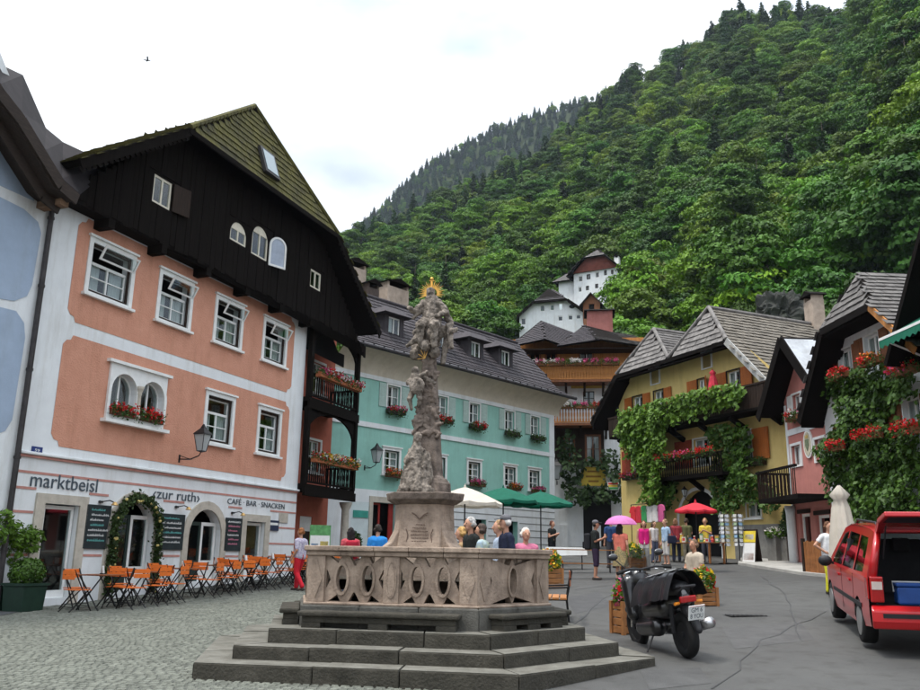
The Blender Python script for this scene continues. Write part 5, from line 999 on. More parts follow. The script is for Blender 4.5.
for u in (563, 596): x = OR.sz(u, 500)[0]; MB().box(x-.25, x+.25, -.1, .05, 1.3, 3.4).build('entrance_pier', mWhite, oh)
# ================================================================ yellow house with the vine balcony
a = atY(765, 426.5, 34); YE = Fac(a, -66.4)
yh = thing('yellow_house', 'yellow house with orange shutters, vine-covered balcony and twin shingled half-hip gables', 'house', YE.w(0, 0, 0), YE.a)
mYel = M('yellow_plaster', (.64, .50, .20), .9, .06, 1.6, .2, 50, stain=.22, col2=(.575, .43, .155)); mOrS = M('orange_shutter', (.44, .13, .025), .55, .15, 5, .15, 30, stretch=(5, 5, .4)); mRedS = M('faded_red_shutter', (.36, .07, .035), .6, .15, 5, .15, 30); mGreyP = M('grey_plinth', (.2, .195, .18), .9, .15, 3, .3, 40, stain=.3)
Y0, Y1 = YE.sz(621, 480)[0], 1.3; zE = YE.sz(616, 375, .8)[1]; 
e0, e1 = YE.sz(616, 375, .8)[0], YE.sz(726, 337, .8)[0]; em = YE.sz(668, 353, .8)[0]; lb, rbm = YE.sz(592, 431, .8), YE.sz(772, 377, .8)
y_up = [YE.rect(633, 400, 643, 412), YE.rect(654, 391.5, 664, 404.5), YE.rect(698, 380, 705.5, 394), YE.rect(727, 369.5, 741, 387)]
zz0 = min(w[2] for w in y_up)-.1; zz1 = sum(w[3] for w in y_up)/4; y_up = [(w[0], w[1], zz1-1.15 if i < 3 else zz1-1.5, zz1) for i, w in enumerate(y_up)]
y_at = [YE.rect(651.5, 371.5, 659.5, 382.5), YE.rect(702.5, 354, 711.5, 366.5)]
y_lo = [YE.rect(631.5, 454, 641, 470), YE.rect(693.5, 440, 710, 456.5), YE.rect(741, 432, 753, 455)]; y_lo = [(w[0], w[1], y_lo[1][3]-1.2, y_lo[1][3]) for w in y_lo]
y_g = [YE.rect(746.5, 504, 761.5, 517), YE.rect(678, 492, 722, 545)]
gw = [(Y0, .8), (Y1, .8), (Y1, rbm[1]-.0), (e1+.1, zE-.1), (e0+.1, zE-.1), (Y0, lb[1]+1.2)]
yholes = [rc(*w) for w in y_up+y_at+y_lo]+[rc(*y_g[0]), arch(y_g[1][0], y_g[1][1], 1.3, y_g[1][3])]
MB().wall(gw, yholes, 0, .3).build('wall', mYel, yh); MB().box(Y0+.02, Y1-.02, .9, .95, .8, zE-2.2).build('interior', mDark, yh); MB().box(Y1-.25, Y1-.002, .005, 9, .8, rbm[1]-1.0).build('side_wall', mYel, yh); MB().box(Y0+.002, Y0+.25, .005, 9, .8, rbm[1]-.3).build('side_wall', mYel, yh)
zp = YE.sz(785, 520)[1]; MB().box(YE.sz(735, 530)[0], Y1+.03, -.06, -.002, .8, 2.95).build('plinth', mGreyP, yh)
for i, w in enumerate(y_up):
    ws = .62; sh = {0: [('l', w[0]-.07-ws, ws, 0), ('r', w[1]+.07, ws*.92, 0)], 1: [('r', w[1]+.07, ws*.95, -4)], 2: [('l', w[0]-.07-ws*1.1, ws*1.1, 0), ('r', w[1]+.05, ws*.7, -35)], 3: [('l', w[0]-.07-ws*1.15, ws*1.15, 0), ('r', w[1]+.07, ws*1.15, -6)]}[i]
    window(yh, *w, trim=.05, tmat=mDkW, cols=2, rows=1, fw=.07, sill=False, shutters=sh, smat=mOrS)
for w in y_at: MB().box(w[0]-.1, w[1]+.1, .45, .5, w[2]-.1, w[3]+.1).build('attic_interior', mDark, yh); window(yh, *w, trim=.10, cols=1, rows=1, fmat=mDkW, fw=.05, curt=False, sill=False)
for i, w in enumerate(y_lo):
    sh = {0: [('l', w[0]-.05-.75, .75, 0)], 1: [('l', w[0]-.12-1.2, 1.2, 0)], 2: [('r', w[1]+.05, .95, -3)]}[i]
    window(yh, *w, trim=.06, tmat=mTrim if i else mDkW, cols=2, rows=1, fw=.07, sill=False, shutters=sh, smat=[mRedS, mRedS, mOrS][i])
window(yh, *y_g[0], trim=.05, cols=2, rows=1, fw=.06, sill=True, fmat=mTrim)
A = arch(y_g[1][0], y_g[1][1], 1.3, y_g[1][3]); MB().wall(arch(y_g[1][0]-.15, y_g[1][1]+.15, 1.3, y_g[1][3]+.15), [[(x, max(z, 1.301)) for x, z in A]], -.03, .03).build('shop_arch', mTrim, yh)
# twin roofs
zr_ = 12.5; a1, a2 = (e0+em)/2, (em+e1)/2; OVY = .8; BKY = 9; yap = .05
ha, hb, hc_ = (e0, -OVY, zE), (em, -OVY, zE), (e1, -OVY, zE); ap1, ap2 = (a1, yap, YE.sz(652, 331, -yap)[1]), (a2, yap, YE.sz(705, 310, -yap)[1])
mShk2 = M('pale_shingle', (.25, .235, .22), .9, .25, 2.5, .4, 30, col2=(.09, .084, .08))
roof(yh, [ha, hb, ap1], 0, mShake, mShk2, .34, .27, .035, mBlackW, .1, 'half_hip_roof', .03); roof(yh, [hb, hc_, ap2], 0, mShake, mShk2, .34, .27, .035, mBlackW, .1, 'half_hip_roof', .03)
sr_ = (ap2[2]-zE)/(a2-em); sl2 = (zE-lb[1])/(e0-lb[0])
rx = rbm[0]+.5; rz = zE-(zE-rbm[1])/(rbm[0]-e1)*(rx-e1)
def slope_quad(nm, top, hipc, ex, ez, tm):
    b0, b1 = (ex, -OVY, ez), (ex, BKY, ez); roof(yh, [b0, b1, (top[0], BKY, top[2]), top, hipc], 0, mShake, tm, .34, .27, .03, mBlackW, .14, nm, .03)
kR = (ap2[2]-zE)/(a2-e1); slope_quad('roof_slope', ap2, hc_, rx, ap2[2]+kR*(rx-a2), M('tan_shingle', (.20, .178, .145), .9, .25, 2.5, .4, 30, col2=(.095, .085, .07)))
lx = lb[0]; kL = (ap1[2]-zE)/(a1-e0); slope_quad('roof_slope', ap1, ha, lx, ap1[2]-kL*(a1-lx), mShake)
roof(yh, [hb, (em, BKY, zE), (a1, BKY, ap1[2]), ap1], 0, mShake, mShake, .34, .27, .03, mBlackW, .1, 'valley_slope'); roof(yh, [hb, (em, BKY, zE), (a2, BKY, ap2[2]), ap2], 0, mShake, mShake, .34, .27, .03, mBlackW, .1, 'valley_slope')
MB().bar((e1, -OVY-.03, zE-.05), (rx, -OVY-.03, ap2[2]+kR*(rx-a2)-.05), .05, .3).build('barge_board', M('pale_barge', (.42, .42, .40), .7, .15, 4, .2, 30, stain=.3), yh); MB().bar((e0, -OVY-.03, zE-.1), (lx, -OVY-.03, ap1[2]-kL*(a1-lx)-.1), .05, .3).build('barge_board', mBlackW, yh); MB().bar((e0-.1, -OVY-.02, zE-.1), (e1+.1, -OVY-.02, zE-.1), .05, .18).build('hip_eave_board', mBlackW, yh)
MB().prism([(e0, -OVY, zE-.25), (e1, -OVY, zE-.25), (e1, .02, zE-.05), (e0, .02, zE-.05)], (0, 0, -.06)).build('soffit', mBlackW, yh)
for P_, Q_ in ((e0, lx),): MB().prism([(e0, -OVY, zE-.28), (lx, -OVY, ap1[2]-kL*(a1-lx)-.28), (lx, .3, ap1[2]-kL*(a1-lx)-.28), (e0, .3, zE-.28)], (0, 0, -.06)).build('soffit', mBlackW, yh)
for P_, Q_ in ((ha, ap1), (hb, ap1), (hb, ap2), (hc_, ap2)):
    MB().tube([Vector(P_)+Vector((0, 0, .05)), Vector(Q_)+Vector((0, 0, .08))], .09, 7).build('hip_capping', mShk2, yh)
for P_ in (ap1, ap2): MB().tube([Vector(P_)+Vector((0, 0, .06)), Vector((P_[0], BKY, P_[2]+.06))], .1, 7).build('ridge_capping', mShk2, yh)
# upper balcony with vine
b0, zb0 = YE.sz(609, 434, 1.0); b1, zb1 = YE.sz(770, 414, 1.0); zb = (zb0+zb1)/2; YB = 1.0
MB().box(b0, b1, -YB, -.002, zb, zb+.14).build('balcony_floor', mBlackW, yh)
for k in range(6): x = b0+.6+k*(b1-b0-1)/5; MB().bar((x, -.02, zb-.5), (x, -YB+.15, zb-.06), .16, .2).build('bracket', mBlackW, yh)
fr_ = MB().box(b0, b1, -YB, -YB+.05, zb+.14, zb+.95).build('balcony_front', mDkW, yh); bd = MB(); x = b0
while x < b1: w = random.uniform(.12, .17); bd.box(x+.006, x+w-.006, -YB-random.uniform(.012, .026), -YB-.001, zb+.1, zb+1.0); x += w
bd.build('balcony_boards', mDkW, fr_, kind='stuff'); MB().box(b0-.02, b1+.02, -YB-.05, -YB+.09, zb+1.0, zb+1.07).build('handrail', mDkW, yh)
for x in (b0, b1-.05): MB().box(x, x+.05, -YB+.06, -.002, zb+.14, zb+1.0).build('balcony_side', mDkW, yh)
creeper('balcony_vine', 'bright green vine covering the upper balcony of the yellow house', YE, [[(618, 430), (624, 413), (650, 403), (700, 391), (742, 384), (748, 396), (738, 405), (700, 414), (670, 424), (658, 440), (645, 452), (626, 446)], [(624, 440), (655, 424), (668, 440), (662, 470), (660, 505), (648, 503), (640, 470), (628, 452)]], 1.08, mVine, .105, 300, .6)
creeper('dark_wall_vine', 'dark green vine between the windows and shop front of the yellow house', YE, [[(706, 432), (728, 425), (752, 430), (750, 450), (748, 470), (765, 478), (785, 500), (778, 513), (760, 505), (745, 502), (738, 512), (716, 512), (712, 480), (722, 458)], [(660, 482), (680, 480), (678, 500), (665, 512), (655, 505)]], .35, mIvy, .105, 260, .55)
c0, cz = YE.sz(655, 482, .9); c1, _ = YE.sz(722, 473, .9); MB().box(c0, c1, -.9, -.002, cz, cz+.14).build('balcony_floor', mBlackW, yh); balusters(yh, c0, c1, -.85, -.85, cz+.14, cz+.95, mBlackW, .15, .09)
for k in range(3): x = c0+.4+k*(c1-c0-.8)/2; MB().bar((x, -.02, cz-.45), (x, -.75, cz), .16, .18).build('bracket', mBlackW, yh)
for i, (p0, p1, cc_) in enumerate(((.05, .35, ('red',)), (.4, .65, ('red', 'pink')), (.7, .95, ('red',)))): flower_box(YE, c0+(c1-c0)*p0, c0+(c1-c0)*p1, .92, cz+.8, ['box of red geraniums at the vine end of the lower yellow-house balcony', 'box of pink and red flowers mid lower balcony of the yellow house', 'box of sparse red flowers on the lower balcony of the yellow house'][i], cc_, .18, .24, 2.2, mDkW)
flower_box(YE, y_lo[0][0]-.5, y_lo[0][1]+.1, .05, y_lo[0][2]-.25, 'window box of pink flowers beside the red shutter of the yellow house', ('pink', 'red'), .18, .24, 1.8, mDkW); flower_box(YE, y_lo[2][0]+.1, y_lo[2][1]+.8, .05, y_lo[2][2]-.3, 'window box of dark foliage under the orange shutter of the yellow house', (), .18, .24, 1.6, mDkW)
# ================================================================ narrow pink house
a = atY(787, 434, 31.5); RP = Fac(a, -86.6)
np_ = thing('narrow_pink_house', 'narrow dusty pink house with an oval crest and dark carved balcony', 'house', RP.w(0, 0, 0), RP.a)
mPnk = M('dusty_pink_plaster', (.48, .19, .16), .9, .07, 2, .15, 60, stain=.12)
N0, N1 = -.05, 3.12; ze_ = RP.sz(785, 406)[1]; apx, apz = 1.75, RP.sz(793.6, 331, .5)[1]-.1
nw = [RP.rect(791.5, 446.5, 802, 462), RP.rect(814.5, 437, 826, 457)]; nw = [(w[0], w[1], nw[0][2]-.1, nw[0][3]) for w in nw]; nt_ = [RP.rect(792.5, 396, 802, 412), RP.rect(806, 387, 818, 405)]; nt_ = [(w[0], w[1], nt_[0][2], nt_[0][3]) for w in nt_]; ndr = [(.5, 1.3, 1.2, 3.2), (1.75, 2.7, 1.2, 3.1)]
MB().wall([(N0, .8), (N1, .8), (N1, ze_+.2), (apx+.2, apz-.3), (apx-.2, apz-.3), (N0, ze_+.2)], [rc(*w) for w in nw+nt_+ndr], 0, .3).build('wall', mPnk, np_); MB().box(N0+.02, N1-.02, .9, .95, .8, ze_).build('interior', mDark, np_); MB().box(N0+.002, N0+.2, .005, 8, .8, ze_).build('side_wall', mPnk, np_); MB().box(N1-.2, N1-.002, .005, 8, .8, ze_).build('side_wall', mPnk, np_)
zbd = RP.sz(787, 434)[1]; MB().box(N0, N1, -.03, -.002, zbd-.1, zbd+.12).build('string_course', mWhite, np_); MB().box(N0, N0+.14, -.028, -.002, 3.4, ze_).build('corner_pilaster', mWhite, np_)
for w in nw: window(np_, *w, trim=.09, cols=2, rows=1, fw=.06, sill=False)
for i, w in enumerate(nt_):
    window(np_, *w, trim=.07, cols=2, rows=1, fw=.06, sill=False, shutters=[('l', w[0]-.05-.36, .36, 0), ('r', w[1]+.05, .36, -4)], smat=mTrim)
    flower_box(RP, w[0]-.1, w[1]+.25, .05, w[2]-.28, ('box of white and red flowers by the gable corner of the narrow pink house', 'box of pale flowers under the second gable window of the narrow pink house')[i], ('white', 'red') if i == 0 else ('white', 'pink'), .18, .26, 2, mBrn)
c, z = RP.sz(807.8, 444, .05); 
def disc(mb, c, z, rx, rz, y0, y1, n=24): mb.prism([(c+rx*math.cos(6.2832*i/n), y0, z+rz*math.sin(6.2832*i/n)) for i in range(n)], (0, y1-y0, 0)); return mb
em_ = disc(MB(), c, z, .33, .5, -.06, -.002).build('oval_crest', mTrim, np_); disc(MB(), c, z, .26, .42, -.075, -.061).build('crest_field', M('crest_beige', (.55, .5, .38), .7, .15, 12, .2), em_); MB().prism([(c-.14, -.09, z+.16), (c+.14, -.09, z+.16), (c+.14, -.09, z-.05), (c, -.09, z-.25), (c-.14, -.09, z-.05)], (0, .014, 0)).build('crest_shield', M('crest_green', (.16, .2, .12), .7, .2, 12, .2), em_); MB().prism([(c-.1, -.09, z+.2), (c-.12, -.09, z+.32), (c-.04, -.09, z+.27), (c, -.09, z+.34), (c+.04, -.09, z+.27), (c+.12, -.09, z+.32), (c+.1, -.09, z+.2)], (0, .014, 0)).build('crest_crown', M('crest_gold', (.55, .4, .12), .5, .2, 12, .2), em_)
for w in ndr: MB().wall(rc(*w), [rc(w[0]+.1, w[1]-.1, 1.9, w[3]-.1)], .1, .05, .15).build('shop_door', mTrim, np_); MB().box(w[0]-.1, w[1]+.1, -.04, -.002, w[3]+.01, w[3]+.15).build('door_lintel', mDkW, np_)
MB().lathe([(.16, .8), (.16, 3.2), (.2, 3.5)], 12, (.12, -.15, 0)).build('white_pier', mWhite, np_, True)
zbb = RP.sz(790, 497, 1.2)[1]; b0, b1 = RP.sz(769, 490, 1.2)[0]-.0, RP.sz(834, 495, 1.2)[0]; b0, b1 = N0+.05, N1+.05; YB = 1.25; zbb = RP.sz(800, 498, YB)[1]; hB = 1.05
MB().box(b0, b1, -YB, -.002, zbb, zbb+.16).build('balcony_floor', mBlackW, np_)
def pboards(mb, p, q, z0, z1, n, mat_t=.03):
    for i in range(n):
        a_, b_ = Vector(p).lerp(Vector(q), i/n+.02), Vector(p).lerp(Vector(q), (i+1)/n-.02); d_ = (b_-a_); nn = Vector((d_.y, -d_.x, 0)).normalized()*mat_t; w = d_.length; c = (a_+b_)/2
        half = [(0.5, 0), (.5, .2), (.22, .28), (.5, .36), (.5, .58), (.22, .66), (.5, .74), (.5, 1)]; dn = d_.normalized()
        mb.prism([c+dn*w*k+Vector((0, 0, z0+(z1-z0)*t)) for k, t in half]+[c-dn*w*k+Vector((0, 0, z0+(z1-z0)*t)) for k, t in reversed(half)], nn)
mb = MB(); pboards(mb, (b0, -YB, 0), (b1, -YB, 0), zbb+.14, zbb+hB, 22); pboards(mb, (b0, -.02, 0), (b0, -YB, 0), zbb+.14, zbb+hB, 9); rl = MB().box(b0-.03, b1+.03, -YB-.06, -YB+.04, zbb+hB, zbb+hB+.08).box(b0-.06, b0+.04, -YB+.045, -.002, zbb+hB+.001, zbb+hB+.079).build('handrail', mBlackW, np_); mb.build('pierced_boards', mDkW, rl, kind='stuff')
lx_, rx_ = -.65, 3.45; kx = 1.05; mSheet = M('grey_sheet_metal', (.36, .38, .40), .5, .15, 1.2, .1, 10, metal=.2, stain=.35)
for ex, nm in ((lx_, 'l'), (rx_, 'r')): P = [(ex, -.75, apz-kx*abs(ex-apx)), (ex, 7, apz-kx*abs(ex-apx)), (apx, 7, apz), (apx, -.75, apz)]; nn = Vector((kx if ex > apx else -kx, 0, 1)).normalized(); MB().prism(P, nn*-.12).build('roof', mSheet if nm == 'r' else mBlackW, np_); MB().bar((ex, -.8, P[0][2]-.12), (apx, -.8, apz-.12), .06, .36).build('barge_board', mBlackW, np_)
chimney(np_, RP, 803, 814, 299, 326, -5, .6)
# ================================================================ ivy house
iv = thing('ivy_house', 'white house overgrown with ivy, brown shutters and red geraniums', 'house', RP.w(0, 0, 0), RP.a)
I0, I1 = 3.16, 9.4; Yi = -.12
e0, z_ = RP.sz(821, 331, .9); e1, z2_ = RP.sz(869, 301, .9); zE = (z_+z2_)/2; ap = (RP.sz(858, 272, .15)[0], -.15, RP.sz(858, 272, .15)[1])
iw = [RP.rect(842.5, 352, 850, 368), RP.rect(868, 338, 883, 356), RP.rect(846, 426, 853, 442), RP.rect(872, 414, 884, 430), RP.rect(907, 400, 920, 422)]; iw = [(w[0], w[0]+.8, w[3]-1.2, w[3]) for w in iw]
MB().wall([(I0, .6), (I1, .6), (I1, zE-1.2), (e1, zE-.15), (e0+.3, zE-.15), (I0, zE-1.2)], [rc(*w) for w in iw], Yi, .3).build('wall', mWhite, iv); MB().box(I0+.05, I1-.05, .9, .95, .6, zE-.9).build('interior', mDark, iv); MB().box(I0+.002, I0+.2, .0, 7, .6, zE-1.3).build('side_wall', mWhite, iv)
for w in iw: window(iv, *w, y=Yi, trim=.05, tmat=mTrim, cols=2, rows=1, fw=.07, sill=False, shutters=[('l', w[0]-.06-.5, .5, 0), ('r', w[1]+.06, .5, -4)], smat=mBrn)
roof(iv, [(e0, -.9, zE), (e1, -.9, zE), ap], 0, mShake, mShake, .34, .26, .035, mBlackW, .1, 'half_hip_roof', .03)
kR = (ap[2]-zE)/(ap[0]-e1); kL = (ap[2]-zE)/(ap[0]-e0); rx = I1+.5; lx = I0-.15
roof(iv, [(rx, -.9, ap[2]+kR*(rx-ap[0])), (rx, 8, ap[2]+kR*(rx-ap[0])), (ap[0], 8, ap[2]), ap, (e1, -.9, zE)], 0, mShake, mShake, .32, .26, .03, mBlackW, .12, 'roof_slope', .02); roof(iv, [(lx, -.9, ap[2]+kL*(lx-ap[0])), (lx, 8, ap[2]+kL*(lx-ap[0])), (ap[0], 8, ap[2]), ap, (e0, -.9, zE)], 0, mShake, mShake, .32, .26, .03, mBlackW, .12, 'roof_slope', .02)
MB().bar((e1, -.93, zE-.12), (rx, -.93, ap[2]+kR*(rx-ap[0])-.12), .05, .2).build('barge_board', mOak, iv); MB().bar((e0, -.93, zE-.2), (lx, -.93, ap[2]+kL*(lx-ap[0])-.2), .06, .3).build('barge_board', mBlackW, iv); MB().bar((e0, -.93, zE-.12), (e1, -.93, zE-.12), .05, .22).build('hip_eave_board', mBlackW, iv)
MB().prism([(e0, -.88, zE-.22), (lx, -.88, ap[2]+kL*(lx-ap[0])-.3), (lx, -.1, ap[2]+kL*(lx-ap[0])-.3), (e0, -.1, zE-.22)], (0, 0, -.06)).build('soffit', mBlackW, iv); MB().box(e0, e1, -.88, -.14, zE-.3, zE-.22).build('soffit', mBlackW, iv)
MB().add([(I1-1.2, 1, zE-1.0), (I1+1.4, 1, zE-.1), (I1+1.6, 3, zE+1.5), (I1-1.4, 3, zE+.4)], [(0, 1, 2, 3)]).build('lean_to_sheet', M('verdigris_sheet', (.38, .47, .47), .5, .1, 2, .05, metal=.2), iv)
creeper('wall_ivy', 'thick dark ivy covering the front of the white house', RP, [[(831, 392), (840, 378), (862, 372), (885, 368), (905, 372), (918, 380), (925, 395), (905, 398), (895, 405), (890, 425), (905, 428), (925, 420), (925, 520), (860, 520), (835, 505), (832, 470), (830, 440), (845, 420), (838, 405)], [(852, 415), (866, 408), (868, 440), (858, 440)]], .2, mIvy, .09, 420, .8)
for i, (u0, u1, v, cs_, lb_) in enumerate([(836, 851, 376, ('red',), 'cascade of red geraniums by the first brown shutter of the ivy house'), (868, 885, 362, ('red', 'red', 'orange'), 'box of red geraniums under the gable window of the ivy house'), (899, 921, 372, ('pink', 'red'), 'cascade of pink geraniums by the green awning'), (833, 846, 447, ('red',), 'red geraniums hanging in the ivy above the closed umbrella'), (863, 884, 436, ('red',), 'box of bright red geraniums deep in the ivy'), (903, 921, 430, ('red',), 'wooden box of geraniums by the big ivy house window')]):
    s0, z0 = RP.sz(u0, v, .55); s1, _ = RP.sz(u1, v, .55); flower_box(RP, s0, s1, .55, z0-.2, lb_, cs_, .18, .28, 2.1, mBrn, None, .25)
# nearer dark house and the awning
dk = thing('dark_gable_house', 'house with a black steep gable and timber boards beyond the ivy house', 'house', RP.w(0, 0, 0), RP.a)
MB().wall([(9.45, .4), (16, .4), (16, 7.5), (12.8, 11.5), (9.45, 7.4)], [], -.35, .3).build('wall', mWhite, dk); mb = MB(); x = 9.45
while x < 16: w = random.uniform(.18, .26); mb.box(x+.006, x+w-.006, -.39, -.355, 5.2, min(7.4+(x-9.45)*1.2, 7.5+(16-x)*1.2)); x += w
mb.build('cladding_boards', mDkW, dk, kind='stuff')
for ex in (9.0, 16.6): MB().prism([(ex, -1.3, 6.8), (ex, 8, 6.8), (12.8, 8, 12.0), (12.8, -1.3, 12.0)], Vector((1 if ex > 12 else -1, 0, .8)).normalized()*-.15).build('roof', mBlackW, dk)
aw = thing('green_awning', 'green fabric awning with a white front edge and scalloped valance', 'awning', RP.w(0, 0, 0), RP.a); mAw = M('green_canvas', (.015, .17, .10), .8, .1, 5, .1, 60, trans=.15)
zA = RP.sz(880, 340, 1.6); zB = RP.sz(925, 303, 1.6); s0 = zA[0]; s1 = s0+4.5; zf_ = (zA[1]); 
MB().add([(s0, -1.6, zf_), (s1, -1.6, zf_), (s1, -.36, zf_+.75), (s0, -.36, zf_+.75)], [(0, 1, 2, 3)]).build('canvas', mAw, aw); MB().box(s0, s1, -1.64, -1.6, zf_-.04, zf_+.03).build('front_bar', mTrim, aw); mb = MB(); n = 18
for i in range(n): x0, x1 = s0+(s1-s0)*i/n, s0+(s1-s0)*(i+1)/n; mb.prism([(x0, -1.63, zf_-.04), (x1, -1.63, zf_-.04), (x1, -1.63, zf_-.2), ((x0+x1)/2, -1.63, zf_-.27), (x0, -1.63, zf_-.2)], (0, .012, 0))
mb.build('valance', mAw, aw); MB().bar((s0+.1, -1.58, zf_-.02), (s0+.1, -.36, zf_-.5), .04).build('awning_arm', mTrim, aw)
# ================================================================ white houses on the slope
def hill_house(label, u, v, Y, al, wpx, rows, eave, gab, roofm, name):
    pass
a = atY(597, 290, 124); HU = Fac(a, -30); h1 = thing('hillside_manor', 'tall white house with a reddish timber gable high on the wooded slope', 'house', HU.w(0, 0, 0), HU.a)
L0, L1 = HU.sz(574, 290)[0], HU.sz(619, 290)[0]; zt_ = HU.sz(619, 268)[1]; zb_ = HU.sz(580, 305)[1]-14; mr = (L0+L1)/2
wn = [HU.rect(578, 276, 583, 281.5), HU.rect(586.5, 274.5, 590.5, 279), HU.rect(595, 272, 599.5, 277.5), HU.rect(604, 270.5, 607, 275), HU.rect(611, 269.8, 613.5, 273.8), HU.rect(578, 287, 582, 292), HU.rect(585.8, 286, 589, 290), HU.rect(595, 284, 598.3, 288), HU.rect(609, 281, 614, 285)]
MB().wall([(L0, zb_), (L1, zb_), (L1, zt_), (mr+1.5, zt_+2.2), (mr-1.5, zt_+2.2), (L0, zt_)], [rc(*w) for w in wn], 0, .3).build('wall', mWhite, h1); MB().box(L0, L1, .8, .9, zb_, zt_).build('interior', mDark, h1); MB().box(L1-.3, L1-.002, .01, 9, zb_, zt_).build('side_wall', mWhite, h1)
for i, w in enumerate(wn): MB().wall(rc(*w), [rc(w[0]+.12, w[1]-.12, w[2]+.12, w[3]-.12)], .05, .1).build('window', mTrim if i in (0, 2, 5, 8) else mDkW, h1); MB().box(w[0]+.1, w[1]-.1, .12, .13, w[2]+.1, w[3]-.1).build('pane', mGlass, h1)
MB().wall([(L0-.3, zt_+.15), (L1+.3, zt_+.15), (mr+1.6, zt_+2.3), (mr-1.6, zt_+2.3)], [], -.3, .1, -.05).build('timber_gable', M('red_timber', (.16, .045, .03), .8, .15, 2, .2), h1)
roof(h1, [(mr-1.8, -1, zt_+2.2), (mr+1.8, -1, zt_+2.2), (mr, 1.2, zt_+4)], 0, mShake, mShake, .5, .5, .04, mBlackW, .15, 'half_hip_roof'); kk = 1.05
for ex, sg_ in ((L1+.9, 1), (L0-.9, -1)):
    zz = zt_+2.2-(abs(ex-mr)-1.8)*.95; roof(h1, [(ex, -1, zz), (ex, 9, zz), (mr, 9, zt_+4), (mr, 1.2, zt_+4), (mr+sg_*1.8, -1, zt_+2.2)], 0, mShake, mShake, .5, .5, .04, mBlackW, .2, 'roof_slope')
MB().box(L0-3.2, L0-.01, 1.5, 8, zb_, HU.sz(562, 281, -1.5)[1]).build('side_wing', mWhite, h1); zw_ = HU.sz(562, 281, -1.5)[1]; roof(h1, [(L0-4.0, .8, zw_-.2), (L0+.2, .8, zw_-.2), (L0+.2, 4.5, zw_+2.6), (L0-2.2, 4.5, zw_+2.6)], 0, mShake, mShake, .5, .5, .04, mBlackW, .2, 'wing_roof'); roof(h1, [(L0-4.0, .8, zw_-.2), (L0-2.2, 4.5, zw_+2.6), (L0-4.0, 8.2, zw_-.2)], 0, mShake, mShake, .5, .5, .04, mBlackW, .1, 'wing_roof')
chimney(h1, HU, 614, 619, 256, 268, -3, .7, mTrim)
a = atY(550, 318, 112); HL_ = Fac(a, -8); h2 = thing('hillside_long_house', 'long white house with a low dark hipped roof below the hillside manor', 'house', HL_.w(0, 0, 0), HL_.a)
L0, L1 = HL_.sz(519.5, 318)[0], HL_.sz(583, 318)[0]; zt_ = HL_.sz(550, 302)[1]; zb_ = HL_.sz(550, 328)[1]-14; zl_ = HL_.sz(521, 315)[1]; zrr = HL_.sz(583, 310)[1]
wn = [HL_.rect(540, 305, 545, 311.5), HL_.rect(550, 304.3, 554.5, 310.5), HL_.rect(558.5, 303, 563, 310), HL_.rect(521, 318, 526, 325), HL_.rect(558, 316, 563, 321), HL_.rect(568, 315, 573, 320), HL_.rect(576, 314.5, 581, 319)]
MB().wall([(L0, zb_), (L1, zb_), (L1, zrr), (HL_.sz(566, 299)[0], zt_+.3), (HL_.sz(534, 302)[0], zt_+.1), (L0, zl_)], [rc(*w) for w in wn], 0, .3).build('wall', mWhite, h2); MB().box(L0, L1, .8, .9, zb_, zl_).build('interior', mDark, h2); MB().box(L1-.3, L1-.002, .01, 8, zb_, zrr).build('side_wall', mWhite, h2)
for w in wn: MB().wall(rc(*w), [rc(w[0]+.1, w[1]-.1, w[2]+.1, w[3]-.1)], .05, .1).build('window', mTrim, h2); MB().box(w[0]+.09, w[1]-.09, .12, .13, w[2]+.09, w[3]-.09).build('pane', mGlass, h2)
s_, z_ = HL_.sz(572, 306.5); disc(MB(), s_, z_, .4, .28, -.03, -.005).build('oval_window', mDark, h2)
q = lambda u, v, n: (HL_.sz(u, v, n)[0], -n, HL_.sz(u, v, n)[1])
A_, B_, C_, D_ = q(517, 317, .6), q(533, 302.5, .6), q(567, 299.5, .6), q(585, 311.5, .6)
for P_ in ((A_, B_), (B_, C_), (C_, D_)): MB().bar(P_[0], P_[1], .1, .35).build('eave_board', mBlackW, h2)
e1_, e2_ = q(548, 288.5, -3), q(556, 291, -3)
roof(h2, [B_, C_, e2_, e1_], 0, mSlate, mSlate, .5, .5, .04, mBlackW, .1, 'roof_slope'); roof(h2, [A_, B_, e1_, (A_[0], 6, A_[2])], 0, mSlate, mSlate, .5, .5, .04, mBlackW, .1, 'roof_slope'); roof(h2, [C_, D_, (D_[0], 6, D_[2]), e2_], 0, mSlate, mSlate, .5, .5, .04, mBlackW, .1, 'roof_slope')
a = atY(591, 306, 104); HH = Fac(a, -20); h3 = thing('hillside_hut', 'small brown timber hut between the two white hillside houses', 'hut', HH.w(0, 0, 0), HH.a)
L0, L1 = HH.sz(583, 306)[0], HH.sz(600, 306)[0]; z0_, z1_ = HH.sz(591, 313)[1]-10, HH.sz(591, 302.5)[1]; mr = (L0+L1)/2
MB().wall([(L0, z0_), (L1, z0_), (L1, z1_), (mr, z1_+1.1), (L0, z1_)], [rc(mr-.35, mr+.35, z1_-.9, z1_-.2)], 0, .2).build('wall', mBrn, h3); MB().box(L0+.02, L1-.02, .3, 2.2, z0_, z1_).build('interior', mDark, h3)
for ex in (L0-.4, L1+.4): MB().prism([(ex, -.5, z1_-.4), (ex, 2.6, z1_-.4), (mr, 2.6, z1_+1.25), (mr, -.5, z1_+1.25)], (0, 0, -.12)).build('roof', mSlate, h3)
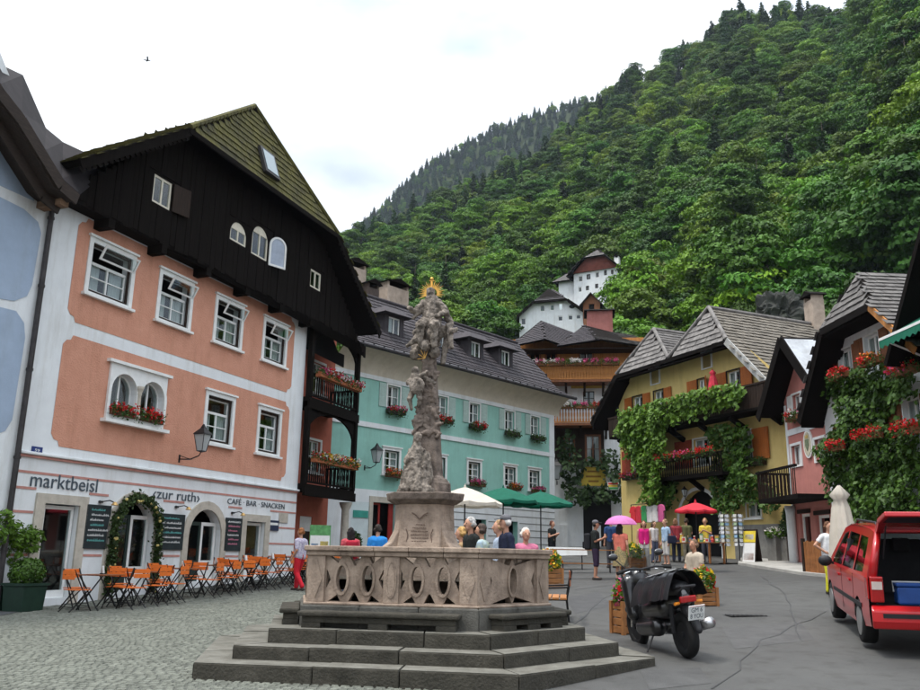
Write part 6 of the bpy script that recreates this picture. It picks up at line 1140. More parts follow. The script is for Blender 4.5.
# ================================================================ cafe furniture
mOrg = M('orange_slat', (.72, .16, .02), .5, .12, 6, .1, 40, spec=.4); mSteel = M('black_steel', (.02, .02, .02), .4, .1, 5, 0, metal=.5)
def chair_proto():
    t = thing('folding_chair', 'orange slatted folding cafe chair', 'chair')
    for k in range(6): MB().box(-.21, .21, -.20+k*.068, -.145+k*.068, .44, .458).build('seat_slat', mOrg, t, bevel=.004)
    for z in (.66, .76): MB().box(-.21, .21, .235, .252, z, z+.088).build('back_slat', mOrg, t, bevel=.004)
    for s_ in (-.2, .2):
        MB().bar((s_, -.24, 0), (s_, .25, .86), .014, .028, (1, 0, 0)).build('back_leg', mSteel, t); MB().bar((s_*.9, .27, 0), (s_*.9, -.2, .43), .014, .028, (1, 0, 0)).build('front_leg', mSteel, t)
    MB().tube([(-.2, -.16, .12), (.2, -.16, .12)], .008, 6).build('stretcher', mSteel, t); MB().tube([(-.18, .2, .1), (.18, .2, .1)], .008, 6).build('stretcher', mSteel, t)
    return t
def table_proto():
    t = thing('cafe_table', 'folding cafe table with a dark slatted top', 'table')
    for k in range(7): MB().box(-.36, .36, -.36+k*.104, -.265+k*.104, .72, .742).build('top_slat', M('table_slat', (.2, .07, .025), .5, .2, 6, .1, 40), t, bevel=.004)
    for s_ in (-.3, .3): MB().bar((s_, -.3, 0), (s_, .3, .72), .016, .03, (1, 0, 0)).build('leg', mSteel, t); MB().bar((s_*.93, .3, 0), (s_*.93, -.3, .72), .016, .03, (1, 0, 0)).build('leg', mSteel, t)
    return t
cp, tp = chair_proto(), table_proto(); used = [0, 0]
def put(proto, i, p, rz, label, group):
    if not used[i]: used[i] = 1; proto.location = p; proto.rotation_euler = (0, 0, rz); proto['label'] = label; proto['group'] = group; return proto
    return dup(proto, p, rz, label, group)
spots = [(.75, 'by the planter'), (2.1, 'by the first tavern door'), (3.45, 'before the garlanded arch'), (4.8, 'beyond the garlanded arch'), (6.15, 'before the plain arch'), (7.5, 'beyond the plain arch'), (8.85, 'before the last tavern door'), (10.2, 'by the notice plate'), (11.5, 'at the corner of the house')]
for s_, wh in spots:
    n_ = 1.95; q = PK.w(s_, -n_, 0); put(tp, 1, (q.x, q.y, gz(q.x, q.y)+.01), PK.a+rad(random.uniform(-6, 6)), 'folding cafe table with dark slatted top '+wh, 'cafe tables along the salmon house')
    for dx, dn, fl in ((-.28, .62, 1), (.3, .66, 1), (-.52, -.1, 2), (.52, .05, 3), (.05, -.68, 0)):
        if random.random() < .06: continue
        q = PK.w(s_+dx, -n_-dn, 0); a_ = {0: 0, 1: math.pi, 2: math.pi/2, 3: -math.pi/2}[fl]+rad(random.uniform(-16, 16))
        put(cp, 0, (q.x, q.y, gz(q.x, q.y)+.012), PK.a+a_, 'orange folding chair %s of table ' % ['on the wall side', 'on the open side', 'at the planter end', 'at the loggia end'][fl]+wh, 'orange chairs at the cafe tables')
    q = PK.w(s_+.1, -n_+.05, 0); z = gz(q.x, q.y)+.753
    t = thing('menu_holder', 'white menu card holder on the cafe table '+wh, 'menu holder', (q.x, q.y, z), PK.a+random.random()); MB().prism([(-.05, -.03, .02), (.05, -.03, .02), (.05, 0, .18), (-.05, 0, .18)], (0, .006, 0)).build('card', mTrim, t); MB().prism([(-.05, .03, .02), (.05, .03, .02), (.05, .008, .18), (-.05, .008, .18)], (0, .006, 0)).build('card', mTrim, t); MB().box(-.06, .06, -.04, .04, 0, .02).build('foot', mIronB, t)
# planters by the cafe
mPlG = M('dark_green_planter', (.012, .035, .022), .6, .15, 4, .1, 30)
def ball(P0, rx, rz_, n, size): d = rng.normal(size=(n, 3)); d /= np.linalg.norm(d, axis=1)[:, None]; return np.array(P0)+d*rng.uniform(.75, 1.03, (n, 1))*np.array([rx, rx, rz_]), d
def planter(p, w, h, label, ballr=None, rz=0, mat=None, slats=False, name='planter', cat='planter'):
    t = thing(name, label, cat, p, rz)
    if slats:
        for k in range(4): z0 = h*k/4; MB().box(-w/2, w/2, -w/2, w/2, z0+.006, h*(k+1)/4-.006).build('board', mat, t, bevel=.01)
        for sx in (-1, 1):
            for sy in (-1, 1): MB().box(sx*w/2-.03, sx*w/2+.03, sy*w/2-.03, sy*w/2+.03, -.02, h+.02).build('corner_post', mat, t)
    else:
        MB().add([(-w/2*.9, -w/2*.9, 0), (w/2*.9, -w/2*.9, 0), (w/2*.9, w/2*.9, 0), (-w/2*.9, w/2*.9, 0), (-w/2, -w/2, h), (w/2, -w/2, h), (w/2, w/2, h), (-w/2, w/2, h)], [(0, 1, 5, 4), (1, 2, 6, 5), (2, 3, 7, 6), (3, 0, 4, 7), (0, 3, 2, 1), (4, 5, 6, 7)]).build('box', mat or mPlG, t, bevel=.015); MB().wall(rc(-w/2-.03, w/2+.03, -w/2-.03, w/2+.03), [rc(-w/2+.03, w/2-.03, -w/2+.03, w/2-.03)], 0, .05, .05).build('rim', mat or mPlG, t, loc=(0, 0, h)).rotation_euler = (rad(90), 0, 0)
    return t
p = gnd(22, 612); t = planter(p, .62, .55, 'dark green box planter with a clipped round bush beside the cafe tables', rz=PK.a); P, d = ball((0, 0, .80), .36, .33, 2600, 1); obj('bush', leafmesh('bush', P, .035, mIvy, .6, d, .5), t, 'stuff'); MB().tube([(0, 0, .5), (0, 0, .8)], .03, 6).build('stem', mBark, t)
p = gnd(0, 612); p = Vector((p.x-.15, p.y, p.z)); t = planter(p, .5, .5, 'potted leafy shrub with loose bright foliage at the edge of the cafe', rz=PK.a); MB().tube([(0, 0, .45), (.02, .03, .9), (.1, 0, 1.4)], [.035, .03, .02], 6).tube([(.02, 0, .8), (-.2, .1, 1.3)], [.02, .012], 5).build('stem', mBark, t); Q = []; R_ = []
for k in range(26): c = (random.gauss(.1, .3), random.gauss(0, .28), 1.5+random.gauss(0, .26)); P, d = ball(c, .19, .15, 70, 1); Q.append(P); R_.append(d+np.array([0, 0, .4]))
obj('foliage', leafmesh('foliage', np.concatenate(Q), .07, mVine, .45, np.concatenate(R_), .6), t, 'stuff')
# ================================================================ parasols
def parasol(p, r, h, label, mat, n=8, drop=.45, val=.0, rz=0, pole=None, name='parasol', stripe=None, group=None):
    t = thing(name, label, 'umbrella', p, rz, group); MB().tube([(0, 0, .02), (0, 0, h+.08)], .025, 8).build('pole', pole or mSteel, t); MB().lathe([(.3, 0), (.3, .05), (.05, .08), (.04, .3)], 16).build('base', mIronB, t)
    for k in range(n):
        a0, a1 = 2*math.pi*k/n, 2*math.pi*(k+1)/n; vs = []; m_ = 5
        for i in range(m_+1):
            f = i/m_; rr = r*f; z = h-drop*f**1.25
            for j in range(4): a = a0+(a1-a0)*j/3; sag = .04*r*f*math.sin(math.pi*j/3); c = 1-.06*math.sin(math.pi*j/3)*f; vs.append((rr*c*math.cos(a), rr*c*math.sin(a), z-sag))
        mb = MB().add(vs, [(i*4+j, i*4+j+1, (i+1)*4+j+1, (i+1)*4+j) for i in range(m_) for j in range(3)])
        if val: mb.add([(vs[m_*4+j][0], vs[m_*4+j][1], vs[m_*4+j][2]) for j in range(4)]+[(vs[m_*4+j][0], vs[m_*4+j][1], vs[m_*4+j][2]-val) for j in range(4)], [(j, j+1, j+5, j+4) for j in range(3)])
        pn = mb.build('canopy_panel', (stripe if stripe and k % 2 else mat), t, True); MB().bar((.02, .02, h-.03), (r*.99*math.cos(a0), r*.99*math.sin(a0), h-drop-.02), .012).build('rib', mSteel, t)
    MB().lathe([(.05, h), (.03, h+.06), (.0, h+.12)], 8).build('finial', mat, t); return t
mCanv = M('green_parasol_cloth', (.008, .13, .08), .85, .1, 3, .1, 60, trans=.25); mCrm = M('cream_parasol_cloth', (.66, .61, .52), .85, .06, 3, .1, 60, trans=.25)
def at(u, Y): p = atY(u, 557, Y); return Vector((p.x, p.y, gz(p.x, p.y)))
p = at(503, 33.0); parasol(p, 1.4, atY(503, 487.5, 33).z-p.z, 'wide dark green parasol beside the cream one before the turquoise house', mCanv, 8, .5, .1, .2)
p = at(541, 34.5); parasol(p, 1.3, atY(541, 491.5, 34.5).z-p.z, 'wide dark green parasol at the corner of the turquoise house', mCanv, 8, .48, .1, .5)
p = at(464, 30.5); parasol(p, 1.35, atY(464, 487, 30.5).z-p.z, 'cream parasol behind the fountain column', mCrm, 8, .55, .1, .1)
p = gnd(698, 552); mRedC = M('red_parasol_cloth', (.62, .03, .05), .8, .1, 3, .1, 60, trans=.25); p = at(698, 28.5); parasol(p, .72, atY(698, 502.5, 28.5).z-p.z, 'small red and white parasol over the souvenir stall', mRedC, 8, .26, .06, .1, stripe=mRedC)
def closed_parasol(p, h, r, mat, label, top=None):
    t = thing('closed_parasol', label, 'umbrella', p); MB().tube([(0, 0, 0), (0, 0, h)], .025, 8).build('pole', mSteel, t); MB().lathe([(.28, 0), (.28, .05), (.04, .1)], 14).build('base', mIronB, t); n = 24; vs = []; prof = [(0, h), (r*.62, h-.28*r*3), (r*.38, h-.40*r*3), (r*.55, h-.6*r*3), (r*.8, h*.55), (r*.95, h*.35)]
    for rr, z in prof:
        for j in range(n): a = 2*math.pi*j/n; k = 1+.28*(1 if j % 3 == 0 else -.5)*(1 if rr > 0 else 0); vs.append((rr*k*math.cos(a), rr*k*math.sin(a), z+.03*random.uniform(-1, 1)*(rr > r*.9)))
    MB().add(vs, [(i*n+j, i*n+(j+1) % n, (i+1)*n+(j+1) % n, (i+1)*n+j) for i in range(len(prof)-1) for j in range(n)]).build('folded_cloth', mat, t, True); return t
p = at(845, 19.5); closed_parasol(p, atY(842, 484, 19.5).z-p.z, .30, mCrm, 'tall closed cream parasol in front of the ivy house')
s_, z = YE.sz(713.5, 389, .5); q = YE.w(s_, -.5, z-.5); closed_parasol(q, YE.sz(713, 369, .5)[1]-z+.5, .20, M('red_white_cloth', (.60, .04, .07), .8, .3, 3, .1), 'closed red parasol on the upper balcony of the yellow house')
# ================================================================ souvenir stall before the yellow house
def yat(u, v, n): s, z = YE.sz(u, v, n); q = YE.w(s, -n, 0); return Vector((q.x, q.y, gz(q.x, q.y)))
mWd = M('stall_wood', (.30, .12, .04), .6, .2, 5, .2, 30)
p = yat(690, 540, 3.2); t = thing('souvenir_table', 'wooden souvenir table under the red parasol', 'table', p, YE.a)
for k in range(5): MB().box(-1.6, 1.6, -.4+k*.16, -.25+k*.16, .74, .77).build('top_board', mWd, t)
for sx in (-1.5, 1.5):
    for sy in (-.33, .33): MB().box(sx-.03, sx+.03, sy-.03, sy+.03, 0, .74).build('leg', mWd, t)
gc = [(.6, .45, .05), (.55, .55, .5), (.05, .12, .3), (.5, .06, .05), (.35, .2, .08), (.1, .25, .12)]
for k in range(18):
    q = p+YE.X*(-1.5+k*.176)+YE.Y*random.uniform(-.2, .25); h = random.uniform(.12, .34); c_ = gc[k % 6]; t = thing('souvenir', '%s souvenir standing on the stall table' % ['yellow', 'pale', 'blue', 'red', 'brown', 'green'][k % 6], 'souvenir', (q.x, q.y, p.z+.771), YE.a+random.random(), 'souvenirs on the stall table')
    if k % 3 == 0: MB().lathe([(.05, 0), (.06, h*.4), (.03, h*.7), (.035, h)], 10).build('jar', M('souv%d' % (k % 6), c_, .5, .1, 9, 0), t); MB().lathe([(.04, h), (.04, h+.03)], 10).build('lid', mTrim, t)
    else: MB().box(-.07, .07, -.03, .03, 0, h).build('card', M('souv%d' % (k % 6), c_, .5, .1, 9, 0), t); MB().box(-.05, .05, -.034, -.031, h*.3, h*.8).build('picture', M('souv%d' % ((k+2) % 6), gc[(k+2) % 6], .5, .1, 9, 0), t)
def rack(p, label):
    t = thing('postcard_rack', label, 'postcard rack', p, random.random()); MB().lathe([(.28, 0), (.28, .03), (.03, .06)], 14).tube([(0, 0, 0), (0, 0, 1.85)], .02, 8).build('stand', mSteel, t)
    for j in range(8):
        for k in range(6):
            a = k*math.pi/3; z = .65+j*.15; c = Vector((math.cos(a)*.2, math.sin(a)*.2, z)); o = MB().box(-.065, .065, -.004, .004, 0, .115).build('postcard', M('card%d' % ((j*5+k*3) % 6), [(.6, .62, .65), (.25, .4, .55), (.5, .5, .45), (.65, .66, .66), (.3, .4, .25), (.55, .58, .62)][(j*5+k*3) % 6], .4, .2, 12, 0), t); o.location = c; o.rotation_euler = (rad(-14), 0, a+math.pi/2)
p = yat(726, 556, 2.6); rack(p, 'revolving postcard rack nearer the souvenir table'); p = yat(740, 556, 2.2); rack(p, 'revolving postcard rack beside the yellow poster board')
def aboard(p, w, h, rz, label, bands, frame, name='sandwich_board'):
    t = thing(name, label, 'sign', p, rz)
    for s_ in (-1, 1):
        b = MB().box(-w/2, w/2, -.012, .012, 0, h).build('panel', frame, t, bevel=.004); b.location = (0, s_*.2, .02); b.rotation_euler = (s_*math.atan(.185/h), 0, 0)
        if s_ == -1:
            for (x0, x1, z0, z1, m_) in bands: MB().box(w*(x0-.5), w*(x1-.5), -.017, -.0125, h*z0, h*z1).build('poster_area', m_, b)
    return t
mPy, mPw, mPr, mPb, mPg = M('poster_yellow', (.72, .55, .05), .5, .1, 8, 0), M('poster_white', (.7, .7, .68), .5, .05, 8, 0), M('poster_peach', (.6, .3, .2), .5, .3, 8, 0), M('poster_blue', (.15, .3, .5), .5, .2, 8, 0), M('poster_green', (.1, .3, .1), .5, .2, 8, 0)
p = yat(752, 560, 2.0); aboard(p, .62, 1.25, YE.a+rad(10), 'poster board with yellow and white print beside the postcard rack', [(.06, .94, .62, .95, mPy), (.06, .94, .05, .6, mPw), (.15, .85, .1, .3, mPr), (.2, .8, .7, .85, mPw)], mDkW)
q = PK.w(14.0, -1.2, 0); p = at(319, 26.0); aboard(p, .62, 1.7, rad(8), 'white ice cream poster board with green header beside the loggia', [(.04, .96, .84, .97, mPg), (.04, .96, .04, .82, mPw), (.1, .42, .3, .68, mPb), (.52, .9, .45, .72, mPy), (.3, .6, .1, .25, mPr)], mPg)
s0, z = YE.sz(631, 507, 1.2); t = thing('clothes_rail', 'rail of hanging red, green and white shirts outside the shop', 'clothes rail', YE.w(s0, -1.2, 0)+Vector((0, 0, gz(*YE.w(s0, -1.2, 0).xy))), YE.a); hr = z+.1-t.location.z
MB().tube([(0, 0, 0), (0, 0, hr)], .02, 6).tube([(2.6, 0, 0), (2.6, 0, hr)], .02, 6).tube([(0, 0, hr), (2.6, 0, hr)], .018, 6).build('frame', mSteel, t)
for k, c_ in enumerate([(.6, .03, .04), (.55, .03, .05), (.05, .3, .1), (.7, .68, .66), (.65, .62, .6), (.55, .1, .25)]):
    x = .2+k*.42; mb = MB(); mb.prism([(x-.2, -.05, hr-.12), (x-.32, -.05, hr-.36), (x-.2, -.05, hr-.4), (x-.19, -.05, hr-.85), (x+.19, -.05, hr-.85), (x+.2, -.05, hr-.4), (x+.32, -.05, hr-.36), (x+.2, -.05, hr-.12), (x+.07, -.05, hr-.08), (x-.07, -.05, hr-.08)], (0, .08, 0)); sh_ = mb.build('shirt', M('shirt%d' % k, c_, .85, .1, 6, .2, 20), t, bevel=.02); MB().tube([(x, 0, hr-.08), (x, 0, hr)], .006, 5).build('hanger', mSteel, sh_)
s_, z = YE.sz(690, 494, .1); lantern(YE, s_, .05, z-.3, 'small lit-glass lantern above the shop arch of the yellow house', .35, .7)
# wooden gate, pots and benches
p = gnd(805, 575); q = gnd(832, 578); t = thing('plank_gate', 'low upright plank gate in front of the narrow pink house', 'gate', p, math.atan2(q.y-p.y, q.x-p.x)); Lg = (q-p).length; n = 9
for k in range(n): MB().box(Lg*k/n+.006, Lg*(k+1)/n-.006, 0, .025, .03, .98+.03*(k % 2)).build('plank', mWd, t)
for z in (.25, .8): MB().box(0, Lg, .026, .06, z, z+.08).build('rail', mWd, t)
for x in (0, Lg): MB().box(x-.05, x+.05, -.03, .06, 0, 1.08).build('post', mDkW, t)
p = yat(787, 548, .7); t = planter(p+Vector((0, 0, .0)), .45, .9, 'grey pot with a dark conical shrub beside the yellow house corner', rz=YE.a, mat=mGreyP); Q = [((random.gauss(0, 1)*.09*(1-k/900)*2.2), random.gauss(0, 1)*.09*(1-k/900)*2.2, .9+1.1*k/900) for k in range(900)]; obj('shrub', leafmesh('shrub', Q, .05, mVdark, .5), t, 'stuff')
p = yat(776, 545, .9); t = planter(p, .5, .95, 'grey stone pot of white flowers beside the conical shrub', rz=YE.a, mat=mGreyP); P, d = ball((0, 0, 1.05), .38, .22, 500, 1); obj('foliage', leafmesh('foliage', P, .06, mVine), t, 'stuff'); P, d = ball((0, 0, 1.12), .38, .22, 120, 1); obj('blossoms', leafmesh('blossoms', P, .05, mFlow['white']), t, 'stuff')
mPine = M('pine_box', (.34, .15, .05), .65, .2, 5, .2, 30, col2=(.2, .085, .03))
def flower_tub(p, w, h, label, cols, rz=.3, hh=.3):
    t = planter(p, w, h, label, rz=rz, mat=mPine, slats=True, name='flower_tub'); P, d = ball((0, 0, h+hh*.4), w*.62, hh, int(900*w), 1); obj('foliage', leafmesh('foliage', P, .06, mVine, .5), t, 'stuff')
    for c_ in cols: P, d = ball((0, 0, h+hh*.5), w*.66, hh*1.05, int(150*w), 1); obj('blossoms', leafmesh('blossoms', P, .045, mFlow[c_], .9), t, 'stuff')
    return t
flower_tub(gnd(633, 570), .6, .42, 'wooden flower tub behind the woman with the pink umbrella', ('yellow',), .4, .35)
flower_tub(at(548, 23.5), .6, .5, 'pine flower tub with yellow blooms behind the fountain', ('yellow', 'orange'), .2, .35)
flower_tub(gnd(625, 634), .3, .5, 'pine flower tub with pink blooms behind the black scooter', ('pink', 'red'), .5, .25)
flower_tub(gnd(705, 606), .38, .36, 'pine flower tub with red blooms beside the seated man', ('red', 'yellow'), .2, .3)
# park bench by the fountain
p = gnd(556, 622); t = thing('park_bench', 'wooden bench with steel side frames beside the fountain steps', 'bench', p, rad(-97))
for k in range(3): MB().box(-.75, .75, -.2+k*.14, -.08+k*.14, .43, .46).build('seat_plank', mOrg if 0 else M('bench_plank', (.42, .18, .06), .55, .2, 5, .2, 30), t)
for z in (.66, .8): MB().box(-.75, .75, .25, .275, z, z+.11).build('back_plank', M('bench_back', (.22, .07, .03), .55, .2, 5, .2, 30), t)
for x in (-.65, .65):
    MB().tube([(x, -.2, 0), (x, -.2, .42), (x, .2, .42), (x, .29, .92)], .02, 6).tube([(x, .24, 0), (x, .2, .42)], .02, 6).tube([(x, -.2, .42), (x, -.2, .62), (x, .24, .64)], .018, 6).build('side_frame', mSteel, t)
# beer tables by the parasols
for i, (u, Y, lb_) in enumerate(((583, 29, 'long pine beer table before the timber house'), (592, 26.5, 'long pine bench before the beer table'), (566, 31, 'pine table with a white cloth near the green parasol'))):
    p = at(u, Y); t = thing('beer_table' if i != 1 else 'beer_bench', lb_, 'table' if i != 1 else 'bench', p, rad(-6)); h = .76 if i != 1 else .45; w = .5 if i != 1 else .25; L_ = 1.1 if i != 2 else .7
    for k in range(3): MB().box(-L_, L_, -w/2+k*w/3, -w/2+(k+1)*w/3-.01, h-.03, h).build('top_plank', mPine, t)
    for x in (-L_*.8, L_*.8): MB().bar((x, -w*.4, 0), (x, -w*.1, h-.03), .03).bar((x, w*.4, 0), (x, w*.1, h-.03), .03).build('leg_frame', mSteel, t)
    if i == 2: MB().add([(-L_-.02, -w/2-.02, h+.004), (L_+.02, -w/2-.02, h+.004), (L_+.02, w/2+.02, h+.004), (-L_-.02, w/2+.02, h+.004), (-L_-.04, -w/2-.05, h-.3), (L_+.04, -w/2-.05, h-.26), (L_+.04, w/2+.05, h-.3), (-L_-.04, w/2+.05, h-.27)], [(0, 1, 2, 3), (0, 4, 5, 1), (1, 5, 6, 2), (2, 6, 7, 3), (3, 7, 4, 0)]).build('tablecloth', mTrim, t)
q = at(352, 34); t = planter(q, .5, .5, 'green potted plant beside the turquoise shop window', rz=.4); P, d = ball((0, 0, .9), .35, .5, 500, 1); obj('foliage', leafmesh('foliage', P, .1, mVdark, .4), t, 'stuff')
# bird crossing the sky
p = atY(147.5, 60.5, 60); t = thing('bird', 'small dark bird flying in the white sky', 'bird', p, .4); mb = MB(); caps(mb, (-.16, 0, 0), (.14, 0, .02), .05, .035, 8); mb.sphere((.19, 0, .03), .035, 8); mb.prism([(-.05, .02, .03), (.08, .02, .03), (.0, .4, .12), (-.1, .35, .1)], (0, 0, .012)); mb.prism([(-.05, -.02, .03), (.08, -.02, .03), (.0, -.4, .14), (-.1, -.35, .12)], (0, 0, .012)); mb.prism([(-.15, -.02, .0), (-.15, .02, 0), (-.32, .06, .02), (-.32, -.06, .02)], (0, 0, .01)); mb.build('body', mIronB, t)
# ================================================================ red van, tailgate open
def paint(name, col):
    m = M(name, col, .3, .03, 2, 0, spec=.5); b = m.node_tree.nodes['Principled BSDF']; b.inputs['Coat Weight'].default_value = .8; b.inputs['Coat Roughness'].default_value = .06; return m
mRed = paint('red_car_paint', (.46, .006, .009)); mTyre = M('tyre_rubber', (.012, .012, .012), .85, .2, 10, .2, 60); mRim = M('alloy_rim', (.5, .5, .5), .3, .1, 6, 0, metal=.9); mPlas = M('black_plastic', (.018, .018, .02), .55, .1, 6, .05); mTint = glass('tinted_glass', (.12, .14, .14), .08)
pr, pf = gnd(868, 648), gnd(838.5, 622); hd = math.atan2(pf.y-pr.y, pf.x-pr.x); fx = Vector((math.cos(hd), math.sin(hd), 0)); fy = Vector((-fx.y, fx.x, 0))
AX, WB_, HW = .95, (pf-pr).length, .89
o_ = pr-fx*AX-fy*(HW-.09); van = thing('red_van', 'red people carrier with raised tailgate and roof rails parked on the asphalt', 'car', (o_.x, o_.y, pr.z), hd)
van.rotation_euler = (0, -math.atan2(pf.z-pr.z, WB_)*1.0, hd)
FA = AX+WB_; LEN = FA+.85
def hw(z, x=2): 
    w = HW if z < .98 else HW-(z-.98)*.28
    if x > FA+.2: w -= (x-FA-.2)**2*.35
    if z < .45: w -= (.45-z)*.18
    return w
def arcpts(cx, r, n=9): return [(cx+r*math.cos(math.pi-math.pi*i/n), .33+r*math.sin(math.pi-math.pi*i/n)) for i in range(n+1)]
low = [(.04, .36), (.04, .95), (.1, 1.02), (FA-.15, 1.02), (FA+.35, .93), (LEN-.02, .72), (LEN, .42), (LEN-.05, .28)]+[(FA+.36, .26)]+list(reversed(arcpts(FA, .36)))+[(FA-.36, .26), (AX+.36, .26)]+list(reversed(arcpts(AX, .36)))+[(AX-.36, .30)]
def side_panel(name, poly, holes, mat, off=0, sides=(1, -1), par=van, dens=.12):
    loops = [poly]+holes; bm = bmesh.new(); flat = [q for lp in loops for q in lp]; vs = [bm.verts.new((x, 0, z)) for x, z in flat]
    for t_ in tessellate_polygon([[Vector((a_, b_, 0)) for a_, b_ in lp] for lp in loops]):
        try: bm.faces.new([vs[i] for i in t_])
        except ValueError: pass
    for zc in [.3+.12*k for k in range(13)]: bmesh.ops.bisect_plane(bm, geom=bm.verts[:]+bm.edges[:]+bm.faces[:], plane_co=(0, 0, zc), plane_no=(0, 0, 1))
    for xc in [.3*k for k in range(1, 18)]: bmesh.ops.bisect_plane(bm, geom=bm.verts[:]+bm.edges[:]+bm.faces[:], plane_co=(xc, 0, 0), plane_no=(1, 0, 0))
    base = [(v.co.x, v.co.z) for v in bm.verts]; res = []
    for s_ in sides:
        for v, (x, z) in zip(bm.verts, base): v.co = (x, s_*(hw(z, x)+off), z)
        bmesh.ops.recalc_face_normals(bm, faces=bm.faces); me = D.meshes.new(name); bm.to_mesh(me); me.materials.append(mat); me.shade_smooth(); res.append(obj(name, me, par))
    bm.free(); return res
side_panel('body_side', low, [], mRed)
gho = [(.12, 1.02), (.22, 1.45), (.34, 1.68), (.7, 1.72), (2.2, 1.74), (2.75, 1.66), (3.55, 1.12), (FA-.15, 1.02)]
wins = [[(.52, 1.08), (.56, 1.40), (.62, 1.58), (1.22, 1.6), (1.24, 1.06)], [(1.34, 1.06), (1.32, 1.6), (2.2, 1.62), (2.3, 1.05)], [(2.4, 1.05), (2.3, 1.62), (2.68, 1.56), (3.28, 1.12), (3.28, 1.04)]]
side_panel('greenhouse', gho, [w for w in wins], mRed)
for w in wins: side_panel('side_window', w, [], mTint, -.012)
for s_ in (1, -1):
    MB().box(.62, FA-.45, s_*(HW+.003)-.012, s_*(HW+.003)+.012, .56, .62).build('rub_strip', mPlas, van)
    for x0, x1 in ((1.28, 1.285), (2.36, 2.365)): MB().box(x0, x1+.006, s_*HW-.004, s_*HW+.003, .36, 1.0).build('door_gap', mPlas, van)
    for x in (1.5, 2.55): MB().box(x, x+.2, s_*(HW+.012)-.012, s_*(HW+.012)+.012, .86, .9).build('door_handle', mRed, van, bevel=.008)
    m_ = MB(); m_.sphere((3.18, s_*(HW+.13), 1.06), .12, 12, (.7, 1, .8)); m_.bar((3.2, s_*(HW-.02), 1.02), (3.18, s_*(HW+.1), 1.05), .05); m_.build('wing_mirror', mPlas, van, True)
    MB().tube([(.55, s_*.6, 1.73), (.65, s_*.6, 1.80), (2.1, s_*.6, 1.81), (2.25, s_*.6, 1.75)], .018, 8).build('roof_rail', mPlas, van)
    for cx in (AX, FA):
        w_ = MB(); w_.lathe([(.205, -.1), (.31, -.1), (.325, -.07), (.325, .07), (.31, .1), (.205, .1)], 28); wo = w_.build('wheel', mTyre, van, True); wo.location = (cx, s_*(HW-.11), .325); wo.rotation_euler = (rad(90), 0, 0)
        rm = MB(); rm.lathe([(.21, -.02), (.21, .03), (.19, .035), (.18, .0)], 28, (0, 0, -.092*s_))
        for k in range(5): a_ = k*2*math.pi/5; rm.prism([(math.cos(a_-.22)*.05, math.sin(a_-.22)*.05, -.10*s_), (math.cos(a_-.12)*.19, math.sin(a_-.12)*.19, -.075*s_), (math.cos(a_+.12)*.19, math.sin(a_+.12)*.19, -.075*s_), (math.cos(a_+.22)*.05, math.sin(a_+.22)*.05, -.085*s_)], (0, 0, .03*s_))
        rm.lathe([(.0, -.02), (.05, -.02), (.05, .02), (0, .02)], 12, (0, 0, -.085*s_)); rm.build('rim', mRim, wo); MB().lathe([(0, -.03), (.2, -.03), (.2, .03), (0, .03)], 20, (0, 0, 0)).build('brake_disc', mPlas, wo)
        al = MB(); ap_ = arcpts(cx, .37, 12); n_ = len(ap_); al.add([(x, s_*(HW-.01), z) for x, z in ap_]+[(x, s_*(HW-.32), z) for x, z in ap_], [(i, i+1, n_+i+1, n_+i) for i in range(n_-1)]); al.add([(x, s_*(HW-.32), z) for x, z in ap_], [tuple(range(n_))]); al.build('wheel_arch_liner', mPlas, van)
# roof, bonnet, screen, nose
rf = MB(); st = [(.28, 1.66), (.5, 1.70), (1.2, 1.735), (2.2, 1.74), (2.75, 1.66)]; vs = []
for x, z in st:
    for k in range(7): t_ = -1+k/3; y = t_*hw(1.68, x)*1.0; vs.append((x, y, z+.03*(1-t_*t_)))
rf.add(vs, [(i*7+j, i*7+j+1, (i+1)*7+j+1, (i+1)*7+j) for i in range(len(st)-1) for j in range(6)]); rf.build('roof', mRed, van, True)
ws = MB(); ws.add([(2.75, -hw(1.66), 1.66), (2.75, hw(1.66), 1.66), (3.6, hw(1.1), 1.1), (3.6, -hw(1.1), 1.1)], [(0, 1, 2, 3)]); ws.build('windscreen', mTint, van)
bn = MB(); bn.add([(3.6, -hw(1.1), 1.08), (3.6, hw(1.1), 1.08), (FA+.35, HW-.04, .94), (FA+.35, -HW+.04, .94), (LEN-.02, HW-.12, .72), (LEN-.02, -HW+.12, .72), (LEN, HW-.14, .42), (LEN, -HW+.14, .42), (LEN-.05, HW-.16, .28), (LEN-.05, -HW+.16, .28)], [(0, 1, 2, 3), (3, 2, 4, 5), (5, 4, 6, 7), (7, 6, 8, 9)]); bn.build('bonnet', mRed, van)
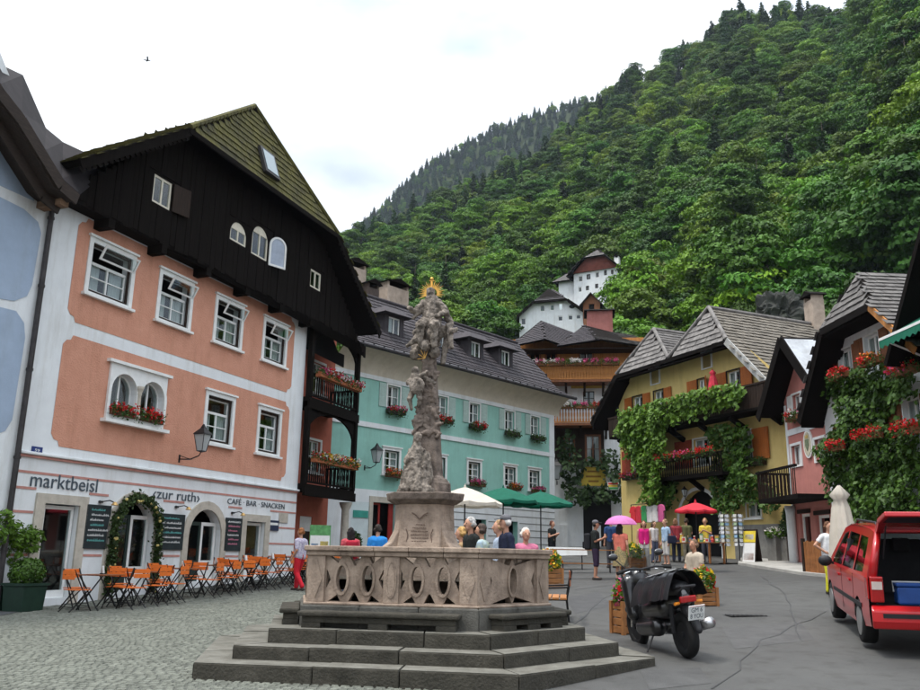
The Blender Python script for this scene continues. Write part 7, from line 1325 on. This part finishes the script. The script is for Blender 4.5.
# rear: bumper, sill, lamps, pillars, open hatch, load space
MB().prism([(-.06, -HW+.01, .34), (-.1, -HW+.03, .45), (-.09, -HW+.03, .60), (.0, -HW+.0, .66), (.12, -HW-.005, .66), (.12, -HW-.005, .34)], (0, 2*HW-.03, 0)).build('rear_bumper', mRed, van, bevel=.025); MB().box(-.105, -.07, -HW+.15, HW-.15, .50, .56).build('bumper_strip', mPlas, van)
for s_ in (1, -1):
    MB().box(-.03, .03, min(s_*(HW-.2), s_*(HW-.02)), max(s_*(HW-.2), s_*(HW-.02)), .70, 1.06).build('tail_lamp', M('lamp_red', (.35, .01, .01), .15, .1, 5, 0, spec=.6), van, bevel=.02); MB().box(-.036, -.031, min(s_*(HW-.18), s_*(HW-.04)), max(s_*(HW-.18), s_*(HW-.04)), .88, .99).build('lamp_clear', M('lamp_white', (.6, .5, .45), .15, .1, 5, 0, spec=.6), van); MB().box(.0, .2, s_*(HW+.004)-.01, s_*(HW+.004)+.01, .74, 1.04).build('tail_lamp_side', M('lamp_red', (.35, .01, .01)), van, bevel=.008)
    MB().tube([(.08, s_*(HW-.07), 1.02), (.18, s_*(HW-.17), 1.42), (.3, s_*(HW-.24), 1.66)], [.07, .055, .05], 8).build('rear_pillar', mRed, van, True)
MB().box(.06, 2.1, -HW+.1, HW-.1, .60, .64).build('load_floor', mPlas, van); MB().box(2.1, 2.14, -HW+.1, HW-.1, .4, 1.5).build('seat_back', M('grey_seat', (.05, .05, .055), .9, .1, 5, .1), van)
for y in (-.5, 0, .5): MB().box(1.95, 2.09, y-.13, y+.13, 1.3, 1.52).build('headrest', M('grey_seat', (.05, .05, .055)), van, bevel=.03)
for s_ in (1, -1): MB().box(.14, 2.0, s_*(HW-.13)-.02, s_*(HW-.13)+.02, .62, 1.0).build('load_side', mPlas, van)
MB().box(.0, .12, -HW+.1, HW-.1, .62, .66).build('load_sill', mPlas, van)
hg = Vector((.34, 0, 1.72)); ang = rad(14); hl = 1.12; back = Vector((-math.cos(ang), 0, math.sin(ang))); dn = Vector((-math.sin(ang), 0, -math.cos(ang)))
def hp_(t_, w, o2=0): q = hg+back*t_+dn*o2; return (q.x, w, q.z)
hb_ = MB(); A0 = [hp_(0, -.68), hp_(0, .68), hp_(hl*.62, .74), hp_(hl, .70), hp_(hl, -.70), hp_(hl*.62, -.74)]; 
loop = [(0, -.68), (0, .68), (.62*hl, .76), (hl, .74), (hl, -.74), (.62*hl, -.76)]; hole = [(.12, -.58), (.12, .58), (.6*hl, .64), (.6*hl, -.64)]
tri = tessellate_polygon([[Vector((a_, b_, 0)) for a_, b_ in loop], [Vector((a_, b_, 0)) for a_, b_ in hole]]); fl = loop+hole; k = len(fl)
hb_.add([hp_(a_, b_, 0) for a_, b_ in fl]+[hp_(a_, b_, .07) for a_, b_ in fl], [tuple(t_) for t_ in tri]+[tuple(i+k for i in t_) for t_ in tri]+[(i, (i+1) % 6, (i+1) % 6+k, i+k) for i in range(6)]+[(6+i, 6+(i+1) % 4, 6+(i+1) % 4+k, 6+i+k) for i in range(4)])
hto = hb_.build('tailgate', mRed, van, bevel=.015); MB().add([hp_(a_, b_, .045) for a_, b_ in hole], [(0, 1, 2, 3)]).build('rear_window', mTint, hto); MB().add([hp_(a_, b_, .075) for a_, b_ in ((.66*hl, -.7), (.66*hl, .7), (.96*hl, .68), (.96*hl, -.68))], [(0, 1, 2, 3)]).build('tailgate_lining', mPlas, hto)
for y in (-.62, .62): MB().tube([(.2, y, 1.3), hp_(.5, y, .06)], .012, 6).build('gas_strut', mPlas, hto)
q = fx*.3+fy*.30; bx = thing('cool_box', 'blue cool box standing in the open boot of the red van', 'cool box', (o_.x+q.x, o_.y+q.y, pr.z+.665), hd); mBx = M('blue_plastic', (.015, .07, .28), .45, .1, 5, 0, spec=.4)
MB().box(-.14, .14, -.17, .17, 0, .25).build('body', mBx, bx, bevel=.03); MB().box(-.15, .15, -.18, .18, .252, .31).build('lid', mBx, bx, bevel=.02); MB().tube([(0, -.19, .18), (0, -.2, .32), (0, .2, .32), (0, .19, .18)], .012, 6).build('handle', mTrim, bx)
# ================================================================ black scooter
pb = gnd(689, 659); hs = rad(104); sc = thing('black_scooter', 'large black touring scooter parked beside the fountain steps', 'scooter', pb, hs); sc.scale = (1.06, 1.06, 1.1); sc.rotation_euler = (rad(-7), 0, hs)     # leans on its stand
mBk = paint('black_paint', (.008, .008, .009)); mSeat = M('seat_vinyl', (.02, .02, .021), .45, .1, 8, .15, 80, spec=.4); mChr = M('chrome', (.6, .6, .6), .15, .05, 5, 0, metal=1)
def wheel2(x, R_, W_, nm='wheel'):
    w = MB(); n = 26; pr_ = []
    for k in range(8): a_ = 2*math.pi*k/8; pr_.append((R_-W_/2+W_/2*math.cos(a_), W_/2*math.sin(a_)))
    vs = [(r_*math.cos(2*math.pi*j/n), r_*math.sin(2*math.pi*j/n), z_) for r_, z_ in pr_ for j in range(n)]; w.add(vs, [(i*n+j, i*n+(j+1) % n, ((i+1) % 8)*n+(j+1) % n, ((i+1) % 8)*n+j) for i in range(8) for j in range(n)]); o = w.build(nm, mTyre, sc, True); o.location = (x, 0, R_); o.rotation_euler = (rad(90), 0, 0)
    rm = MB(); rm.lathe([(R_-W_*.95, -.03), (R_-W_*.75, -.03), (R_-W_*.75, .03), (R_-W_*.95, .03)], 24)
    for k in range(5): a_ = k*2*math.pi/5; rm.bar((0, 0, 0), ((R_-W_*.9)*math.cos(a_), (R_-W_*.9)*math.sin(a_), 0), .035, .03)
    rm.lathe([(0, -.06), (.04, -.06), (.04, .06), (0, .06)], 12); rm.build('rim', mPlas, o); MB().lathe([(.06, .045), (.1, .045), (.1, .05), (.06, .05)], 20).build('brake_disc', mRim, o)
wheel2(0, .29, .14); wheel2(1.42, .29, .12)
def shell(name, caps_, mat, vox=.018, sm=4):
    mb = MB()
    for p_, q_, r0, r1 in caps_: caps(mb, p_, q_, r0, r1, 12)
    return obj(name, remeshed(mb, vox, mat, name, sm), sc)
shell('tail_body', [((-.12, 0, .74), (.35, 0, .70), .10, .15), ((.3, -.06, .62), (.75, -.05, .58), .15, .16), ((.3, .06, .62), (.75, .05, .58), .15, .16), ((-.1, 0, .80), (.2, 0, .80), .08, .12)], mBk)
shell('belly', [((.55, -.1, .36), (1.0, -.1, .32), .13, .12), ((.55, .1, .36), (1.0, .1, .32), .13, .12), ((.7, 0, .5), (1.1, 0, .48), .16, .16)], mBk)
shell('front_fairing', [((1.12, -.16, .5), (1.22, -.14, .9), .11, .12), ((1.12, .16, .5), (1.22, .14, .9), .11, .12), ((1.2, 0, .5), (1.38, 0, .85), .15, .15), ((1.2, 0, .95), (1.3, 0, .98), .16, .13), ((1.4, 0, .72), (1.5, 0, .76), .13, .1)], mBk)
shell('seat', [((-.05, 0, .86), (.3, 0, .87), .10, .14), ((-.05, -.05, .86), (.3, -.08, .86), .09, .11), ((-.05, .05, .86), (.3, .08, .86), .09, .11), ((.35, 0, .80), (.75, 0, .79), .13, .10), ((.28, -.06, .86), (.4, -.05, .80), .1, .1), ((.28, .06, .86), (.4, .05, .80), .1, .1)], mSeat)
shell('top_box', [((-.38, -.14, 1.02), (-.08, -.14, 1.02), .10, .11), ((-.38, .14, 1.02), (-.08, .14, 1.02), .10, .11), ((-.38, -.12, 1.12), (-.1, -.12, 1.12), .08, .1), ((-.38, .12, 1.12), (-.1, .12, 1.12), .08, .1), ((-.36, 0, 1.08), (-.06, 0, 1.08), .13, .15)], mBk) if 0 else None
shell('rear_mudguard', [((-.28, 0, .52), (-.12, 0, .62), .06, .08), ((-.38, 0, .38), (-.28, 0, .52), .05, .06)], mPlas); shell('front_mudguard', [((1.2, 0, .56), (1.42, 0, .62), .07, .08), ((1.42, 0, .62), (1.66, 0, .5), .08, .06)], mBk)
MB().tube([(1.12, 0, 1.02), (1.05, .0, 1.08), (1.02, -.22, 1.10), (.95, -.38, 1.08)], .016, 8).tube([(1.05, .0, 1.08), (1.02, .22, 1.10), (.95, .38, 1.08)], .016, 8).build('handlebar', mPlas, sc)
for s_ in (-1, 1):
    MB().tube([(.96, s_*.32, 1.085), (.93, s_*.43, 1.07)], .024, 8).build('grip', mTyre, sc); MB().tube([(1.06, s_*.22, 1.1), (1.14, s_*.34, 1.24)], .009, 6).build('mirror_stem', mPlas, sc); MB().sphere((1.14, s_*.37, 1.28), .08, 12, (.35, 1, .6)).build('mirror', mBk, sc, True); MB().tube([(1.0, s_*.2, 1.07), (.98, s_*.36, 1.04)], .008, 6).build('brake_lever', mChr, sc)
wsn = MB(); vs = []
for i in range(5):
    for j in range(7): t_ = -1+j/3; vs.append((1.36-.07*i+.0-.10*abs(t_)**2, t_*(.26-.03*i), 1.02+.085*i))
wsn.add(vs, [(i*7+j, i*7+j+1, (i+1)*7+j+1, (i+1)*7+j) for i in range(4) for j in range(6)]); wsn.build('windshield', glass('smoke_glass', (.45, .47, .48), .1), sc, True)
MB().tube([(1.42, -.09, .29), (1.30, -.09, .62), (1.24, -.08, .85)], .022, 8).tube([(1.42, .09, .29), (1.30, .09, .62), (1.24, .08, .85)], .022, 8).build('fork', mChr, sc)
MB().tube([(.7, -.16, .3), (.35, -.2, .28), (.15, -.22, .34), (-.32, -.22, .44)], [.025, .03, .06, .07], 10).build('exhaust', mRim, sc, True); MB().box(.0, .5, -.12, -.06, .24, .38).build('engine_case', mRim, sc, bevel=.03)
MB().tube([(.02, .15, .33), (-.02, .16, .68)], .03, 8).build('shock_absorber', mPlas, sc); MB().tube([(.02, -.15, .33), (-.02, -.16, .68)], .03, 8).build('shock_absorber', mPlas, sc)
MB().tube([(.62, .14, .28), (.56, .34, .02)], .013, 6).build('side_stand', mPlas, sc); MB().tube([(-.1, -.13, .86), (-.26, -.1, .9), (-.26, .1, .9), (-.1, .13, .86)], .016, 8).build('grab_rail', mPlas, sc)
MB().box(-.23, -.19, -.12, .12, .70, .78).build('tail_light', M('lamp_red', (.35, .01, .01)), sc, bevel=.015)
for s_ in (-1, 1): MB().tube([(-.18, s_*.12, .7), (-.22, s_*.2, .7)], .02, 8).build('indicator', M('amber_lens', (.6, .2, .02), .2, .1, 5, 0), sc)
pl = MB().box(-.006, .006, -.115, .115, 0, .19).build('number_plate', mTrim, sc, bevel=.004); pl.location = (-.35, 0, .50); pl.rotation_euler = (0, rad(-22), 0)
def plate_text(txt, z, h, w):
    me = text_mesh(txt, 1, mInk, .002); co = np.empty(len(me.vertices)*3); me.vertices.foreach_get('co', co); co = co.reshape(-1, 3); mn, mx_ = co.min(0), co.max(0)
    nv = np.stack([-.008-co[:, 2]*.2, w/2-(co[:, 0]-mn[0])/(mx_[0]-mn[0])*w, z+(co[:, 1]-mn[1])/(mx_[1]-mn[1])*h], 1); me.vertices.foreach_set('co', nv.ravel()); me.update(); obj('plate_lettering', me, pl)
plate_text('GM 6', .105, .06, .16); plate_text('8 YOU', .025, .06, .18); MB().box(-.009, -.0065, -.112, .112, .180, .184).build('plate_band', M('lamp_red', (.35, .01, .01)), pl)
# things hung over the saddle: folded rain cover, its glossy highlights painted as pale patches
t = thing('saddle_cover', 'black rain cover with painted grey sheen lying over the scooter saddle', 'cover', pb, hs); t.rotation_euler = sc.rotation_euler; t.scale = sc.scale; mb = MB(); nx, ny = 22, 12; vs = []
for i in range(nx+1):
    for j in range(ny+1):
        x = -.22+1.12*i/nx; y = (-1+2*j/ny); w = .30+.03*math.sin(i*.9); top = 1.10-.14*max(0, x+.1)+.012*math.sin(i*1.7+j); z = top-.34*abs(y)**3.0+.008*math.sin(j*2.3+i*.7); vs.append((x, y*w, z))
mb.add(vs, [(i*(ny+1)+j, i*(ny+1)+j+1, (i+1)*(ny+1)+j+1, (i+1)*(ny+1)+j) for i in range(nx) for j in range(ny)]); co_ = mb.build('cover', M('wet_vinyl', (.014, .014, .016), .28, .2, 6, .25, 14, spec=.5), t, True)
for x0 in (-.12, .22, .5):
    vs = []; 
    for i in range(4):
        for j in range(4): x = x0+.06*i; y = -.12+.08*j; vs.append((x, y*(1+.2*i/3), 1.10-.14*max(0, x+.1)-.34*abs(y/.30)**3.0+.02))
    MB().add(vs, [(i*4+j, i*4+j+1, (i+1)*4+j+1, (i+1)*4+j) for i in range(3) for j in range(3)]).build('painted_sheen', M('sheen_grey', (.30, .31, .32), .3, .2, 6, .1, 14), co_, True)
# ================================================================ people
SK = [M('skin_a', (.50, .27, .18), .6, .06, 8, .05, spec=.3), M('skin_b', (.42, .21, .13), .6, .06, 8, .05, spec=.3)]
def cloth(c, n): return M('cloth_'+n, c, .9, .12, 5, .25, 35)
mEye = M('eye_dark', (.02, .015, .012), .3, .1, 5, 0); mLip = M('lip', (.35, .1, .08), .6, .1, 5, 0)
def person(loc, face, h, label, top, legs, hair, pose='down', leg='stand', skirt=False, shorts=False, sleeve=.5, skin=0, hairlen=0, girth=1.0, shoe=(.05, .04, .035), cap=None, bag=None, patt=None, lean=0):
    # face: direction the person looks at in degrees (0 = towards +x); model looks along -y
    t = thing('person', label, 'person', loc, rad(face+90)); k = h/1.75; gw_ = girth; sit = leg == 'sit'
    hz_ = .50 if sit else .93; dz = hz_-.93; V_ = lambda x, y, z: Vector((x*k, y*k, z*k))
    body = MB(); C_ = lambda mb, a, b, r0, r1: caps(mb, V_(*a), V_(*b), r0*k, r1*k, 10)
    L = lambda z: z+dz
    hy = -.03-lean
    # head, neck, nose, ears
    body.sphere(V_(0, hy, L(1.63)), .098*k, 14, (.80, .98, 1.12)); C_(body, (0, hy-.02, L(1.575)), (0, hy-.035, L(1.56)), .062, .055); C_(body, (0, 0-lean*.5, L(1.40)), (0, hy+.01, L(1.55)), .056, .053); C_(body, (0, hy-.095, L(1.635)), (0, hy-.112, L(1.605)), .012, .016)
    for s_ in (-1, 1): C_(body, (s_*.08, hy+.01, L(1.64)), (s_*.082, hy+.012, L(1.605)), .016, .012)
    for s_ in (-1, 1): C_(body, (s_*.07, -.0, L(1.33)), (s_*.08, .0, L(1.05)), .105*gw_, .10*gw_)
    arms = {'down': ((.20, .0, 1.38), (.245, .03, 1.10), (.25, -.04, .86)), 'phone': ((.19, -.01, 1.38), (.23, -.02, 1.12), (.07, -.24, 1.22)), 'hips': ((.20, .0, 1.38), (.36, .08, 1.17), (.20, -.05, 1.02)), 'hold': ((.19, -.01, 1.38), (.22, -.10, 1.14), (.10, -.26, 1.30)), 'lap': ((.19, 0, 1.38), (.24, -.06, 1.12), (.10, -.28, 1.0)), 'swing': ((.2, 0, 1.38), (.23, .06, 1.12), (.22, -.10, .92))}
    pl_, pr2 = (pose, pose) if isinstance(pose, str) else pose; hands = []
    for s_, ps in ((-1, pl_), (1, pr2)):
        sh, el, wr = [(s_*p[0]*(.92+.08*gw_), p[1], L(p[2])) for p in arms[ps]]
        C_(body, sh, el, .050, .041); C_(body, el, wr, .040, .028); d = (Vector(wr)-Vector(el)).normalized(); w_ = Vector(wr); side = d.cross(Vector((s_, 0, 0))); side = side.normalized() if side.length > .1 else Vector((0, 1, 0))
        pm = w_+d*.07; C_(body, tuple(w_), tuple(pm), .028, .034); nrm = d.cross(side)
        for f in range(4): b0 = pm+side*(-.027+.018*f)+d*.01; b1 = b0+d*(.035+.006*(f in (1, 2)))+nrm*.006; b2 = b1+d*.022+nrm*.018*s_; C_(body, tuple(b0), tuple(b1), .0095, .009); C_(body, tuple(b1), tuple(b2), .009, .008)
        th = w_+d*.03+side*-.03; C_(body, tuple(th), tuple(th+side*-.02+d*.035), .011, .0095); hands.append(V_(*pm))
        sl_ = Vector(sh).lerp(Vector(el), min(1, sleeve*1.1)); arms_top = (sh, el, wr, sl_)
        if s_ == -1: AL = arms_top
        else: AR = arms_top
    feet = {'stand': (((-.095, 0, .93), (-.105, -.02, .50), (-.11, .02, .08)), ((.095, 0, .93), (.105, -.02, .50), (.115, .02, .08))), 'walk': (((-.09, 0, .93), (-.10, -.14, .53), (-.10, -.16, .09)), ((.09, 0, .93), (.10, -.02, .50), (.10, .22, .12))), 'sit': (((-.1, 0, .52), (-.14, -.42, .50), (-.15, -.40, .08)), ((.1, 0, .52), (.14, -.42, .50), (.15, -.38, .08)))}[leg]
    for hp2, kn, an in feet:
        C_(body, hp2, kn, .085*gw_, .058); C_(body, kn, an, .056, .038); C_(body, an, (an[0], an[1]-.12, .045), .038, .032)
    C_(body, (-.05, 0, L(1.0)), (.05, 0, L(1.0)), .11, .11)
    obj('body', remeshed(body, .013, SK[skin], 'body', 2), t)
    tm = cloth(top, 'top_%d%d%d' % tuple(int(c*99) for c in top)) if not patt else patt
    tp_ = MB()
    for s_ in (-1, 1): C_(tp_, (s_*.075, -lean*.5, L(1.34)), (s_*.085*gw_, 0, L(1.12)), .122*gw_, .118*gw_); C_(tp_, (s_*.085*gw_, 0, L(1.12)), (s_*.07*gw_, 0, L(.96)), .118*gw_, .128*gw_)
    C_(tp_, (-.14, -lean*.4, L(1.40)), (.14, -lean*.4, L(1.40)), .068, .068)
    if sleeve > 0:
        for sh, el, wr, sl_ in (AL, AR):
            C_(tp_, sh, tuple(sl_), .064, .060)
            if sleeve > .95: C_(tp_, el, tuple(Vector(el).lerp(Vector(wr), .92)), .055, .042)
    obj('top', remeshed(tp_, .015, tm, 'top', 2, .006*k, .09), t)
    bt = MB(); lm = cloth(legs, 'leg_%d%d%d' % tuple(int(c*99) for c in legs)) if not isinstance(legs, bpy.types.Material) else legs
    C_(bt, (-.06, 0, L(.95)), (.06, 0, L(.95)), .116*gw_, .116*gw_)
    if skirt:
        n = 22; vs = []
        for i, (r_, z_) in enumerate(((.15*gw_, 1.04), (.19*gw_, .86), (.23*gw_, .62), (.25*gw_, .45))):
            for j in range(n): a_ = 2*math.pi*j/n; q_ = 1+.07*math.sin(j*2.85)*i/3; vs.append((r_*q_*math.cos(a_)*k, r_*.8*q_*math.sin(a_)*k, L(z_)*k))
        MB().add(vs, [(i*n+j, i*n+(j+1) % n, (i+1)*n+(j+1) % n, (i+1)*n+j) for i in range(3) for j in range(n)]).build('skirt', lm, t, True)
    else:
        for hp2, kn, an in feet:
            C_(bt, hp2, kn, .106*gw_, .082)
            if not shorts: C_(bt, kn, (an[0], an[1], an[2]+.02), .080, .066)
            else: C_(bt, kn, tuple(Vector(kn).lerp(Vector(an), .12)), .084, .084)
        obj('trousers', remeshed(bt, .015, lm, 'trousers', 2, .006*k, .09), t)
    for hp2, kn, an in feet:
        so = MB(); caps(so, V_(an[0], an[1]+.04, .045), V_(an[0], an[1]-.15, .036), .047*k, .043*k, 10); so.v = [(x, y, max(z, .004)) for x, y, z in so.v]; so.build('shoe', cloth(shoe, 'shoe_%d' % int(shoe[0]*99)), t, True)
    hm = M('hair_%d_%d' % (int(hair[0]*99), int(hair[2]*99)), hair, .7, .25, 25, .4, 60, stretch=(1, 1, .3)); hr_ = MB()
    hr_.sphere(V_(0, hy+.022, L(1.665)), .098*k, 12, (.88, .95, 1.0)); C_(hr_, (-.05, hy+.04, L(1.62)), (.05, hy+.04, L(1.62)), .062, .062)
    if hairlen: 
        for x in (-.055, 0, .055): C_(hr_, (x, hy+.06, L(1.62)), (x*1.3, hy+.075, L(1.62-hairlen)), .055, .04)
    if not cap: obj('hair', remeshed(hr_, .014, hm, 'hair', 1, .012*k, .03), t)
    else:
        obj('hair', remeshed(hr_, .014, hm, 'hair', 1, .004*k, .03), t); cm2 = cloth(cap, 'cap'); cc = MB(); cc.sphere(V_(0, hy+.015, L(1.70)), .102*k, 14, (.9, 1.0, .72)); cc.prism([V_(-.07, hy-.07, L(1.69)), V_(.07, hy-.07, L(1.69)), V_(.05, hy-.18, L(1.675)), V_(-.05, hy-.18, L(1.675))], (0, 0, .012)); cc.build('cap', cm2, t, True)
    for s_ in (-1, 1): MB().sphere(V_(s_*.032, hy-.082, L(1.642)), .011*k, 8, (1.2, .7, .8)).build('eye', mEye, t, True)
    MB().sphere(V_(0, hy-.09, L(1.575)), .018*k, 8, (1.4, .4, .35)).build('mouth', mLip, t, True)
    return t, hands, V_
def on(u, v): return gnd(u, v)
pFl = M('floral_skirt', (.45, .32, .14), .9, .3, 22, .1, col2=(.07, .09, .06)); pBl = M('patterned_blouse', (.62, .6, .62), .9, .3, 25, .1, col2=(.25, .2, .35)); pTd = M('tie_dye', (.45, .5, .3), .9, .3, 7, .1, col2=(.3, .4, .5))
p = on(596, 580); t, hs_, V_ = person(p, -80, 1.72, 'man in black shirt and dark shorts looking at a phone in his hands', (.012, .015, .014), (.035, .02, .045), (.02, .015, .012), 'phone', shorts=True, sleeve=.7, cap=(.12, .12, .13), skin=1, girth=1.08)
t.rotation_euler.z = rad(10)+rad(90)-rad(25)
ph_ = (hs_[0]+hs_[1])/2; w = t.location+Matrix.Rotation(t.rotation_euler.z, 3, 'Z') @ (ph_+Vector((0, -.07, .05))); o = thing('phone', 'dark phone held by the man in the black shirt', 'phone', w, t.rotation_euler.z); MB().box(-.036, .036, -.005, .005, -.07, .07).build('case', mIronB, o, bevel=.004); MB().box(-.032, .032, .0055, .0065, -.062, .062).build('screen', M('phone_screen', (.1, .12, .15), .1, .1, 5, 0), o)
w = t.location+Matrix.Rotation(t.rotation_euler.z, 3, 'Z') @ Vector((0, .2, 1.08)); o = thing('backpack', 'black backpack on the back of the man with the phone', 'backpack', w, t.rotation_euler.z); MB().box(-.15, .15, -.07, .12, -.22, .26).build('bag', cloth((.015, .015, .018), 'pack'), o, bevel=.06, bseg=3); MB().box(-.1, .1, .121, .17, -.18, .02).build('pocket', cloth((.015, .015, .018), 'pack'), o, bevel=.03)
p = on(621, 581); t, hs_, V_ = person(p, 60, 1.62, 'woman in coral top and floral skirt under a pink umbrella', (.62, .17, .12), pFl, (.015, .01, .01), ('down', 'hold'), skirt=True, sleeve=.35, hairlen=.25)
h1_ = t.location+Matrix.Rotation(t.rotation_euler.z, 3, 'Z') @ hs_[1]; o = thing('hand_umbrella', 'open pink umbrella held over the woman in the floral skirt', 'umbrella', h1_, .3); mPkU = M('pink_nylon', (.72, .22, .52), .6, .08, 5, .05, 40, trans=.3); top_z = atY(622, 515, p.y).z-h1_.z; MB().tube([(0, 0, -.1), (0, 0, top_z+.04)], .008, 6).build('shaft', mSteel, o); MB().tube([(0, 0, -.1), (0, 0, .04)], .016, 8).build('handle', mDkW, o)
for k in range(8):
    a0, a1 = 2*math.pi*k/8, 2*math.pi*(k+1)/8; vs = []
    for i in range(6):
        f = i/5; r_ = .50*math.sin(f*1.25)/math.sin(1.25); z_ = top_z-.26*(1-math.cos(f*1.25))/(1-math.cos(1.25))
        for j in range(4): a_ = a0+(a1-a0)*j/3; c_ = 1-.07*math.sin(math.pi*j/3)*f; vs.append((r_*c_*math.cos(a_), r_*c_*math.sin(a_), z_))
    MB().add(vs, [(i*4+j, i*4+j+1, (i+1)*4+j+1, (i+1)*4+j) for i in range(5) for j in range(3)]).build('canopy_panel', mPkU, o, True); MB().tube([(0, 0, top_z-.25), (.3*math.cos(a0), .3*math.sin(a0), top_z-.13)], .003, 4).build('rib', mSteel, o)
p = on(645, 570); person(p, -95, 1.66, 'woman in magenta sleeveless top and pale trousers facing the square', (.55, .01, .16), (.55, .53, .5), (.12, .05, .02), 'down', sleeve=0, hairlen=.1)
p = on(667, 566); t, hs_, V_ = person(p, -160, 1.68, 'person in light blue shirt with a dark shoulder bag', (.32, .45, .6), (.55, .53, .5), (.25, .16, .08), 'down', sleeve=.5, shorts=True)
w = t.location+Matrix.Rotation(t.rotation_euler.z, 3, 'Z') @ Vector((.29, .06, .98)); o = thing('shoulder_bag', 'dark blue shoulder bag of the person in light blue', 'bag', w, t.rotation_euler.z); MB().box(-.06, .06, -.16, .16, -.18, .1).build('bag', cloth((.015, .02, .045), 'navy_bag'), o, bevel=.03); MB().tube([(-.02, -.13, .08), (-.1, -.06, .46), (-.1, .0, .46), (-.02, .13, .08)], .012, 6).build('strap', cloth((.015, .02, .045), 'navy_bag'), o)
p = on(655, 563); person(p, -60, 1.6, 'woman in white blouse behind the woman in magenta', (.6, .56, .54), (.08, .09, .14), (.08, .05, .03), 'down', sleeve=.5, hairlen=.15)
p = on(612, 568); person(p, 100, 1.75, 'man in dark blue shirt seen from behind the pink umbrella', (.02, .05, .14), (.05, .05, .06), (.03, .02, .015), 'down', sleeve=.5)
for u_, v_, fc, lb_, tc_, lc_, hc2 in ((677, 562, 80, 'woman in dark red jacket browsing the souvenir stall', (.25, .03, .04), (.05, .06, .1), (.2, .1, .05)), (688, 561, 100, 'man in olive shirt browsing the souvenir stall', (.12, .12, .05), (.25, .22, .16), (.05, .03, .02)), (707, 562, -120, 'stall keeper in yellow top under the red parasol', (.6, .45, .06), (.06, .06, .08), (.35, .2, .08))):
    person(on(u_, v_), fc, 1.68, lb_, tc_, lc_, hc2, 'phone', sleeve=.5, hairlen=.1 if 'woman' in lb_ else 0)
# seated man and his stool by the flower tub
p = on(697, 600); t, hs_, V_ = person(p, -150, 1.75, 'sunburnt seated man in pale shirt beyond the scooter', (.42, .36, .28), (.06, .06, .07), (.16, .10, .06), 'lap', 'sit', sleeve=.5, skin=1, girth=1.15)
st_ = thing('folding_stool', 'small folding stool under the seated man', 'stool', p, t.rotation_euler.z); MB().box(-.2, .2, -.18, .2, .37, .40).build('seat', mWd, st_); 
for x in (-.17, .17): MB().bar((x, -.17, 0), (x, .17, .37), .02).build('leg', mSteel, st_); MB().bar((x*.85, .17, 0), (x*.85, -.17, .37), .02).build('leg', mSteel, st_)
p = on(830, 578); p = at(830, 20.5); t, _, _ = person(p, -70, 1.66, 'woman in white t-shirt and yellow trousers with hands on hips', (.7, .71, .72), (.58, .55, .03), (.12, .04, .02), 'hips', sleeve=.45, girth=1.1)
p = on(298, 591); person(p, 150, 1.66, 'woman in patterned blouse and red trousers walking by the cafe', (.6, .6, .6), (.55, .015, .03), (.32, .12, .04), 'swing', 'walk', sleeve=.7, patt=pBl, girth=1.05)
# people beyond the parapet
def back(u, Y, z=None): q = atY(u, 552, Y); return Vector((q.x, q.y, gz(q.x, q.y) if z is None else z))
p = back(350, 22.5); t, hs_, _ = person(p, 110, 1.66, 'dark haired woman with a red backpack near the turquoise shop', (.5, .08, .1), (.05, .06, .1), (.012, .01, .01), 'down', sleeve=.3, hairlen=.2)
w = t.location+Matrix.Rotation(t.rotation_euler.z, 3, 'Z') @ Vector((0, .19, 1.1)); o = thing('backpack', 'red backpack worn by the dark haired woman', 'backpack', w, t.rotation_euler.z); MB().box(-.16, .16, -.06, .12, -.22, .24).build('bag', cloth((.4, .02, .04), 'redpack'), o, bevel=.06, bseg=3); MB().box(-.1, .1, .121, .16, -.18, .0).build('pocket', cloth((.3, .02, .04), 'redpack2'), o, bevel=.03)
p = back(377, 21.5); person(p, 80, 1.74, 'man in bright blue t-shirt standing at the turquoise shop', (.02, .2, .55), (.06, .06, .07), (.03, .02, .015), 'phone', sleeve=.5, girth=1.12)
zst = .48
p = back(471, 15.3, zst); person(p, 205, 1.76, 'grey haired man in black jacket behind the fountain', (.012, .012, .013), (.04, .04, .045), (.45, .44, .42), 'down', sleeve=1.0)
p = back(462, 16.2); person(p, 175, 1.72, 'blond person half hidden behind the man in the black jacket', (.3, .2, .1), (.05, .05, .06), (.5, .3, .1), 'down', sleeve=.5)
p = back(482, 14.95+.25, .48); person(p, 165, 1.64, 'person in tie-dyed t-shirt with short dark hair behind the fountain', (.4, .5, .3), (.05, .05, .06), (.06, .04, .03), 'down', sleeve=.5, patt=pTd, girth=1.1)
p = back(506.5, 15.35, .48); person(p, 195, 1.80, 'white haired man in navy jersey behind the fountain', (.012, .016, .04), (.05, .05, .06), (.6, .58, .55), 'down', sleeve=1.0, cap=(.5, .48, .45))
p = back(500, 16.2); person(p, 185, 1.84, 'man in pale blue checked shirt beside the white haired man', (.4, .48, .6), (.05, .05, .06), (.4, .25, .12), 'down', sleeve=.5)
p = back(525.5, 15.3, .45); person(p, -75, 1.62, 'elderly woman in pink shirt with white hair smiling behind the parapet', (.6, .18, .28), (.3, .3, .32), (.65, .62, .56), 'down', sleeve=.9, girth=1.05)
p = at(552, 33); person(p, -40, 1.68, 'waitress in black top standing under the green parasol', (.012, .012, .013), (.012, .012, .015), (.1, .03, .015), 'phone', sleeve=.3)
